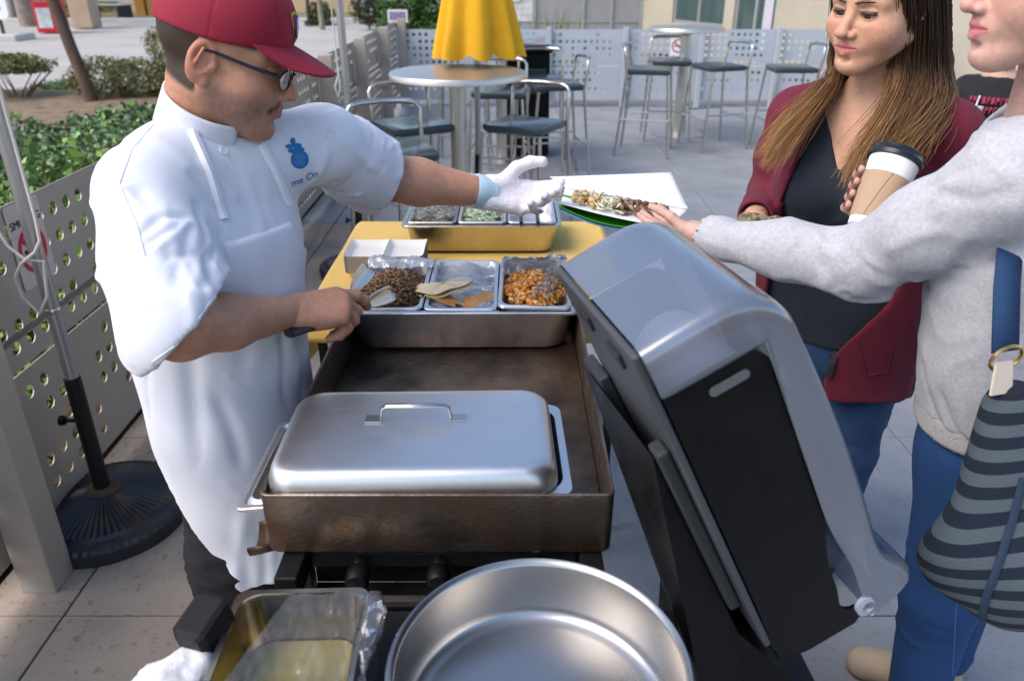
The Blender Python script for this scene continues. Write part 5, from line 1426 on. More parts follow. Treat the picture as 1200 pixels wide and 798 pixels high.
# tattoo on the outstretched upper forearm, near the cuff
tt = on_surface(bvh(parts[3][0], parts[3][1]), [(452, 232)])
if tt: C = mixc(C, .75 * sm(-np.linalg.norm((V - np.array(tt[0])) * np.array((1, 1, 1.6)), axis=1), -.04, -.018) * (np.clip(fbm(V, 160, 12, 2) * 1.5 + .5, 0, 1)), (.06, .06, .09))
link('body', np_mesh('body', rel(V, CO), F, C), m_skin, chef)
put_eyes(hE, Matrix.Translation(-CO) @ HM, chef)
# gloved hand
gV, gF, gC = make_hand(WL, np.array((.97, .10, -.16)), (.05, .80, -.50), 'L', [(18, 26, 18), (30, 34, 22), (42, 40, 26), (50, 44, 26)], [(.62, .74, -.25), (.85, .45, -.25), (.98, .12, -.2)], (.80, .74, .76), spread=.05, scale=1.08, wrist_r=.037, slim=1.18)
gV = wrinkle(gV, gF, .0005, 160, 4)
glv = link('latex_glove', np_mesh('latex_glove', rel(gV, CO), gF), mat('latex_white', (.80, .74, .77), .45, bump=.2, bscale=250), chef)
dW = Vector(WL - EL).normalized(); a0 = Vector(WL) - dW * .012
Mz = dW.to_track_quat('Z', 'Y').to_matrix().to_4x4(); Mz.translation = a0 - CO
MB().lathe([(.034, -.014), (.039, -.016), (.0405, -.012), (.0385, .010), (.036, .02), (.0365, .03), (.034, .03)], 28, M=Mz, wob=lambda a, z: 1 + .03 * math.sin(3 * a + z * 80)).obj('cuff_band', mat('glove_band', (.42, .58, .66), .45), glv, smooth=True)
# trousers and shoes
tf = Field((-.90, .98, .0), (-.25, 1.75, 1.05), .008)
tf.chain([((-.578, 1.40, .92), .122), ((-.578, 1.40, .84), .126)], .05, sq=(fT, .75))
tf.chain([((-.61, 1.34, .84), .078), ((-.615, 1.32, .48), .076), ((-.65, 1.28, .06), .07)], .05); tf.chain([((-.57, 1.47, .84), .085), ((-.56, 1.45, .48), .080), ((-.57, 1.44, .06), .07)], .05)
tf.fn(lambda X, Y, Z: .03 - Z); V, F = tf.mesh(1); V = wrinkle(V, F, .004, 18, 3, (1, 1, 2))
link('trousers', np_mesh('trousers', rel(V, CO), F), mat('trouser_black', (.012, .012, .016), .9, bump=.2, bscale=500), chef)
for (sx, sy) in ((-.65, 1.28), (-.57, 1.44)):
    tf = Field((sx - .2, sy - .25, 0), (sx + .3, sy + .2, .13), .006); d = np.array((.77, -.5, 0))
    tf.cone((sx, sy, .04), np.array((sx, sy, .035)) + d * .17, .045, .042, .02); tf.fn(lambda X, Y, Z: .002 - Z); V, F = tf.mesh(1)
    link('shoe', np_mesh('shoe', rel(V, CO), F), m_black, chef)
# jacket
def torso_chain(fl, g=0.0, top=True):
    P = [((-.580, 1.40, .64), .150 + g), ((-.578, 1.40, .86), .158 + g), ((-.578, 1.40, 1.02), .166 + g), ((-.572, 1.40, 1.17), .170 + g), ((-.560, 1.395, 1.255), .135 + g)]
    fl.chain(P, .05, sq=(fT, .75))
    fl.ell(np.array((-.582, 1.40, 1.01)) + fT * .045, (.105 + g, .105 + g, .15), .06)
    for s in (-1, 1): fl.ell(np.array((-.57, 1.395, 1.17)) + fT * .045 + rT * .06 * s, (.082 + g, .082 + g, .09), .06)
Bj = ((-.86, .98, .60), (-.14, 1.92, 1.45)); hj = .0052
jf = Field(*Bj, hj); torso_chain(jf)
jf.chain([(SR + np.array((.02, .03, .0)), .066), (nb + np.array((-.015, 0, -.075)), .062), (SLf - np.array((.02, .02, 0)), .068)], .06)
jf.cone(nb - np.array((.01, 0, .035)), SR * .6 + nb * .4, .052, .060, .05); jf.cone(nb - np.array((.01, 0, .035)), SLf * .6 + nb * .4 - np.array((0, 0, .02)), .050, .056, .05)
jf.fn(lambda X, Y, Z: .69 + .006 * np.sin(14 * X + 9 * Y) - Z)
def sleeve(S0, E0, W0_, r0, r1, r2, past, nmix):
    s = Field(*Bj, hj); u1 = (E0 - S0) / np.linalg.norm(E0 - S0); u2 = (W0_ - E0) / np.linalg.norm(W0_ - E0)
    cut = E0 + u2 * past; nn = u1 * nmix + u2 * (1 - nmix); nn /= np.linalg.norm(nn)
    s.chain([(S0, r0), (S0 * .45 + E0 * .55, r1), (E0, r2), (E0 + u2 * (past + .06), r2)], .05)
    s.chain([(S0 * .3 + E0 * .7, r2 - .014), (E0, r2 - .008), (E0 + u2 * (past + .08), r2 - .006)], .01, 'sub')
    s.fn(lambda X, Y, Z: (X - cut[0]) * nn[0] + (Y - cut[1]) * nn[1] + (Z - cut[2]) * nn[2]); return s
s1_ = sleeve(SR, ER, WRr, .074, .080, .080, .004, .52); s2_ = sleeve(SLf, EL, WL, .074, .074, .076,   .012, .40)
for s_ in (s1_, s2_): jf.comb((slice(None),) * 3, s_.d, .035, 'add')
# stand collar, a band of its own
hd_ = np.array(HM.to_3x3() @ Vector((-.2, 0, 1))); cu = np.array((.12, -.02, 1.0)); cu /= np.linalg.norm(cu)
jf.cone(nb - cu * .035, nb + cu * .12, .069, .071, .004, 'sub')
nf = np.array((.85, -.4, 0))
jf.fn(lambda X, Y, Z: (Z - (1.43 - .46 * np.maximum(0, (X - nb[0]) * .85 - (Y - nb[1]) * .4))), .004, 'int', lo=nb - np.array((.13, .13, .02)), hi=nb + .13)
V, F = jf.mesh(2)
arm_m = np.maximum(np.exp(-(segd(V, SR, ER) / .12) ** 4), np.exp(-(segd(V, SLf, EL) / .12) ** 4))
V = wrinkle(V, F, .0014, 13, 21, (1, 1, .7), mask=.35 + .65 * arm_m)
armpR = np.array((-.54, 1.27, 1.20)); armpL = np.array((-.44, 1.50, 1.18))
V = rand_folds(V, F, 20, lambda p, g: (p - armpR) + g.normal(0, .03, 3), (.08, .18), (.006, .011), (.003, .0065), 5, (np.exp(-(segd(V, SR, ER) / .11) ** 4) > .5) * 1.0)
V = rand_folds(V, F, 18, lambda p, g: (p - armpL) + g.normal(0, .03, 3), (.08, .16), (.005, .010), (.003, .006), 6, (np.exp(-(segd(V, SLf, EL) / .11) ** 4) > .5) * 1.0)
V = rand_folds(V, F, 26, lambda p, g: (g.normal(0, .25), g.normal(0, .25), 1), (.08, .2), (.006, .014), (.0015, .004), 7, (arm_m < .3) * 1.0)
# long pull folds from the armpits
def folds(V, F, segs):
    N_ = normals(V, F); d = np.zeros(len(V), np.float32)
    for a, b, amp, wd in segs: d += amp * np.exp(-(segd(V, a, b) / wd) ** 2)
    return (V + N_ * d[:, None]).astype(np.float32)
jt = bvh(V, F)
def sfp(*pix): q = on_surface(jt, pix, 0); return [np.array(p) for p in q]
fs = []
for (p0, p1, amp, wd) in (((225, 205), (262, 250), -.012, .008), ((240, 190), (275, 232), .010, .010), ((232, 240), (245, 320), -.013, .010), ((190, 270), (240, 340), .009, .014), ((150, 330), (235, 335), -.009, .012), ((170, 360), (245, 345), .008, .010), ((200, 300), (240, 300), -.008, .008),
                           ((385, 160), (392, 215), -.010, .008), ((400, 165), (440, 200), .008, .009), ((395, 225), (450, 195), -.008, .008), ((405, 235), (470, 205), .008, .009), ((355, 140), (372, 175), -.007, .007), ((330, 150), (350, 172), .006, .008), ((180, 160), (225, 200), .006, .012), ((270, 200), (300, 245), -.005, .010), ((165, 225), (200, 300), -.006, .012)):
    q = sfp(p0, p1)
    if len(q) == 2: fs.append((q[0], q[1], amp * .45, wd))
V = folds(V, F, fs)
V = rand_folds(V, F, 26, lambda p, g: (p - armpR) + g.normal(0, .05, 3), (.05, .12), (.0045, .006), (.002, .0045), 15, (np.exp(-(segd(V, SR, ER) / .11) ** 4) > .5) * 1.0)
V = rand_folds(V, F, 22, lambda p, g: (p - armpL) + g.normal(0, .05, 3), (.05, .12), (.0045, .006), (.002, .004), 16, (np.exp(-(segd(V, SLf, EL) / .11) ** 4) > .5) * 1.0)
cfr = math.atan2(fT[1], fT[0]) + .12; cax_ = Vector((.42, -.12, .90)).normalized(); cM = cax_.to_track_quat('Z', 'Y').to_matrix(); cM = Matrix.Rotation(0, 3, 'Z') if False else Matrix((Vector((1, 0, -.42 / .9)).normalized(), cax_.cross(Vector((1, 0, -.42 / .9)).normalized()), cax_)).transposed()
def collar(a, b):
    ph = (a - .5) * 2 * 2.95; an = cfr + math.pi + ph; fr_ = .5 - .5 * math.cos(ph)     # fr_: 0 at the nape, 1 at the front
    hgt = -.030 + b * (.064 - .010 * fr_); r_ = .078 - .004 * b
    return Vector(nb) + Vector((.012, 0, .022)) + cM @ Vector((r_ * math.cos(an), r_ * math.sin(an), hgt)) - CO
jkP = (V, F)
V, F = grid_mesh(60, 10, collar); co_ = MB().add(V, F).obj('collar', m_jacket, chef, smooth=True, angle=80); s_ = co_.modifiers.new('t', 'SOLIDIFY'); s_.thickness = .005; s_.offset = 1
V, F = jkP
jk = link('chef_jacket', np_mesh('chef_jacket', rel(V, CO), F), m_jacket, chef); jkV, jkF = V, F
jt = bvh(V, F)
# apron
af = Field((-.86, .98, .38), (-.14, 1.80, 1.42), hj); torso_chain(af, .009)
af.chain([((-.578, 1.40, .78), .160), ((-.560, 1.385, .36), .150)], .04, sq=(fT, .84))
c0_ = np.array((-.585, 1.40))
def reg(X, Y, Z):
    df = (X - c0_[0]) * fT[0] + (Y - c0_[1]) * fT[1]; dr = (X - c0_[0]) * rT[0] + (Y - c0_[1]) * rT[1]
    e1 = (.0 - .045 * sm(1.12 - Z, 0, .1) + .40 * np.maximum(0, .76 - Z)) - df
    wid = .082 + .10 * sm(1.17 - Z, -.02, .10) + .06 * sm(1.08 - Z, 0, .1); e2 = np.abs(dr) - wid
    e3 = Z - (1.205 + .03 * dr); e4 = .435 + .01 * np.sin(20 * dr) - Z
    return np.maximum(np.maximum(e1, e2), np.maximum(e3, e4))
af.fn(reg, .004)
V, F = af.mesh(2)
V = rand_folds(V, F, 40, lambda p, g: (g.normal(0, .2), g.normal(0, .2), 1), (.14, .36), (.009, .022), (.002, .007), 8, (V[:, 2] < 1.05) * 1.0)
V = rand_folds(V, F, 40, lambda p, g: (g.normal(0, .6), g.normal(0, .6), 1), (.05, .14), (.004, .008), (.001, .003), 9)
link('apron', np_mesh('apron', rel(V, CO), F), m_apron, chef)
at_ = bvh(V, F)
def crel(o):
    if o is not None:
        o.data.transform(Matrix.Translation(-CO))
    return o
# neck straps of the apron, seams, buttons, embroidered pineapple mark
crel(seam(jt, [(262, 258), (245, 200), (222, 150), (205, 110)], .0085, m_apron, chef, 'apron_strap', .0015))
crel(seam(jt, [(338, 240), (322, 200), (305, 170)], .0085, m_apron, chef, 'apron_strap', .0015))
crel(seam(at_, [(262, 268), (300, 258), (336, 248)], .0009, m_stitch, chef, 'stitching', .0003))
crel(seam(jt, [(190, 135), (155, 175), (140, 215), (160, 262), (170, 300)], .0012, m_stitch, jk, 'armhole_seam', .0002))
crel(seam(jt, [(178, 425), (215, 398), (252, 346)], .001, m_stitch, jk, 'cuff_seam', .0003))
crel(seam(jt, [(262, 178), (290, 230)], .0012, m_stitch, jk, 'placket_seam', .0003))
m_button = mat('button_white', (.70, .70, .72), .3)
for (u, v) in ((262, 177), (388, 158)):
    q, nr = hit(jt, u, v)
    if q is not None:
        Mq = nr.to_track_quat('Z', 'Y').to_matrix().to_4x4(); Mq.translation = q - CO
        MB().lathe([(.0075, -.001), (.008, .001), (.007, .0025), (.005, .0018), (0, .0018)], 18, M=Mq).obj('button', m_button, jk, smooth=True)
m_blue = mat('embroidery_blue', (.02, .16, .42), .8, bump=.3, bscale=900); m_blue2 = mat('embroidery_light', (.25, .45, .70), .8)
pin = [circ(351, 187, 10.5, 11)]
for (du, dv, ru, rv) in ((-8, -21, 3.2, 4.2), (-12, -15, 5, 2.6), (-3, -16, 5.5, 3), (-9, -10, 5, 2.8), (1, -11.5, 4.5, 2.8), (-4, -12, 3, 5)): pin.append(circ(351 + du, 187 + dv, ru, rv, 14))
crel(decal(jt, pin, m_blue, jk, 'pineapple_mark'))
crel(decal(jt, [circ(350.5 + a * 2.2 + (b % 2) * 1.1, 187 + b * 1.9, .55, .55, 8) for a in range(-2, 3) for b in range(-3, 4)], m_blue2, jk, 'pineapple_dots', .0022))
def script(s, u, v, sz, rot):
    me = text_mesh(s, 1, Matrix.Identity(4), 0); g = MB(); ca, sa = math.cos(rot), math.sin(rot)
    P = [(u + sz * (p.co.x * ca - p.co.y * sa + .25 * p.co.y), v - sz * (p.co.x * sa + p.co.y * ca)) for p in me.vertices]
    Q = on_surface(jt, P, .0018)
    if len(Q) == len(P): return crel(g.add(Q, [tuple(f.vertices) for f in me.polygons]).obj('lettering', m_blue, jk))
script('me On', 357, 209, 12, R_(22))
q = on_surface(jt, [(372, 222)], .004)
g = MB()
if q:
    d_ = Vector((0, 0, 1)); g.tube([q[0] - CO - d_ * .03, q[0] - CO + d_ * .004, q[0] - CO + d_ * .006], [.006, .007, .004], 10); g.obj('pocket_pen', mat('pen_navy', (.02, .03, .06), .3), chef, smooth=True)
# maroon cap
m_cap = mat('cap_maroon', (.28, .006, .028), .75, bump=.35, bscale=900, sheen=.03, var=.06, vscale=30)
sc_ = 1.02
cf = Field((-.15, -.13, -.04), (.16, .13, .20), .0028)
cf.ell((-.008, 0, .040), (.109, .091, .098), 0); cf.ell((.03, 0, .078), (.068, .068, .062), .03); cf.ell((-.008, 0, .034), (.101, .083, .088), .003, 'sub')
cf.fn(lambda X, Y, Z: (.030 + .10 * X + .10 * np.maximum(0, -X)) - Z, .003)
V, F = cf.mesh(2); 
N_ = normals(V, F); an = np.arctan2(V[:, 1], V[:, 0] + .008); gr_ = np.zeros(len(V), np.float32)
for k in range(6): dd = np.abs((an - R_(30 + 60 * k) + math.pi) % (2 * math.pi) - math.pi) * np.hypot(V[:, 0] + .008, V[:, 1]); gr_ -= .0011 * np.exp(-(dd / .0016) ** 2)
V = V + N_ * gr_[:, None]
capo = link('cap', np_mesh('cap', rel(xf(HM, V * sc_), CO), F), m_cap, chef); capV = xf(HM, V * sc_); capT = bvh(capV, F)
def brim(a, b):
    y = (a - .5) * 2; yy = y * .080; xr = math.sqrt(max(0, 1 - (yy / .0985) ** 2)) * .102 - .004; ext = .082 * (1 - abs(y) ** 3.2) ** .6
    x = xr + ext * b; e_ = b * ext / .082; z = .036 + .10 * xr - .012 * e_ - .010 * e_ * e_ - (.20 * yy * yy / .08) * min(1, e_ * 1.8)
    return Vector((x, yy, z)) * sc_
V, F = grid_mesh(41, 14, brim); V = [HM @ p - CO for p in V]
bo = MB().add(V, F).obj('brim', m_cap, capo, smooth=True, angle=80); s_ = bo.modifiers.new('thick', 'SOLIDIFY'); s_.thickness = .0035; s_.offset = 0
MB().lathe([(.008, -.002), (.008, .002), (.005, .005), (0, .006)], 14, M=Matrix.Translation(-CO) @ HM @ Matrix.Translation(Vector((-.008, 0, .137)) * sc_)).obj('top_button', m_cap, capo, smooth=True)
m_gold = mat('embroidery_gold', (.62, .36, .02), .7); m_purple = mat('embroidery_purple', (.12, .03, .20), .8); m_lilac = mat('embroidery_white', (.7, .65, .75), .8)
def cap_mark(pl, m, nm, off):
    g = MB()
    for poly in pl:
        Q = []
        for (y, z) in poly:
            o_ = HM @ (Vector((.25, y, z)) * sc_); d_ = (HM.to_3x3() @ Vector((-1, 0, 0))); qq, nr, i, dd = capT.ray_cast(o_, d_)
            if qq is None: Q = None; break
            Q.append(qq - d_ * off - CO)
        if Q: g.add(Q, [tuple(range(len(Q)))])
    return g.obj(nm, m, capo) if g.v else None
def grow(P, s_): cy_ = sum(p[0] for p in P) / len(P); cz_ = sum(p[1] for p in P) / len(P); return [(cy_ + (y - cy_) * s_, cz_ + (z - cz_) * s_) for y, z in P]
sh_ = [(-.026, .098), (-.012, .102), (0, .099), (.012, .102), (.026, .098), (.022, .075), (.010, .060), (0, .053), (-.010, .060), (-.022, .075)]
cap_mark([sh_], m_gold, 'emblem_outline', .0018); cap_mark([grow(sh_, .82)], m_purple, 'emblem_field', .0028)
cap_mark([[(-.010, .092), (-.006, .092), (-.005, .070), (-.009, .072)], [(-.002, .094), (.002, .094), (.002, .062), (-.002, .062)], [(.006, .092), (.010, .092), (.009, .072), (.005, .070)]], m_lilac, 'emblem_prongs', .0038)
# glasses
m_frame = mat('glasses_frame', (.012, .016, .03), .25, spec=.7)
gl = None
def hl(p): return (HM @ (Vector(p) * sc_)) - CO
gf = MB()
for s in (-1, 1):
    ring = [hl((.111 - .010 * abs(math.cos(2 * math.pi * k / 24) * .5 + .5 if s > 0 else math.cos(2 * math.pi * k / 24) * -.5 + .5) ** 2, s * .033 + .0245 * math.cos(2 * math.pi * k / 24), -.004 + .0165 * math.sin(2 * math.pi * k / 24))) for k in range(24)]
    gf.tube(ring, .0016, 8, closed=True)
gf.tube([hl((.113, -.010, .002)), hl((.116, 0, .005)), hl((.113, .010, .002))], .0016, 8)
gl = gf.obj('glasses', m_frame, chef, smooth=True)
for s in (-1, 1):
    MB().tube([hl((.100, s * .058, .003)), hl((.094, s * .068, .005)), hl((.06, s * .078, .008)), hl((.0, s * .0835, .014)), hl((-.018, s * .083, .012)), hl((-.034, s * .082, -.008))], [.0022, .0035, .0032, .0026, .002, .0018], 8).obj('temple', m_frame, gl, smooth=True)
    n = 24; P = [hl((.110 - .010 * abs(math.cos(2 * math.pi * k / n) * .5 * s + .5) ** 2, s * .033 + .024 * math.cos(2 * math.pi * k / n), -.004 + .016 * math.sin(2 * math.pi * k / n))) for k in range(n)]
    MB().add(P, [tuple(range(n))]).obj('lens', film_mat('lens_glass', tint=(.9, .92, 1), milk=.02, gloss=.5), gl)

# tongs held in the bare hand
tE = pt(340, 391, 1.385); tA = pt(432, 314, 1.74); tB = pt(460, 343, 1.745); hub = pt(390, 374, 1.475)
tg_ = thing('tongs', 'stainless serving tongs with dark grips held over the shredded beef', 'tongs', hub)
for tip, o_ in ((tA, -.006), (tB, .006)):
    st_ = tE + Vector((o_ * .3, 0, 0)); mid = hub.lerp(tip, .45)
    d = (tip - mid).normalized()
    P = [st_, hub + Vector((o_, 0, .0)), mid]
    a_ = MB().tube([p - hub for p in P], [.008, .0075, .006], 10, flat=.5); a_.obj('arm', m_tube, tg_, smooth=True)
    MB().tube([p - hub for p in (st_ - (hub - st_) * .02, st_.lerp(hub, .5), hub + Vector((o_, 0, 0)))], [.0115, .0125, .0095], 12, flat=.6).obj('grip', mat('grip_black', (.02, .02, .022), .3), tg_, smooth=True)
    sp_ = MB(); X_ = frame(d, d.cross(Vector(tip) - Vector((0, 0, CH))), mid - hub); Ls = (tip - mid).length; V = []; nx_, ny_ = 13, 9
    for j in range(ny_):
        for i in range(nx_):
            a = i / (nx_ - 1); b = j / (ny_ - 1) * 2 - 1; w_ = .006 + .0125 * math.sin(math.pi * min(1, a ** .8 * .62)) * (1 if a < .85 else math.sqrt(max(0, 1 - ((a - .85) / .15) ** 2)) * .999 + .001)
            V.append(X_ @ Vector((a * Ls, b * w_, .007 * b * b)))
    sp_.add(V, [(j * nx_ + i, j * nx_ + i + 1, (j + 1) * nx_ + i + 1, (j + 1) * nx_ + i) for j in range(ny_ - 1) for i in range(nx_ - 1)])
    so = sp_.obj('scoop', m_tube, tg_, smooth=True); s_ = so.modifiers.new('t', 'SOLIDIFY'); s_.thickness = .0012

# ---------------------------------------------------------------- woman in the maroon cardigan
W1 = thing('person', 'woman with long ombre hair in a maroon cardigan over a dark navy v-neck top', 'person', (.83, 1.82, 0)); WO = W1.location
SK1 = (.60, .335, .225)
f1_ = np.array((-.64, -.77, 0)); r1_ = np.array((-.77, .64, 0))
nt_ = pt(983, 40, 1.55); fw = Vector((-.86, -.50, -.13)).normalized(); HM1 = head_matrix(nt_ - fw * .117 + Vector((0, 0, .03)), fw, (.06, -.03, 1))
nb1 = np.array((.80, 1.775, 1.355)); nl1 = np.array(HM1.inverted() @ Vector(nb1)) / .96
hV, hF, hC, hE = make_head(SK1, (.52, .15, .15), (.035, .022, .016), fem=1, neck=((-.03, 0, -.06), tuple(nl1)), open_mouth=.8, lid=.0050, scale=.97, makeup=1, full=1.0, nosew=1.15, wide=1.07, h=.0016, ear=.25)
parts = [(xf(HM1, hV), hF, hC)]
S1R = nb1 + r1_ * .165 + np.array((0, 0, -.045)); S1L = nb1 - r1_ * .165 + np.array((0, 0, -.045))
E1R = np.array((.665, 1.955, 1.10)); W1R = np.array((.560, 1.745, 1.10)); E1L = np.array((1.0, 1.75, 1.10)); W1L = np.array((.87, 1.57, 1.105))
def torso1(fl, g=0.0, lowr=None):
    fl.chain([((.845, 1.835, .82), .170 + g), ((.84, 1.83, .93), .174 + g), ((.828, 1.815, 1.07), .168 + g), ((.815, 1.795, 1.20), .165 + g), ((.805, 1.78, 1.285), .115 + g)], .05, sq=(f1_, .76))
    for s in (-1, 1): fl.ell(np.array((.815, 1.79, 1.175)) + f1_ * .085 + r1_ * s * .072, (.078 + g, .078 + g, .085 + g), .035)
    fl.cone(S1R - r1_ * .02, S1L + r1_ * .02, .052 + g, .052 + g, .05)
    fl.cone(nb1 - np.array((0, 0, .02)), (S1R + nb1) / 2 + np.array((0, 0, .005)), .045 + g, .045 + g, .04); fl.cone(nb1 - np.array((0, 0, .02)), (S1L + nb1) / 2 + np.array((0, 0, .005)), .045 + g, .045 + g, .04)
B1 = ((.5, 1.40, .55), (1.16, 2.12, 1.46))
tf = Field(*B1, .006); torso1(tf); tf.cone(nb1 - np.array((0, 0, .04)), nb1 * .6 + np.array(HM1.translation) * .4, .056, .0475, .035); V, F = tf.mesh(2); parts.append((V, F, np.tile(np.array(SK1, np.float32), (len(V), 1)) * (1 + .04 * fbm(V, 30, 5, 3))[:, None]))
parts.append(arm([(S1R, .05), (E1R, .042), (W1R, .027)], SK1)); parts.append(arm([(S1L, .05), (E1L, .042), (W1L, .027)], SK1))
parts.append(make_hand(W1R, np.array((-.35, -.85, .05)), (-.5, .1, .85), 'R', [(35, 50, 30)] * 4, [(.8, .3, -.5), (.9, 0, -.4), (.9, -.2, -.3)], SK1, scale=.9, nail=(.25, .02, .08)))
parts.append(make_hand(W1L, np.array((-.75, -.6, .0)), (-.3, .3, .9), 'L', [(35, 50, 30)] * 4, [(.8, .3, -.5), (.9, 0, -.4), (.9, -.2, -.3)], SK1, scale=.9))
tf = Field((.6, 1.6, 0), (1.1, 2.1, .9), .010)
for s in (-1, 1):
    a_ = np.array((.845, 1.835, 0)) + r1_ * s * .085; tf.chain([(a_ + np.array((0, 0, .80)), .075), (a_ + np.array((0, 0, .45)), .052), (a_ + np.array((0, 0, .07)), .04)], .03)
V, F = tf.mesh(1); parts.append((V, F, SK1))
V, F, C = join_np(parts); link('body', np_mesh('body', rel(V, WO), F, C), m_skin, W1); put_eyes(hE, Matrix.Translation(-WO) @ HM1, W1)
for s in (-1, 1):
    LM = Matrix.Translation(-WO) @ HM1; P_ = [LM @ (Vector((x, y * s * 1.07, z)) * .97) for x, y, z in ((.0905, .0175, .0020), (.0945, .0240, .0052), (.0955, .0315, .0062), (.0930, .0395, .0056), (.0860, .0475, .0030), (.0800, .0520, .0030))]
    MB().tube(P_, [.0005, .0011, .0013, .0013, .0011, .0004], 6).obj('eyelashes', mat('lash_black', (.01, .008, .008), .6), W1, smooth=True)
    P_ = [LM @ (Vector((x, y * s * 1.07, z)) * .97) for x, y, z in ((.1010, .0125, .0245), (.0995, .0200, .0262), (.0945, .0320, .0280), (.0850, .0440, .0275), (.0740, .0530, .0235))]
    MB().tube(P_, [.0022, .0029, .0027, .0021, .0008], 8, flat=.5).obj('eyebrow', mat('brow_brown', (.03, .018, .013), .8, bump=.5, bscale=900), W1, smooth=True)
# navy top
vb = np.array(py(965, 172, 1.66))
tf = Field(*B1, .005); torso1(tf, .006); tc1 = np.array((.815, 1.795))
def vneck(X, Y, Z):
    dr = np.abs((X - tc1[0]) * r1_[0] + (Y - tc1[1]) * r1_[1] - .012); df = (X - tc1[0]) * f1_[0] + (Y - tc1[1]) * f1_[1]
    front = -(Z - (1.225 + dr * 1.75)); back = -(Z - (1.35 - .0 * dr)); return -np.where(df > -.02, np.minimum(front, back + .2), back)
tf.chain([((.845, 1.835, .95), .184), ((.845, 1.835, .76), .190)], .03, sq=(f1_, .78)); tf.fn(vneck, .003); tf.fn(lambda X, Y, Z: .785 - Z, .003)
V, F = tf.mesh(1); V = wrinkle(V, F, .0015, 14, 41)
V = rand_folds(V, F, 30, lambda p, g: (g.normal(0, 1), g.normal(0, 1), .5), (.05, .16), (.006, .012), (.001, .0035), 42)
link('navy_top', np_mesh('navy_top', rel(V, WO), F), mat('navy_jersey', (.012, .018, .030), .8, bump=.15, bscale=700, sheen=.04), W1)
# cardigan
cf = Field((.42, 1.38, .55), (1.18, 2.15, 1.46), .0055); torso1(cf, .017); cf.chain([((.845, 1.835, .90), .205), ((.85, 1.84, .66), .205)], .05, sq=(f1_, .80))
def opening(X, Y, Z):
    dr = (X - tc1[0]) * r1_[0] + (Y - tc1[1]) * r1_[1]; df = (X - tc1[0]) * f1_[0] + (Y - tc1[1]) * f1_[1]
    wl_ = .095 + .05 * sm(1.25 - Z, 0, .25) - .11 * sm(.98 - Z, 0, .25); wr_ = .10 + .055 * sm(1.25 - Z, 0, .25)
    inside = np.minimum(np.minimum(wr_ - dr, dr + wl_), df - .0); return inside
def card(X, Y, Z): return np.maximum(opening(X, Y, Z), np.maximum(Z - 1.405, .655 + .006 * np.sin(30 * X) - Z))
cf.fn(card, .004)
tin = Field((.42, 1.38, .55), (1.18, 2.15, 1.46), .0055); torso1(tin, .008)
cf.comb((slice(None),) * 3, tin.d, .0, 'sub')
for S_, E_, W_ in ((S1R, E1R, W1R), (S1L, E1L, W1L)):
    s = Field((.42, 1.38, .55), (1.18, 2.15, 1.46), .0055); s.chain([(S_, .068), (S_ * .5 + E_ * .5, .064), (E_, .056), (W_ * .9 + E_ * .1, .043)], .03)
    cutp = W_ * .93 + E_ * .07; nn = (W_ - E_) / np.linalg.norm(W_ - E_); s.fn(lambda X, Y, Z: (X - cutp[0]) * nn[0] + (Y - cutp[1]) * nn[1] + (Z - cutp[2]) * nn[2])
    s.cone(W_ * .75 + E_ * .25, W_ + nn * .05, .034, .036, .004, 'sub'); cf.comb((slice(None),) * 3, s.d, .02, 'add')
V, F = cf.mesh(1); am = np.maximum(np.exp(-(segd(V, S1R, E1R) / .1) ** 4), np.exp(-(segd(V, E1R, W1R) / .08) ** 4))
V = wrinkle(V, F, .002, 16, 43, (1, 1, 1.2))
V = rand_folds(V, F, 40, lambda p, g: (g.normal(0, .3), g.normal(0, .3), 1), (.08, .25), (.007, .016), (.002, .006), 44, (V[:, 2] < 1.1) * 1.0)
V = rand_folds(V, F, 30, lambda p, g: (g.normal(0, 1), g.normal(0, 1), .4), (.04, .10), (.005, .009), (.003, .006), 45, (am > .5) * 1.0)
m_card = mat('cardigan_maroon', (.14, .008, .027), .9, bump=.5, bscale=650, sheen=.04, var=.1, vscale=40)
cdg = link('cardigan', np_mesh('cardigan', rel(V, WO), F), m_card, W1); ct = bvh(V, F)
def wrel(o):
    if o is not None: o.data.transform(Matrix.Translation(-WO))
    return o
m_band = mat('cardigan_band', (.025, .02, .035), .85); m_ring = mat('button_ring', (.5, .48, .45), .4, .6)
wrel(seam(ct, [(1006, 372), (1000, 380), (1010, 415), (1016, 440), (1040, 436), (1046, 405)], .0025, mat('cardigan_seam', (.13, .008, .025), .9), cdg, 'pocket_edge', .0))
bd = wrel(seam(ct, [(997, 350), (990, 375), (982, 405), (972, 440)], .011, m_band, cdg, 'button_band', .0, flat=.3))
for (u, v) in ((990, 354), (984, 384), (974, 412)):
    q = on_surface(ct, [(u, v)], .012)
    if q:
        dd_ = -ray(u, v).normalized(); Mq = dd_.to_track_quat('Z', 'Y').to_matrix().to_4x4(); Mq.translation = q[0] - WO
        MB().lathe([(.004, 0), (.0065, .0005), (.0065, .002), (.004, .0025), (.0038, .001)], 16, M=Mq).obj('snap_button', m_ring, cdg, smooth=True)
wrel(decal(ct, [circ(1045, 171, 9, 6)], mat('badge_maroon', (.12, .01, .03), .7), cdg, 'badge', .003))
wrel(decal(ct, [[(1038 + 7 + 8.2 * math.cos(a), 171 - 6 * math.sin(a)) for a in np.linspace(.3, 2.84, 12)] + [(1038 + 7 + 6.6 * math.cos(a), 171 - 4.6 * math.sin(a)) for a in np.linspace(2.84, .3, 12)]], m_lilac, cdg, 'badge_rim', .0045))
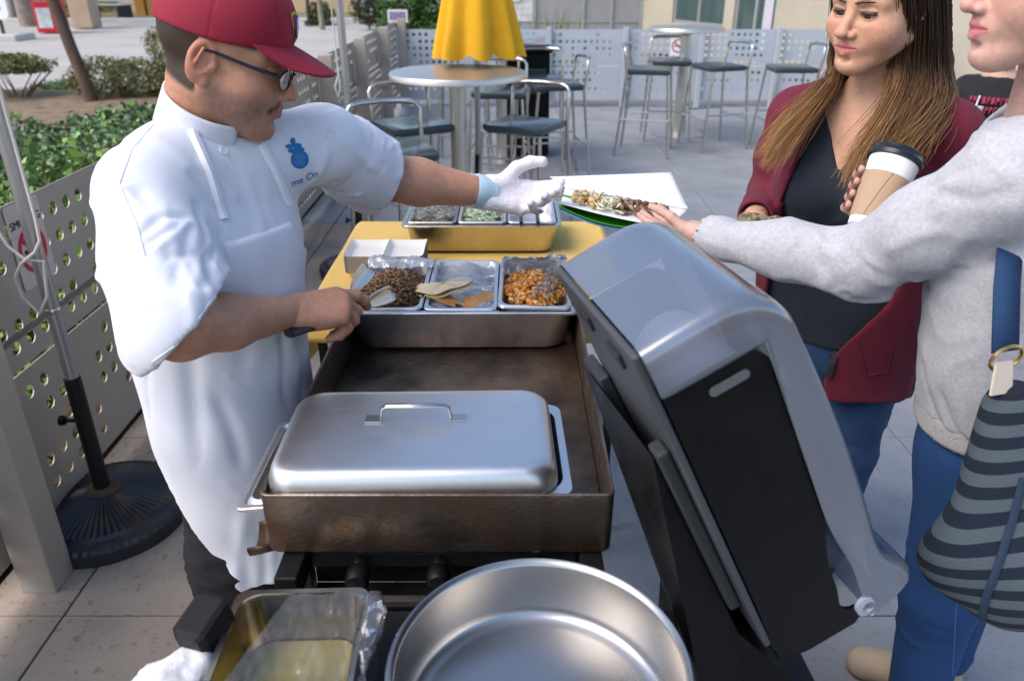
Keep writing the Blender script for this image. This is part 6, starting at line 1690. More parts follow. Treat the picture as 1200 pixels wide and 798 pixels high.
# jeans, shoes
m_denim = mat('denim', (.014, .042, .11), .85, col2=(.02, .06, .15), vscale=9, bump=.3, bscale=600)
tf = Field((.55, 1.55, 0), (1.15, 2.1, .95), .008); tf.chain([((.845, 1.835, .86), .176), ((.845, 1.835, .78), .184)], .04, sq=(f1_, .78))
for s in (-1, 1):
    a_ = np.array((.845, 1.835, 0)) + r1_ * s * .085; tf.chain([(a_ + np.array((0, 0, .82)), .105), (a_ + np.array((0, 0, .45)), .075), (a_ + np.array((0, 0, .1)), .058)], .03)
tf.fn(lambda X, Y, Z: .06 - Z); V, F = tf.mesh(1); V = wrinkle(V, F, .003, 25, 45, (1, 1, 2)); link('jeans', np_mesh('jeans', rel(V, WO), F), m_denim, W1)
for s in (-1, 1):
    a_ = np.array((.845, 1.835, .04)) + r1_ * s * .085; tf = Field(a_ - .25, a_ + .25, .006); tf.cone(a_, a_ + f1_ * .16, .042, .038, .02); tf.fn(lambda X, Y, Z: .002 - Z); V, F = tf.mesh(1); link('shoe', np_mesh('shoe', rel(V, WO), F), m_black, W1)

# long hair: many thin locks between hand-laid guide rails
def strands(rails, n, r0, seed, cols, wave=.006, lenr=(.75, 1.02), sides=4, steps=18, jit=.006):
    g = np.random.default_rng(seed); rails = [np.array([np.array(p) for p in r]) for r in rails]; m = len(rails)
    def cr(P, t):
        k = len(P) - 1; t = t * k; i = np.clip(t.astype(int), 0, k - 1); f = (t - i)[:, None]
        p0 = P[np.maximum(i - 1, 0)]; p1 = P[i]; p2 = P[i + 1]; p3 = P[np.minimum(i + 2, k)]
        return .5 * (2 * p1 + (p2 - p0) * f + (2 * p0 - 5 * p1 + 4 * p2 - p3) * f ** 2 + (3 * p1 - p0 - 3 * p2 + p3) * f ** 3)
    Vs, Fs, Cs = [], [], []; o = 0
    for k in range(n):
        s = g.random() * (m - 1); i = min(int(s), m - 2); f = s - i; s = f * f * (3 - 2 * f) if m > 2 else f
        L = g.uniform(*lenr); t = np.linspace(0, L, steps); P = cr(rails[i], t) * (1 - f) + cr(rails[i + 1], t) * f
        tt = np.linspace(0, 1, steps)[:, None]
        j = g.normal(0, jit, 3); j2 = g.normal(0, jit * 1.6, 3); ph = g.uniform(0, 6.28); wa = g.normal(0, 1, 3); wa /= np.linalg.norm(wa)
        P = P + j * (.35 + .65 * tt) + j2 * tt ** 2 + wa * (wave * g.uniform(.3, 1.3) * np.sin(ph + tt * g.uniform(5, 11)) * tt)
        T = np.gradient(P, axis=0); T /= np.linalg.norm(T, axis=1)[:, None] + 1e-9
        a = np.cross(T, (.3, .8, .2)); a /= np.linalg.norm(a, axis=1)[:, None]; b = np.cross(T, a)
        r = r0 * g.uniform(.5, 1.3) * (1 - .75 * tt[:, 0] ** 2.5) * (.6 + .4 * np.minimum(1, tt[:, 0] * 5))
        ring = [P + (a * math.cos(x) + b * math.sin(x)) * r[:, None] for x in np.arange(sides) * 2 * math.pi / sides]
        V = np.stack(ring, 1).reshape(-1, 3); Vs.append(V)
        ii = np.arange(steps - 1)[:, None] * sides; kk = np.arange(sides)[None]; k2 = (kk + 1) % sides
        Fs.append(np.stack([ii + kk, ii + k2, ii + sides + k2, ii + sides + kk], -1).reshape(-1, 4) + o); o += len(V)
        sh = g.normal(0, .10); c = cols(np.clip(tt[:, 0] * L + sh, 0, 1)) * g.uniform(.7, 1.3); Cs.append(np.repeat(c, sides, 0))
    return np.concatenate(Vs), np.concatenate(Fs), np.concatenate(Cs)
def ombre(t):
    a, b, c = np.array((.016, .011, .009)), np.array((.085, .042, .022)), np.array((.37, .20, .08))
    u = sm(t, .15, .5)[:, None]; v = sm(t, .42, .92)[:, None]; return (a * (1 - u) + b * u) * (1 - v) + c * v
def rail(*pp): return [pt(u, v, t) for u, v, t in pp]
hp1 = lambda p: np.array(HM1 @ (Vector(p) * .96))
top = hp1((.03, 0, .128))
def rl(first, *pp): return [hp1(q) for q in first] + [np.array(pt(*p)) for p in pp]
Lr = [rl([(.055, -.004, .122), (.066, .050, .085), (.042, .080, .035)], (1052, 75, 1.60), (1046, 112, 1.56), (1026, 150, 1.525), (1004, 188, 1.52), (996, 214, 1.52)),
      rl([(.035, -.004, .128), (.040, .062, .095), (.012, .094, .035)], (1078, 78, 1.62), (1072, 118, 1.575), (1050, 150, 1.545), (1022, 180, 1.525), (1012, 206, 1.525)),
      rl([(.0, -.004, .13), (.0, .070, .10), (-.02, .100, .035)], (1094, 78, 1.64), (1095, 115, 1.60), (1078, 145, 1.555), (1050, 172, 1.54), (1036, 198, 1.54)),
      rl([(-.04, -.004, .125), (-.045, .070, .09), (-.06, .095, .03)], (1106, 72, 1.67), (1112, 112, 1.65), (1104, 138, 1.60), (1084, 160, 1.57), (1068, 186, 1.56))]
Rr_ = [rl([(.055, -.004, .122), (.066, -.050, .085), (.045, -.080, .03)], (979, 70, 1.70), (974, 100, 1.68), (950, 132, 1.66), (926, 160, 1.66), (906, 186, 1.66)),
       rl([(.03, -.004, .128), (.035, -.064, .09), (.01, -.092, .03)], (986, 75, 1.72), (966, 108, 1.715), (942, 132, 1.69), (918, 160, 1.68), (900, 188, 1.675)),
       rl([(-.01, -.004, .13), (-.01, -.07, .09), (-.03, -.095, .02)], (990, 80, 1.74), (956, 112, 1.75), (934, 134, 1.735), (912, 160, 1.71), (898, 180, 1.69))]
def hair_mass(rails, r0, back):
    P = [np.array([np.array(p) for p in r]) for r in rails]; al = np.concatenate(P); f = Field(al.min(0) - .05, al.max(0) + .05, .0045)
    for r in P:
        r = r + np.array(back); n_ = len(r); rd = [r0 * k for k in (.35, .6, .85, 1.0, .95, .7, .4, .12)][:n_]
        for i in range(n_ - 2): f.cone(r[i], r[i + 1], rd[i], rd[i + 1], .012)
    V, F = f.mesh(1); N_ = normals(V, F); V = V + N_ * (.0022 * np.sin(V[:, 0] * 900 + 5 * fbm(V, 30, 3, 2)))[:, None]
    return V.astype(np.float32), F, ombre(np.clip((1.66 - V[:, 2]) / .36, 0, 1) * .92) * .75
pm = hair_mass(Lr, .017, (.006, .014, 0)); pm2 = hair_mass(Rr_, .015, (.006, .012, 0))
pa = strands(Lr, 3000, .0009, 5, ombre, .010, jit=.008); pb = strands(Rr_, 1700, .0009, 6, ombre, .009, jit=.007); pcx = strands(Lr, 160, .0007, 7, ombre, .02, (.6, 1.05), 3, 18, .014); pd = strands(Rr_, 80, .0007, 8, ombre, .02, (.6, 1.05), 3, 18, .012)
hf = Field((-.15, -.12, -.10), (.12, .12, .17), .004); hf.ell((-.014, 0, .042), (.108, .089, .095), 0); hf.ell((-.05, 0, -.02), (.062, .078, .075), .03)
hf.fn(lambda X, Y, Z: (X - (.058 + .02 * np.cos(Y * 20)) - .55 * np.maximum(0, Z - .06) + .9 * np.maximum(0, .03 - Z)), .004); V, F = hf.mesh(2)
pe = (xf(HM1, V * .96).astype(np.float32), F, (.016, .011, .009))
V, F, C = join_np([pa, pb, pcx, pd, pe, pm, pm2])
link('hair', np_mesh('hair', rel(V.astype(np.float32), WO), F, C), mat('hair', attr='Col', rough=.5, spec=.3), W1)
# camouflage wristlet in her hand, brown folder under her arm
q = pt(893, 262, 1.72)
wl = thing('wristlet', 'small camouflage wristlet pouch with a zip held in the right hand', 'pouch', q)
fl_ = Field((-.07, -.06, -.05), (.07, .06, .05), .004); fl_.cone((-.035, .0, .0), (.03, -.01, -.004), .024, .022, .01, sq=((0, 1, 0), .7)); V, F = fl_.mesh(1); V = wrinkle(V, F, .003, 60, 3)
link('pouch', np_mesh('pouch', V, F), mat('camouflage', (.30, .25, .15), .8, col2=(.10, .09, .06), vscale=55, thr=(.45, .55)), wl)
MB().tube([(.012, -.026, .016), (.016, -.028, -.012)], .003, 8).obj('zip_pull', m_tube, wl, smooth=True)
q = pt(1062, 318, 1.50); Mf = frame((.95, -.2, .35), (.1, -.8, .35), q)
o = MB().box((-.055, -.07, -.016), (.050, .07, .016), Mf).obj('cardboard_folder', mat('folder_brown', (.22, .10, .045), .6, var=.1, vscale=20), bevel=.003); tag(o, 'flat brown box held under the grey sleeve in front of the maroon cardigan', 'box')
o2 = MB().box((.0505, -.068, -.0155), (.0535, .068, .0155), Mf).obj('end_flap', mat('flap_grey', (.32, .33, .36), .5), o)

# ---------------------------------------------------------------- woman in the grey sweater
W2 = thing('person', 'woman in a light grey knitted sweater and blue jeans holding out a food tray', 'person', (.9, 1.24, 0)); VO = W2.location
SK2 = (.60, .36, .29)
nt2 = pt(1127, 7, 1.08); fw2 = Vector((-1, .06, -.06)).normalized(); HM2 = head_matrix(nt2 - fw2 * .119 + Vector((0, 0, .03)), fw2)
nb2 = np.array((.80, 1.20, 1.415)); nl2 = np.array(HM2.inverted() @ Vector(nb2)) / .97
hV, hF, hC, hE = make_head(SK2, (.50, .14, .17), (.12, .07, .05), fem=1, neck=((-.03, 0, -.06), tuple(nl2)), open_mouth=.7, scale=.97, full=.3)
f2_ = np.array((-.69, .72, 0)); l2_ = np.array((-.72, -.69, 0))
S2L = np.array((.728, 1.125, 1.345)); S2R = np.array((.96, 1.35, 1.36)); E2L = np.array(pt(1008, 309, 1.38)); W2L = np.array(pt(826, 276, 1.55)); E2R = np.array((.95, 1.52, 1.13)); W2R = np.array((.80, 1.47, 1.22))
parts = [(xf(HM2, hV), hF, hC)]
hdir = np.array(pt(765, 262, 1.66)) - W2L
parts.append(make_hand(W2L, hdir, (.1, -.35, -.93), 'L', [(6, 10, 8), (8, 10, 8), (10, 12, 8), (12, 14, 8)], [(.75, .35, -.55), (.92, .15, -.35), (.97, .05, -.1)], SK2, scale=.93, nail=(.16, .01, .06), slim=.92))
parts.append(arm([(S2L, .05), (E2L, .04), (W2L, .027)], SK2)); parts.append(arm([(S2R, .05), (E2R, .04), (W2R, .027)], SK2))
# fingers of the hand wrapped round the coffee cup
cupB = pt(1013, 268, 1.375); cupT = pt(1050, 186, 1.375); cax = (cupT - cupB).normalized(); cl_ = cax.cross(ray(1040, 220)).normalized()     # towards image left?
if (cl_.x > 0): cl_ = -cl_
cbk = cax.cross(cl_); cbk = cbk if cbk.y > 0 else -cbk
hf = Field(np.array(cupB) - .2, np.array(cupB) + .22, .0025); pnl = []
for i, s in enumerate((.30, .46, .62, .77)):
    c = cupT + (cupB - cupT) * s; rc = .040 - .009 * s
    k0 = c + cbk * (rc + .012) - cl_ * .035; k1 = c + cbk * (rc + .011) + cl_ * .012; k2 = c + cbk * .018 + cl_ * (rc + .011); k3 = c - cbk * (.012 - .003 * i) + cl_ * (rc + .0095)
    hf.chain([(np.array(k0), .0098), (np.array(k1), .0092), (np.array(k2), .0086), (np.array(k3), .0074)], .004); pnl.append(np.array(k3 + cl_ * .0045 + cax * .0))
    hf.cone(np.array(k0), W2R, .011, .022, .012)
V, F = hf.mesh(1); C = np.tile(np.array(SK2, np.float32), (len(V), 1))
for c in pnl: C = mixc(C, sm(-np.linalg.norm((V - c), axis=1), -.0078, -.005), (.16, .01, .06))
parts.append((V, F, C))
tf = Field((.55, .90, .0), (1.25, 1.65, 1.45), .008)
tf.chain([((.93, 1.27, .86), .12), ((.89, 1.245, 1.1), .13), ((.84, 1.235, 1.28), .10)], .05, sq=(f2_, .7))
for s in (-1, 1):
    a_ = np.array((.93, 1.27, 0)) + l2_ * s * .08; tf.chain([(a_ + np.array((0, 0, .82)), .07), (a_ + np.array((.02, .01, .45)), .05), (a_ + np.array((.05, .03, .08)), .038)], .03)
V, F = tf.mesh(1); parts.append((V, F, SK2))
V, F, C = join_np(parts); link('body', np_mesh('body', rel(V, VO), F, C), m_skin, W2); put_eyes(hE, Matrix.Translation(-VO) @ HM2, W2)
hf = Field((-.16, -.12, -.09), (.12, .12, .17), .004); hf.ell((-.014, 0, .042), (.106, .087, .094), 0); hf.ell((-.07, 0, -.01), (.05, .05, .06), .04); hf.ell((-.125, 0, .03), (.035, .035, .035), .01)
hf.fn(lambda X, Y, Z: (X - .05 - .55 * np.maximum(0, Z - .06) + 1.1 * np.maximum(0, .05 - Z)), .004); V, F = hf.mesh(2)
link('hair', np_mesh('hair', rel(xf(HM2, V * .97), VO), F, (.05, .03, .02)), mat('hair'), W2)
# sweater
m_knit = mat('knit_grey', (.47, .47, .51), .95, bump=.55, bscale=700, sheen=.05, col2=(.60, .60, .64), vscale=140)
B2 = ((.28, .90, .84), (1.25, 1.72, 1.50)); hs = .006
sf = Field(*B2, hs)
sf.chain([((.93, 1.275, .90), .192), ((.90, 1.255, 1.06), .183), ((.87, 1.245, 1.2), .175), ((.845, 1.237, 1.30), .15)], .05, sq=(f2_, .74))
sf.cone(S2L - l2_ * .01, S2R + l2_ * .01, .064, .064, .05); sf.cone(nb2 - np.array((0, 0, .03)), (S2L + nb2) / 2, .06, .058, .04); sf.cone(nb2 - np.array((0, 0, .03)), (S2R + nb2) / 2, .06, .058, .04)
sf.cone(nb2 - np.array((0, 0, .05)), nb2 + np.array((-.03, 0, .10)), .060, .056, .005, 'sub')
uL = (W2L - E2L) / np.linalg.norm(W2L - E2L)
sf.chain([(S2L, .070), (S2L * .5 + E2L * .5, .067), (E2L, .062), (E2L * .55 + W2L * .45, .052), (E2L * .1 + W2L * .9, .036), (W2L - uL * .004, .031)], .03)
sf.chain([(S2R, .072), (E2R, .060), (W2R * .95 + E2R * .05, .036)], .03)
sf.cone(W2L - uL * .04, W2L + uL * .05, .026, .029, .003, 'sub')
sf.fn(lambda X, Y, Z: .885 - Z, .012)
V, F = sf.mesh(2); am = np.exp(-(segd(V, S2L, E2L) / .11) ** 4); am2 = np.exp(-(segd(V, E2L, W2L) / .09) ** 4)
V = wrinkle(V, F, .0022, 14, 51)
V = rand_folds(V, F, 34, lambda p, g: np.cross(E2L - S2L, g.normal(0, 1, 3)) + (E2L - S2L) * .4, (.05, .13), (.007, .013), (.003, .0075), 52, (am > .5) * 1.0)
V = rand_folds(V, F, 22, lambda p, g: np.cross(W2L - E2L, g.normal(0, 1, 3)) + (W2L - E2L) * .5, (.04, .10), (.006, .011), (.002, .005), 53, (am2 > .5) * 1.0)
V = rand_folds(V, F, 24, lambda p, g: (g.normal(0, .5), g.normal(0, .5), 1), (.08, .2), (.008, .016), (.002, .005), 54, (V[:, 2] < 1.15) * 1.0)
# cuff and hem ribs
dcf = (V - W2L) @ uL; rm = sm(dcf, -.085, -.07) * am2; N_ = normals(V, F)
pv = V - W2L - dcf[:, None] * uL; ex = np.cross(uL, (0, 0, 1)); ex /= np.linalg.norm(ex); ey = np.cross(uL, ex); an = np.arctan2(pv @ ey, pv @ ex)
V = V + N_ * (rm * .0012 * np.sin(34 * an))[:, None]
V = folds(V, F, [(E2L + np.array((-.02, -.04, .06)), E2L + np.array((.0, -.02, -.06)), -.008, .010), (E2L + np.array((.03, -.06, .07)), E2L + np.array((.03, -.03, -.05)), .007, .012), (E2L + np.array((.06, -.09, .08)), E2L + np.array((.05, -.05, .0)), -.007, .010)])
swt = link('sweater', np_mesh('sweater', rel(V, VO), F), m_knit, W2); st2 = bvh(V, F)
hm = Field((.6, .95, .83), (1.25, 1.6, .96), .005); hm.chain([((.93, 1.275, .95), .198), ((.932, 1.277, .86), .190)], .03, sq=(f2_, .74)); hm.fn(lambda X, Y, Z: np.maximum(Z - .90, .850 - Z), .004); V, F = hm.mesh(1); N_ = normals(V, F)
an = np.arctan2(V[:, 1] - 1.276, V[:, 0] - .932); V = V + N_ * (.0014 * np.sin(130 * an))[:, None]
link('hem_rib', np_mesh('hem_rib', rel(V, VO), F), mat('knit_rib', (.50, .47, .47), .95, bump=.6, bscale=420), swt)
# jeans and boots
m_denim2 = mat('denim_blue', (.009, .045, .145), .8, col2=(.012, .056, .175), vscale=8, bump=.3, bscale=600)
tf = Field((.6, .95, 0), (1.3, 1.65, .93), .007); tf.chain([((.93, 1.275, .88), .160), ((.935, 1.28, .80), .168)], .04, sq=(f2_, .76))
for s in (-1, 1):
    a_ = np.array((.935, 1.28, 0)) + l2_ * s * .082; tf.chain([(a_ + np.array((0, 0, .82)), .100), (a_ + np.array((.02, .01, .45)), .074), (a_ + np.array((.05, .03, .14)), .060)], .03)
tf.fn(lambda X, Y, Z: .11 - Z); V, F = tf.mesh(1); V = rand_folds(V, F, 50, lambda p, g: (g.normal(0, 1), g.normal(0, 1), .5), (.05, .12), (.005, .010), (.002, .004), 53)
jn = link('jeans', np_mesh('jeans', rel(V, VO), F), m_denim2, W2)
jt2 = bvh(V, F); oo = seam(jt2, [(1135, 560), (1128, 640), (1120, 720), (1116, 790)], .0012, mat('denim_seam', (.05, .14, .36), .8), jn, 'seam', .0003)
if oo: oo.data.transform(Matrix.Translation(-VO))
m_boot = mat('boot_tan', (.42, .33, .24), .85, bump=.3, bscale=300, var=.1, vscale=10)
for s in (-1, 1):
    a_ = np.array((.985, 1.31, 0)) + l2_ * s * .082; tf = Field(a_ + np.array((-.35, -.12, 0)), a_ + np.array((.15, .2, .26)), .006); tf.cone(a_ + np.array((0, 0, .22)), a_ + np.array((0, 0, .08)), .062, .05, .03)
    tf.cone(a_ + np.array((.01, 0, .045)), a_ + np.array((-.15, .06, .035)), .045, .042, .03); tf.fn(lambda X, Y, Z: .003 - Z); V, F = tf.mesh(1); link('boot', np_mesh('boot', rel(V, VO), F), m_boot, W2)

# ---------------------------------------------------------------- coffee cup
cp_ = thing('coffee_cup', 'white paper coffee cup with brown sleeve and black lid', 'cup', cupB)
Lc = (cupT - cupB).length; Mc = cax.to_track_quat('Z', 'Y').to_matrix().to_4x4()
MB().lathe([(.0, 0), (.0295, 0), (.030, .002), (.0435, Lc), (.042, Lc), (.040, Lc - .005), (0, Lc - .006)], 40, M=Mc).obj('paper_cup', mat('cup_white', (.80, .80, .82), .5), cp_, smooth=True)
sl = MB().lathe([(.0329, Lc * .10), (.0414, Lc * .70), (.0405, Lc * .70), (.0318, Lc * .10)], 40, M=Mc).obj('cup_sleeve', mat('kraft', (.42, .29, .19), .85, var=.08, vscale=12, bump=.15, bscale=300), cp_, smooth=True)
g = MB(); vv = Mc.to_3x3().inverted() @ (-ray(1030, 235)); a0_ = math.atan2(vv.y, vv.x) - .35
P = [Mc @ Vector(((.0330 + .0085 * t_) * math.cos(a0_ + .5 * t_), (.0330 + .0085 * t_) * math.sin(a0_ + .5 * t_), Lc * (.10 + .6 * t_))) for t_ in np.linspace(0, 1, 8)]
g.tube(P, .0006, 5).obj('seam', mat('kraft_dark', (.15, .09, .05), .9), sl)
MB().lathe([(.0445, Lc - .010), (.0475, Lc - .009), (.0478, Lc - .002), (.0465, Lc), (.0440, Lc + .003), (.0430, Lc + .010), (.0405, Lc + .012), (.0385, Lc + .008), (0, Lc + .008)], 48, M=Mc).obj('lid', mat('lid_black', (.012, .014, .02), .35), cp_, smooth=True, angle=35)

# ---------------------------------------------------------------- handed-over food tray with paper
pA = np.array(pt(664, 240, 1.77)); pB_ = np.array(pt(775, 264, 1.66))
ft = thing('food_tray', 'white paper food tray with a raised flap handed over between glove and sleeve', 'paper tray', (pA + pB_) / 2); fo = ft.location
m_paper = mat('paper_white', (.82, .82, .84), .8)
def corner(u, v, t): return pt(u, v, t) - fo
c00, c10, c11, c01 = corner(655, 245, 1.80), corner(768, 272, 1.63), corner(806, 252, 1.80), corner(662, 226, 2.02)
def bil(a, b, dz=0): return c00 * (1 - a) * (1 - b) + c10 * a * (1 - b) + c11 * a * b + c01 * (1 - a) * b + Vector((0, 0, dz))
def sheetp(name, fn, m, th=.0012, nx=18, ny=12, parent=None):
    V, F = grid_mesh(nx, ny, fn); o = MB().add(V, F).obj(name, m, parent or ft, smooth=True, angle=80); s_ = o.modifiers.new('t', 'SOLIDIFY'); s_.thickness = th; return o
bow = lambda a, b: .010 * (abs(2 * b - 1) ** 3) + .004 * (2 * a - 1) ** 2
sheetp('tray_floor', lambda a, b: bil(a, b, bow(a, b)), m_paper)
e01, e11 = corner(644, 214, 2.10), corner(786, 209, 1.98)
sheetp('back_flap', lambda a, b: (c01 * (1 - a) + c11 * a) * (1 - b) + (e01 * (1 - a) + e11 * a) * b + Vector((0, .012 * math.sin(3.1 * b), .014)), m_paper)
sheetp('front_lip', lambda a, b: bil(a, 0, bow(a, 0)) + Vector((-.004, -.010, .004 + .0)) * b, m_paper, nx=18, ny=4)
nap = []
for i, (mm, dz, ex_) in enumerate((('green', -.006, .012), ('blue', -.010, .018), ('white', -.014, .010))):
    cm = {'green': mat('print_green', (.06, .36, .03), .5), 'blue': mat('print_blue', (.02, .20, .45), .5), 'white': m_paper}[mm]
    o = sheetp('printed_sheet', lambda a, b: bil(a * .96 + .0, b * .7 - ex_ * 3.2, bow(a, b) + dz - .012 * math.sin(math.pi * a) * (1 - b)), cm, .0015)
sf_ = lambda r: (tuple(np.array(bil(r.uniform(.28, .62), r.uniform(.22, .7), .010 + r.uniform(0, .014)) + fo)), 0)
food('tray_chicken', 'orange chicken pieces and cabbage at the far side of the handed-over tray', 'food', [bits(60, lambda r: (tuple(np.array(bil(r.uniform(.12, .38), r.uniform(.3, .75), .010 + r.uniform(0, .014)) + fo)), 0), (.014, .010, .009), [(.55, .26, .06), (.65, .4, .15), (.62, .55, .35)], 61)], tuple(fo))
food('tray_beef', 'chopped brown beef heaped on the handed-over tray', 'food', [bits(110, lambda r: (tuple(np.array(bil(r.uniform(.52, .88), r.uniform(.3, .8), .010 + r.uniform(0, .016)) + fo)), 0), (.014, .010, .008), [(.16, .08, .04), (.25, .14, .07), (.10, .05, .03), (.4, .27, .15)], 62)], tuple(fo))
food('tray_lettuce', 'pale shredded lettuce between the meats on the handed-over tray', 'food', [bits(70, lambda r: (tuple(np.array(bil(r.uniform(.36, .6), r.uniform(.25, .75), .010 + r.uniform(0, .016)) + fo)), 0), (.028, .006, .003), [(.65, .62, .36), (.7, .68, .5), (.6, .62, .4)], 63, 'strand')], tuple(fo))

# ---------------------------------------------------------------- striped shoulder bag
bg_ = thing('shoulder_bag', 'navy and grey striped fabric bag with a blue strap and gold ring', 'bag', pt(1150, 700, 1.16)); bO = bg_.location
m_strap = mat('strap_blue', (.012, .045, .12), .85, bump=.4, bscale=500)
sa = [pt(1192, 210, 1.20), pt(1186, 275, 1.175), pt(1181, 335, 1.14), pt(1179, 412, 1.12)]
V = []
wS = (Vector((.93, .25, 0))).normalized() * .0235
for p in sa: V += [p - wS - bO, p + wS - bO]
o = MB().add(V, [(2 * i, 2 * i + 1, 2 * i + 3, 2 * i + 2) for i in range(3)]).obj('strap', m_strap, bg_, smooth=True); s_ = o.modifiers.new('t', 'SOLIDIFY'); s_.thickness = .003
rc_ = pt(1179, 420, 1.12) - bO
MB().tube([rc_ + Vector((.93, .25, 0)) * .027 * math.cos(a) + Vector((0, -.2, .98)) * .022 * math.sin(a) for a in np.linspace(0, 2 * math.pi, 28, endpoint=False)], .0028, 8, closed=True).obj('gold_ring', mat('gold_metal', (.70, .45, .15), .25, 1.0), bg_, smooth=True)
tp, bt_ = pt(1178, 424, 1.115) - bO, pt(1174, 462, 1.125) - bO
V = [tp - wS * .6, tp + wS * .6, bt_ + wS * .8, bt_ - wS * .8]
o = MB().add(V, [(0, 1, 2, 3)]).obj('leather_tab', mat('leather_cream', (.62, .52, .44), .6), bg_); s_ = o.modifiers.new('t', 'SOLIDIFY'); s_.thickness = .004
def stripes(name, c1, c2, period, axis):
    m = mat(name, c1, .95, bump=.6, bscale=500); n = m.node_tree.nodes; l = m.node_tree.links; b = n['Principled BSDF']
    tc = n.new('ShaderNodeTexCoord'); sp_ = n.new('ShaderNodeVectorMath'); sp_.operation = 'DOT_PRODUCT'; sp_.inputs[1].default_value = axis; l.new(tc.outputs['Object'], sp_.inputs[0])
    ns = n.new('ShaderNodeTexNoise'); ns.inputs['Scale'].default_value = 14; l.new(tc.outputs['Object'], ns.inputs['Vector'])
    ma = n.new('ShaderNodeMath'); ma.operation = 'MULTIPLY_ADD'; ma.inputs[1].default_value = .003; l.new(ns.outputs['Fac'], ma.inputs[0]); l.new(sp_.outputs['Value'], ma.inputs[2])
    d = n.new('ShaderNodeMath'); d.operation = 'DIVIDE'; d.inputs[1].default_value = period; l.new(ma.outputs[0], d.inputs[0])
    fr = n.new('ShaderNodeMath'); fr.operation = 'FRACT'; l.new(d.outputs[0], fr.inputs[0]); gt = n.new('ShaderNodeMath'); gt.operation = 'GREATER_THAN'; gt.inputs[1].default_value = .5; l.new(fr.outputs[0], gt.inputs[0])
    mx = n.new('ShaderNodeMix'); mx.data_type = 'RGBA'; mx.inputs['A'].default_value = (*c1, 1); mx.inputs['B'].default_value = (*c2, 1); l.new(gt.outputs[0], mx.inputs['Factor']); l.new(mx.outputs['Result'], b.inputs['Base Color']); return m
m_str = stripes('bag_stripes', (.008, .014, .028), (.075, .10, .12), .030, (-.32, .05, .95))
pts_ = [np.array(pt(*q)) - np.array(bO) for q in ((1186, 476, 1.15), (1215, 500, 1.15), (1128, 655, 1.17), (1255, 690, 1.12), (1178, 700, 1.16))]
bf_ = Field(np.min(pts_, 0) - .14, np.max(pts_, 0) + .14, .005)
nB = np.array((-.25, -.93, -.1))
cen = np.mean(pts_, 0)
bf_.cone(pts_[0], pts_[2], .022, .046, .03, sq=(nB, .8)); bf_.cone(pts_[1], pts_[3], .025, .055, .05, sq=(nB, .8)); bf_.cone(pts_[0], pts_[4], .026, .048, .05, sq=(nB, .8)); bf_.cone(pts_[2], pts_[3], .046, .05, .05, sq=(nB, .8))
V, F = bf_.mesh(3); V = wrinkle(V, F, .0015, 20, 71, (1, 1, .6)); link('bag_body', np_mesh('bag_body', V, F), m_str, bg_)
btree = bvh(V + np.array(bO, np.float32), F)
for nm, pix, r_, mm in (('piping', [(1199, 560), (1186, 610), (1170, 660), (1155, 700), (1150, 728)], .006, mat('piping_navy', (.015, .03, .06), .9)), ('bottom_trim', [(1094, 690), (1110, 706), (1130, 720), (1155, 733), (1168, 738)], .004, mat('leather_cream'))):
    o = seam(btree, pix, r_, mm, bg_, nm, .001)
    if o: o.data.transform(Matrix.Translation(-bO))

# ---------------------------------------------------------------- seated diner behind, with table and cup
P3 = Vector((2.98, 4.95, 0))
dn = thing('person', 'seated diner in a black t-shirt with red lettering behind the women', 'person', P3)
hV, hF, hC, hE = make_head((.55, .34, .26), (.42, .2, .17), (.05, .035, .03), scale=1.0, h=.004, neck=((-.03, 0, -.06), (-.05, 0, -.21)), hair=(.03, .02, .02))
f3 = np.array((-.55, -.83, 0)); r3 = np.array((-.83, .55, 0)); HM3 = head_matrix(Vector((f3[0] * .05, f3[1] * .05, 1.22)), (f3[0], f3[1], -.3))
parts = [(xf(HM3, hV), hF, hC)]
b3 = Field((-.6, -.8, .0), (.6, .6, 1.2), .012); z3 = np.array((0, 0, 1.0))
b3.chain([(np.array((0, 0, .50)), .16), (np.array((0, 0, .72)), .155), (f3 * .03 + z3 * .90, .165), (f3 * .04 + z3 * 1.0, .08)], .05, sq=(f3, .7)); b3.cone(r3 * .16 + z3 * .96, -r3 * .16 + z3 * .96, .055, .055, .04)
for s in (-1, 1):
    sh3 = r3 * s * .18 + z3 * .95; el3 = r3 * s * .26 + f3 * .14 + z3 * .78; wr3 = r3 * s * .08 + f3 * .42 + z3 * .80; b3.chain([(sh3, .05), (el3, .042), (wr3, .03)], .02); b3.ell(wr3 + f3 * .05, (.045, .045, .025), .02)
    hp3 = r3 * s * .09 + z3 * .50; kn3 = r3 * s * .11 + f3 * .40 + z3 * .50; b3.chain([(hp3, .085), (kn3, .065), (kn3 + f3 * .02 - z3 * .43, .045)], .03)
V, F = b3.mesh(1); parts.append((V, F, (.5, .31, .24))); V, F, C = join_np(parts); link('body', np_mesh('body', V, F, C), m_skin, dn)
put_eyes(hE, HM3, dn)
t3 = Field((-.5, -.5, .35), (.5, .5, 1.15), .009); t3.chain([(np.array((0, 0, .50)), .175), (np.array((0, 0, .72)), .17), (f3 * .03 + z3 * .90, .18), (f3 * .03 + z3 * .97, .11)], .05, sq=(f3, .72)); t3.cone(r3 * .16 + z3 * .955, -r3 * .16 + z3 * .955, .066, .066, .04)
for s in (-1, 1): t3.cone(r3 * s * .18 + z3 * .95, r3 * s * .235 + f3 * .09 + z3 * .84, .068, .066, .03)
t3.fn(lambda X, Y, Z: np.maximum(Z - 1.03, .46 - Z), .004); V, F = t3.mesh(1); V = wrinkle(V, F, .005, 15, 81)
ts = link('t_shirt', np_mesh('t_shirt', V, F), mat('tee_black', (.012, .012, .016), .9), dn)
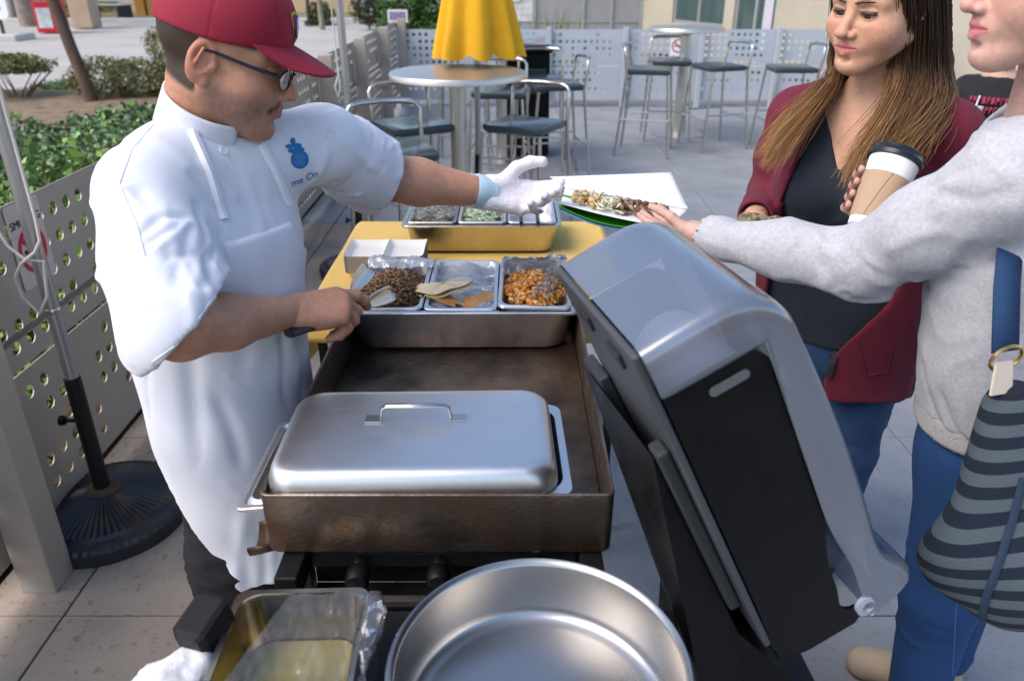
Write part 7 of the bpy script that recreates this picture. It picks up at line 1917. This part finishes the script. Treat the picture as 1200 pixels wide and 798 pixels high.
Mt = frame((f3[1] * -1, f3[0], 0) if False else (-r3[0], -r3[1], 0), (0, 0, 1), f3 * .16 + z3 * .87)
for zz, nl in ((.035, 9), (-.02, 11)):          # two blurred lines of print, too far away to read
    g = MB(); x_ = -.13
    for k in range(nl):
        w_ = random.uniform(.012, .02); g.box((x_, zz - .018, -.008), (x_ + .005, zz + .018, .032), Mt); g.box((x_ + .0052, zz + random.choice((-.016, 0, .012)), -.008), (x_ + w_, zz + .018, .032), Mt); x_ += w_ + .008
    g.obj('shirt_print', mat('print_red', (.35, .04, .08), .7), ts)
pj = Field((-.6, -.8, .0), (.6, .4, .65), .012)
for s in (-1, 1):
    hp3 = r3 * s * .09 + z3 * .50; kn3 = r3 * s * .11 + f3 * .40 + z3 * .50; pj.chain([(hp3, .095), (kn3, .075), (kn3 + f3 * .02 - z3 * .40, .06)], .03)
V, F = pj.mesh(1); link('trousers', np_mesh('trousers', V, F), mat('trouser_grey', (.06, .06, .07), .9), dn)
ch = thing('patio_chair', 'low black patio chair under the seated diner', 'chair', P3)
MB().box((-.22, -.22, .39), (.22, .22, .415), Matrix.Rotation(math.atan2(f3[1], f3[0]), 4, 'Z')).obj('seat', m_black, ch, bevel=.01)
Rz = Matrix.Rotation(math.atan2(f3[1], f3[0]), 4, 'Z')
for x in (-.2, .2):
    for y in (-.2, .2): MB().tube([Rz @ Vector((x, y, 0)), Rz @ Vector((x * .95, y * .95, .389))], .012, 8).obj('leg', m_tube, ch, smooth=True)
MB().box((-.26, -.2, .50), (-.24, .2, .85), Rz).obj('backrest', m_black, ch, bevel=.006)
tq = pz(1133, 158, .75)
dt = thing('dining_table', 'low round table in front of the seated diner', 'table', (tq.x + .28, tq.y + .02, 0))
MB().lathe([(0, .715), (.36, .715), (.38, .72), (.38, .745), (0, .748)], 40).obj('table_top', m_steel, dt, smooth=True); MB().lathe([(.04, .02), (.04, .7145)], 18).obj('column', m_steel, dt, smooth=True); MB().lathe([(.25, 0), (.25, .012), (.05, .02), (.04, .0201)], 30).obj('base', m_steel, dt, smooth=True)
dc = thing('soft_drink_cup', 'tall pale drink cup with a straw on the seated diner\'s table', 'cup', (tq.x, tq.y, .7485))
MB().lathe([(0, 0), (.034, 0), (.047, .15), (.05, .152), (.05, .16), (0, .162)], 28).obj('cup', mat('cup_pale', (.62, .64, .62), .4, var=.2, vscale=25), dc, smooth=True); MB().tube([(.01, 0, .1625), (.02, 0, .22)], .004, 8).obj('straw', m_white2, dc, smooth=True)
o = MB().lathe([(0, 0), (.08, 0), (.12, .02), (.10, .018), (0, .006)], 28, c=(tq.x + .2, tq.y - .05, .7485)).obj('food_basket', mat('basket_yellow', (.5, .5, .08), .6), smooth=True); tag(o, 'yellow green food basket on the seated diner\'s table', 'basket')
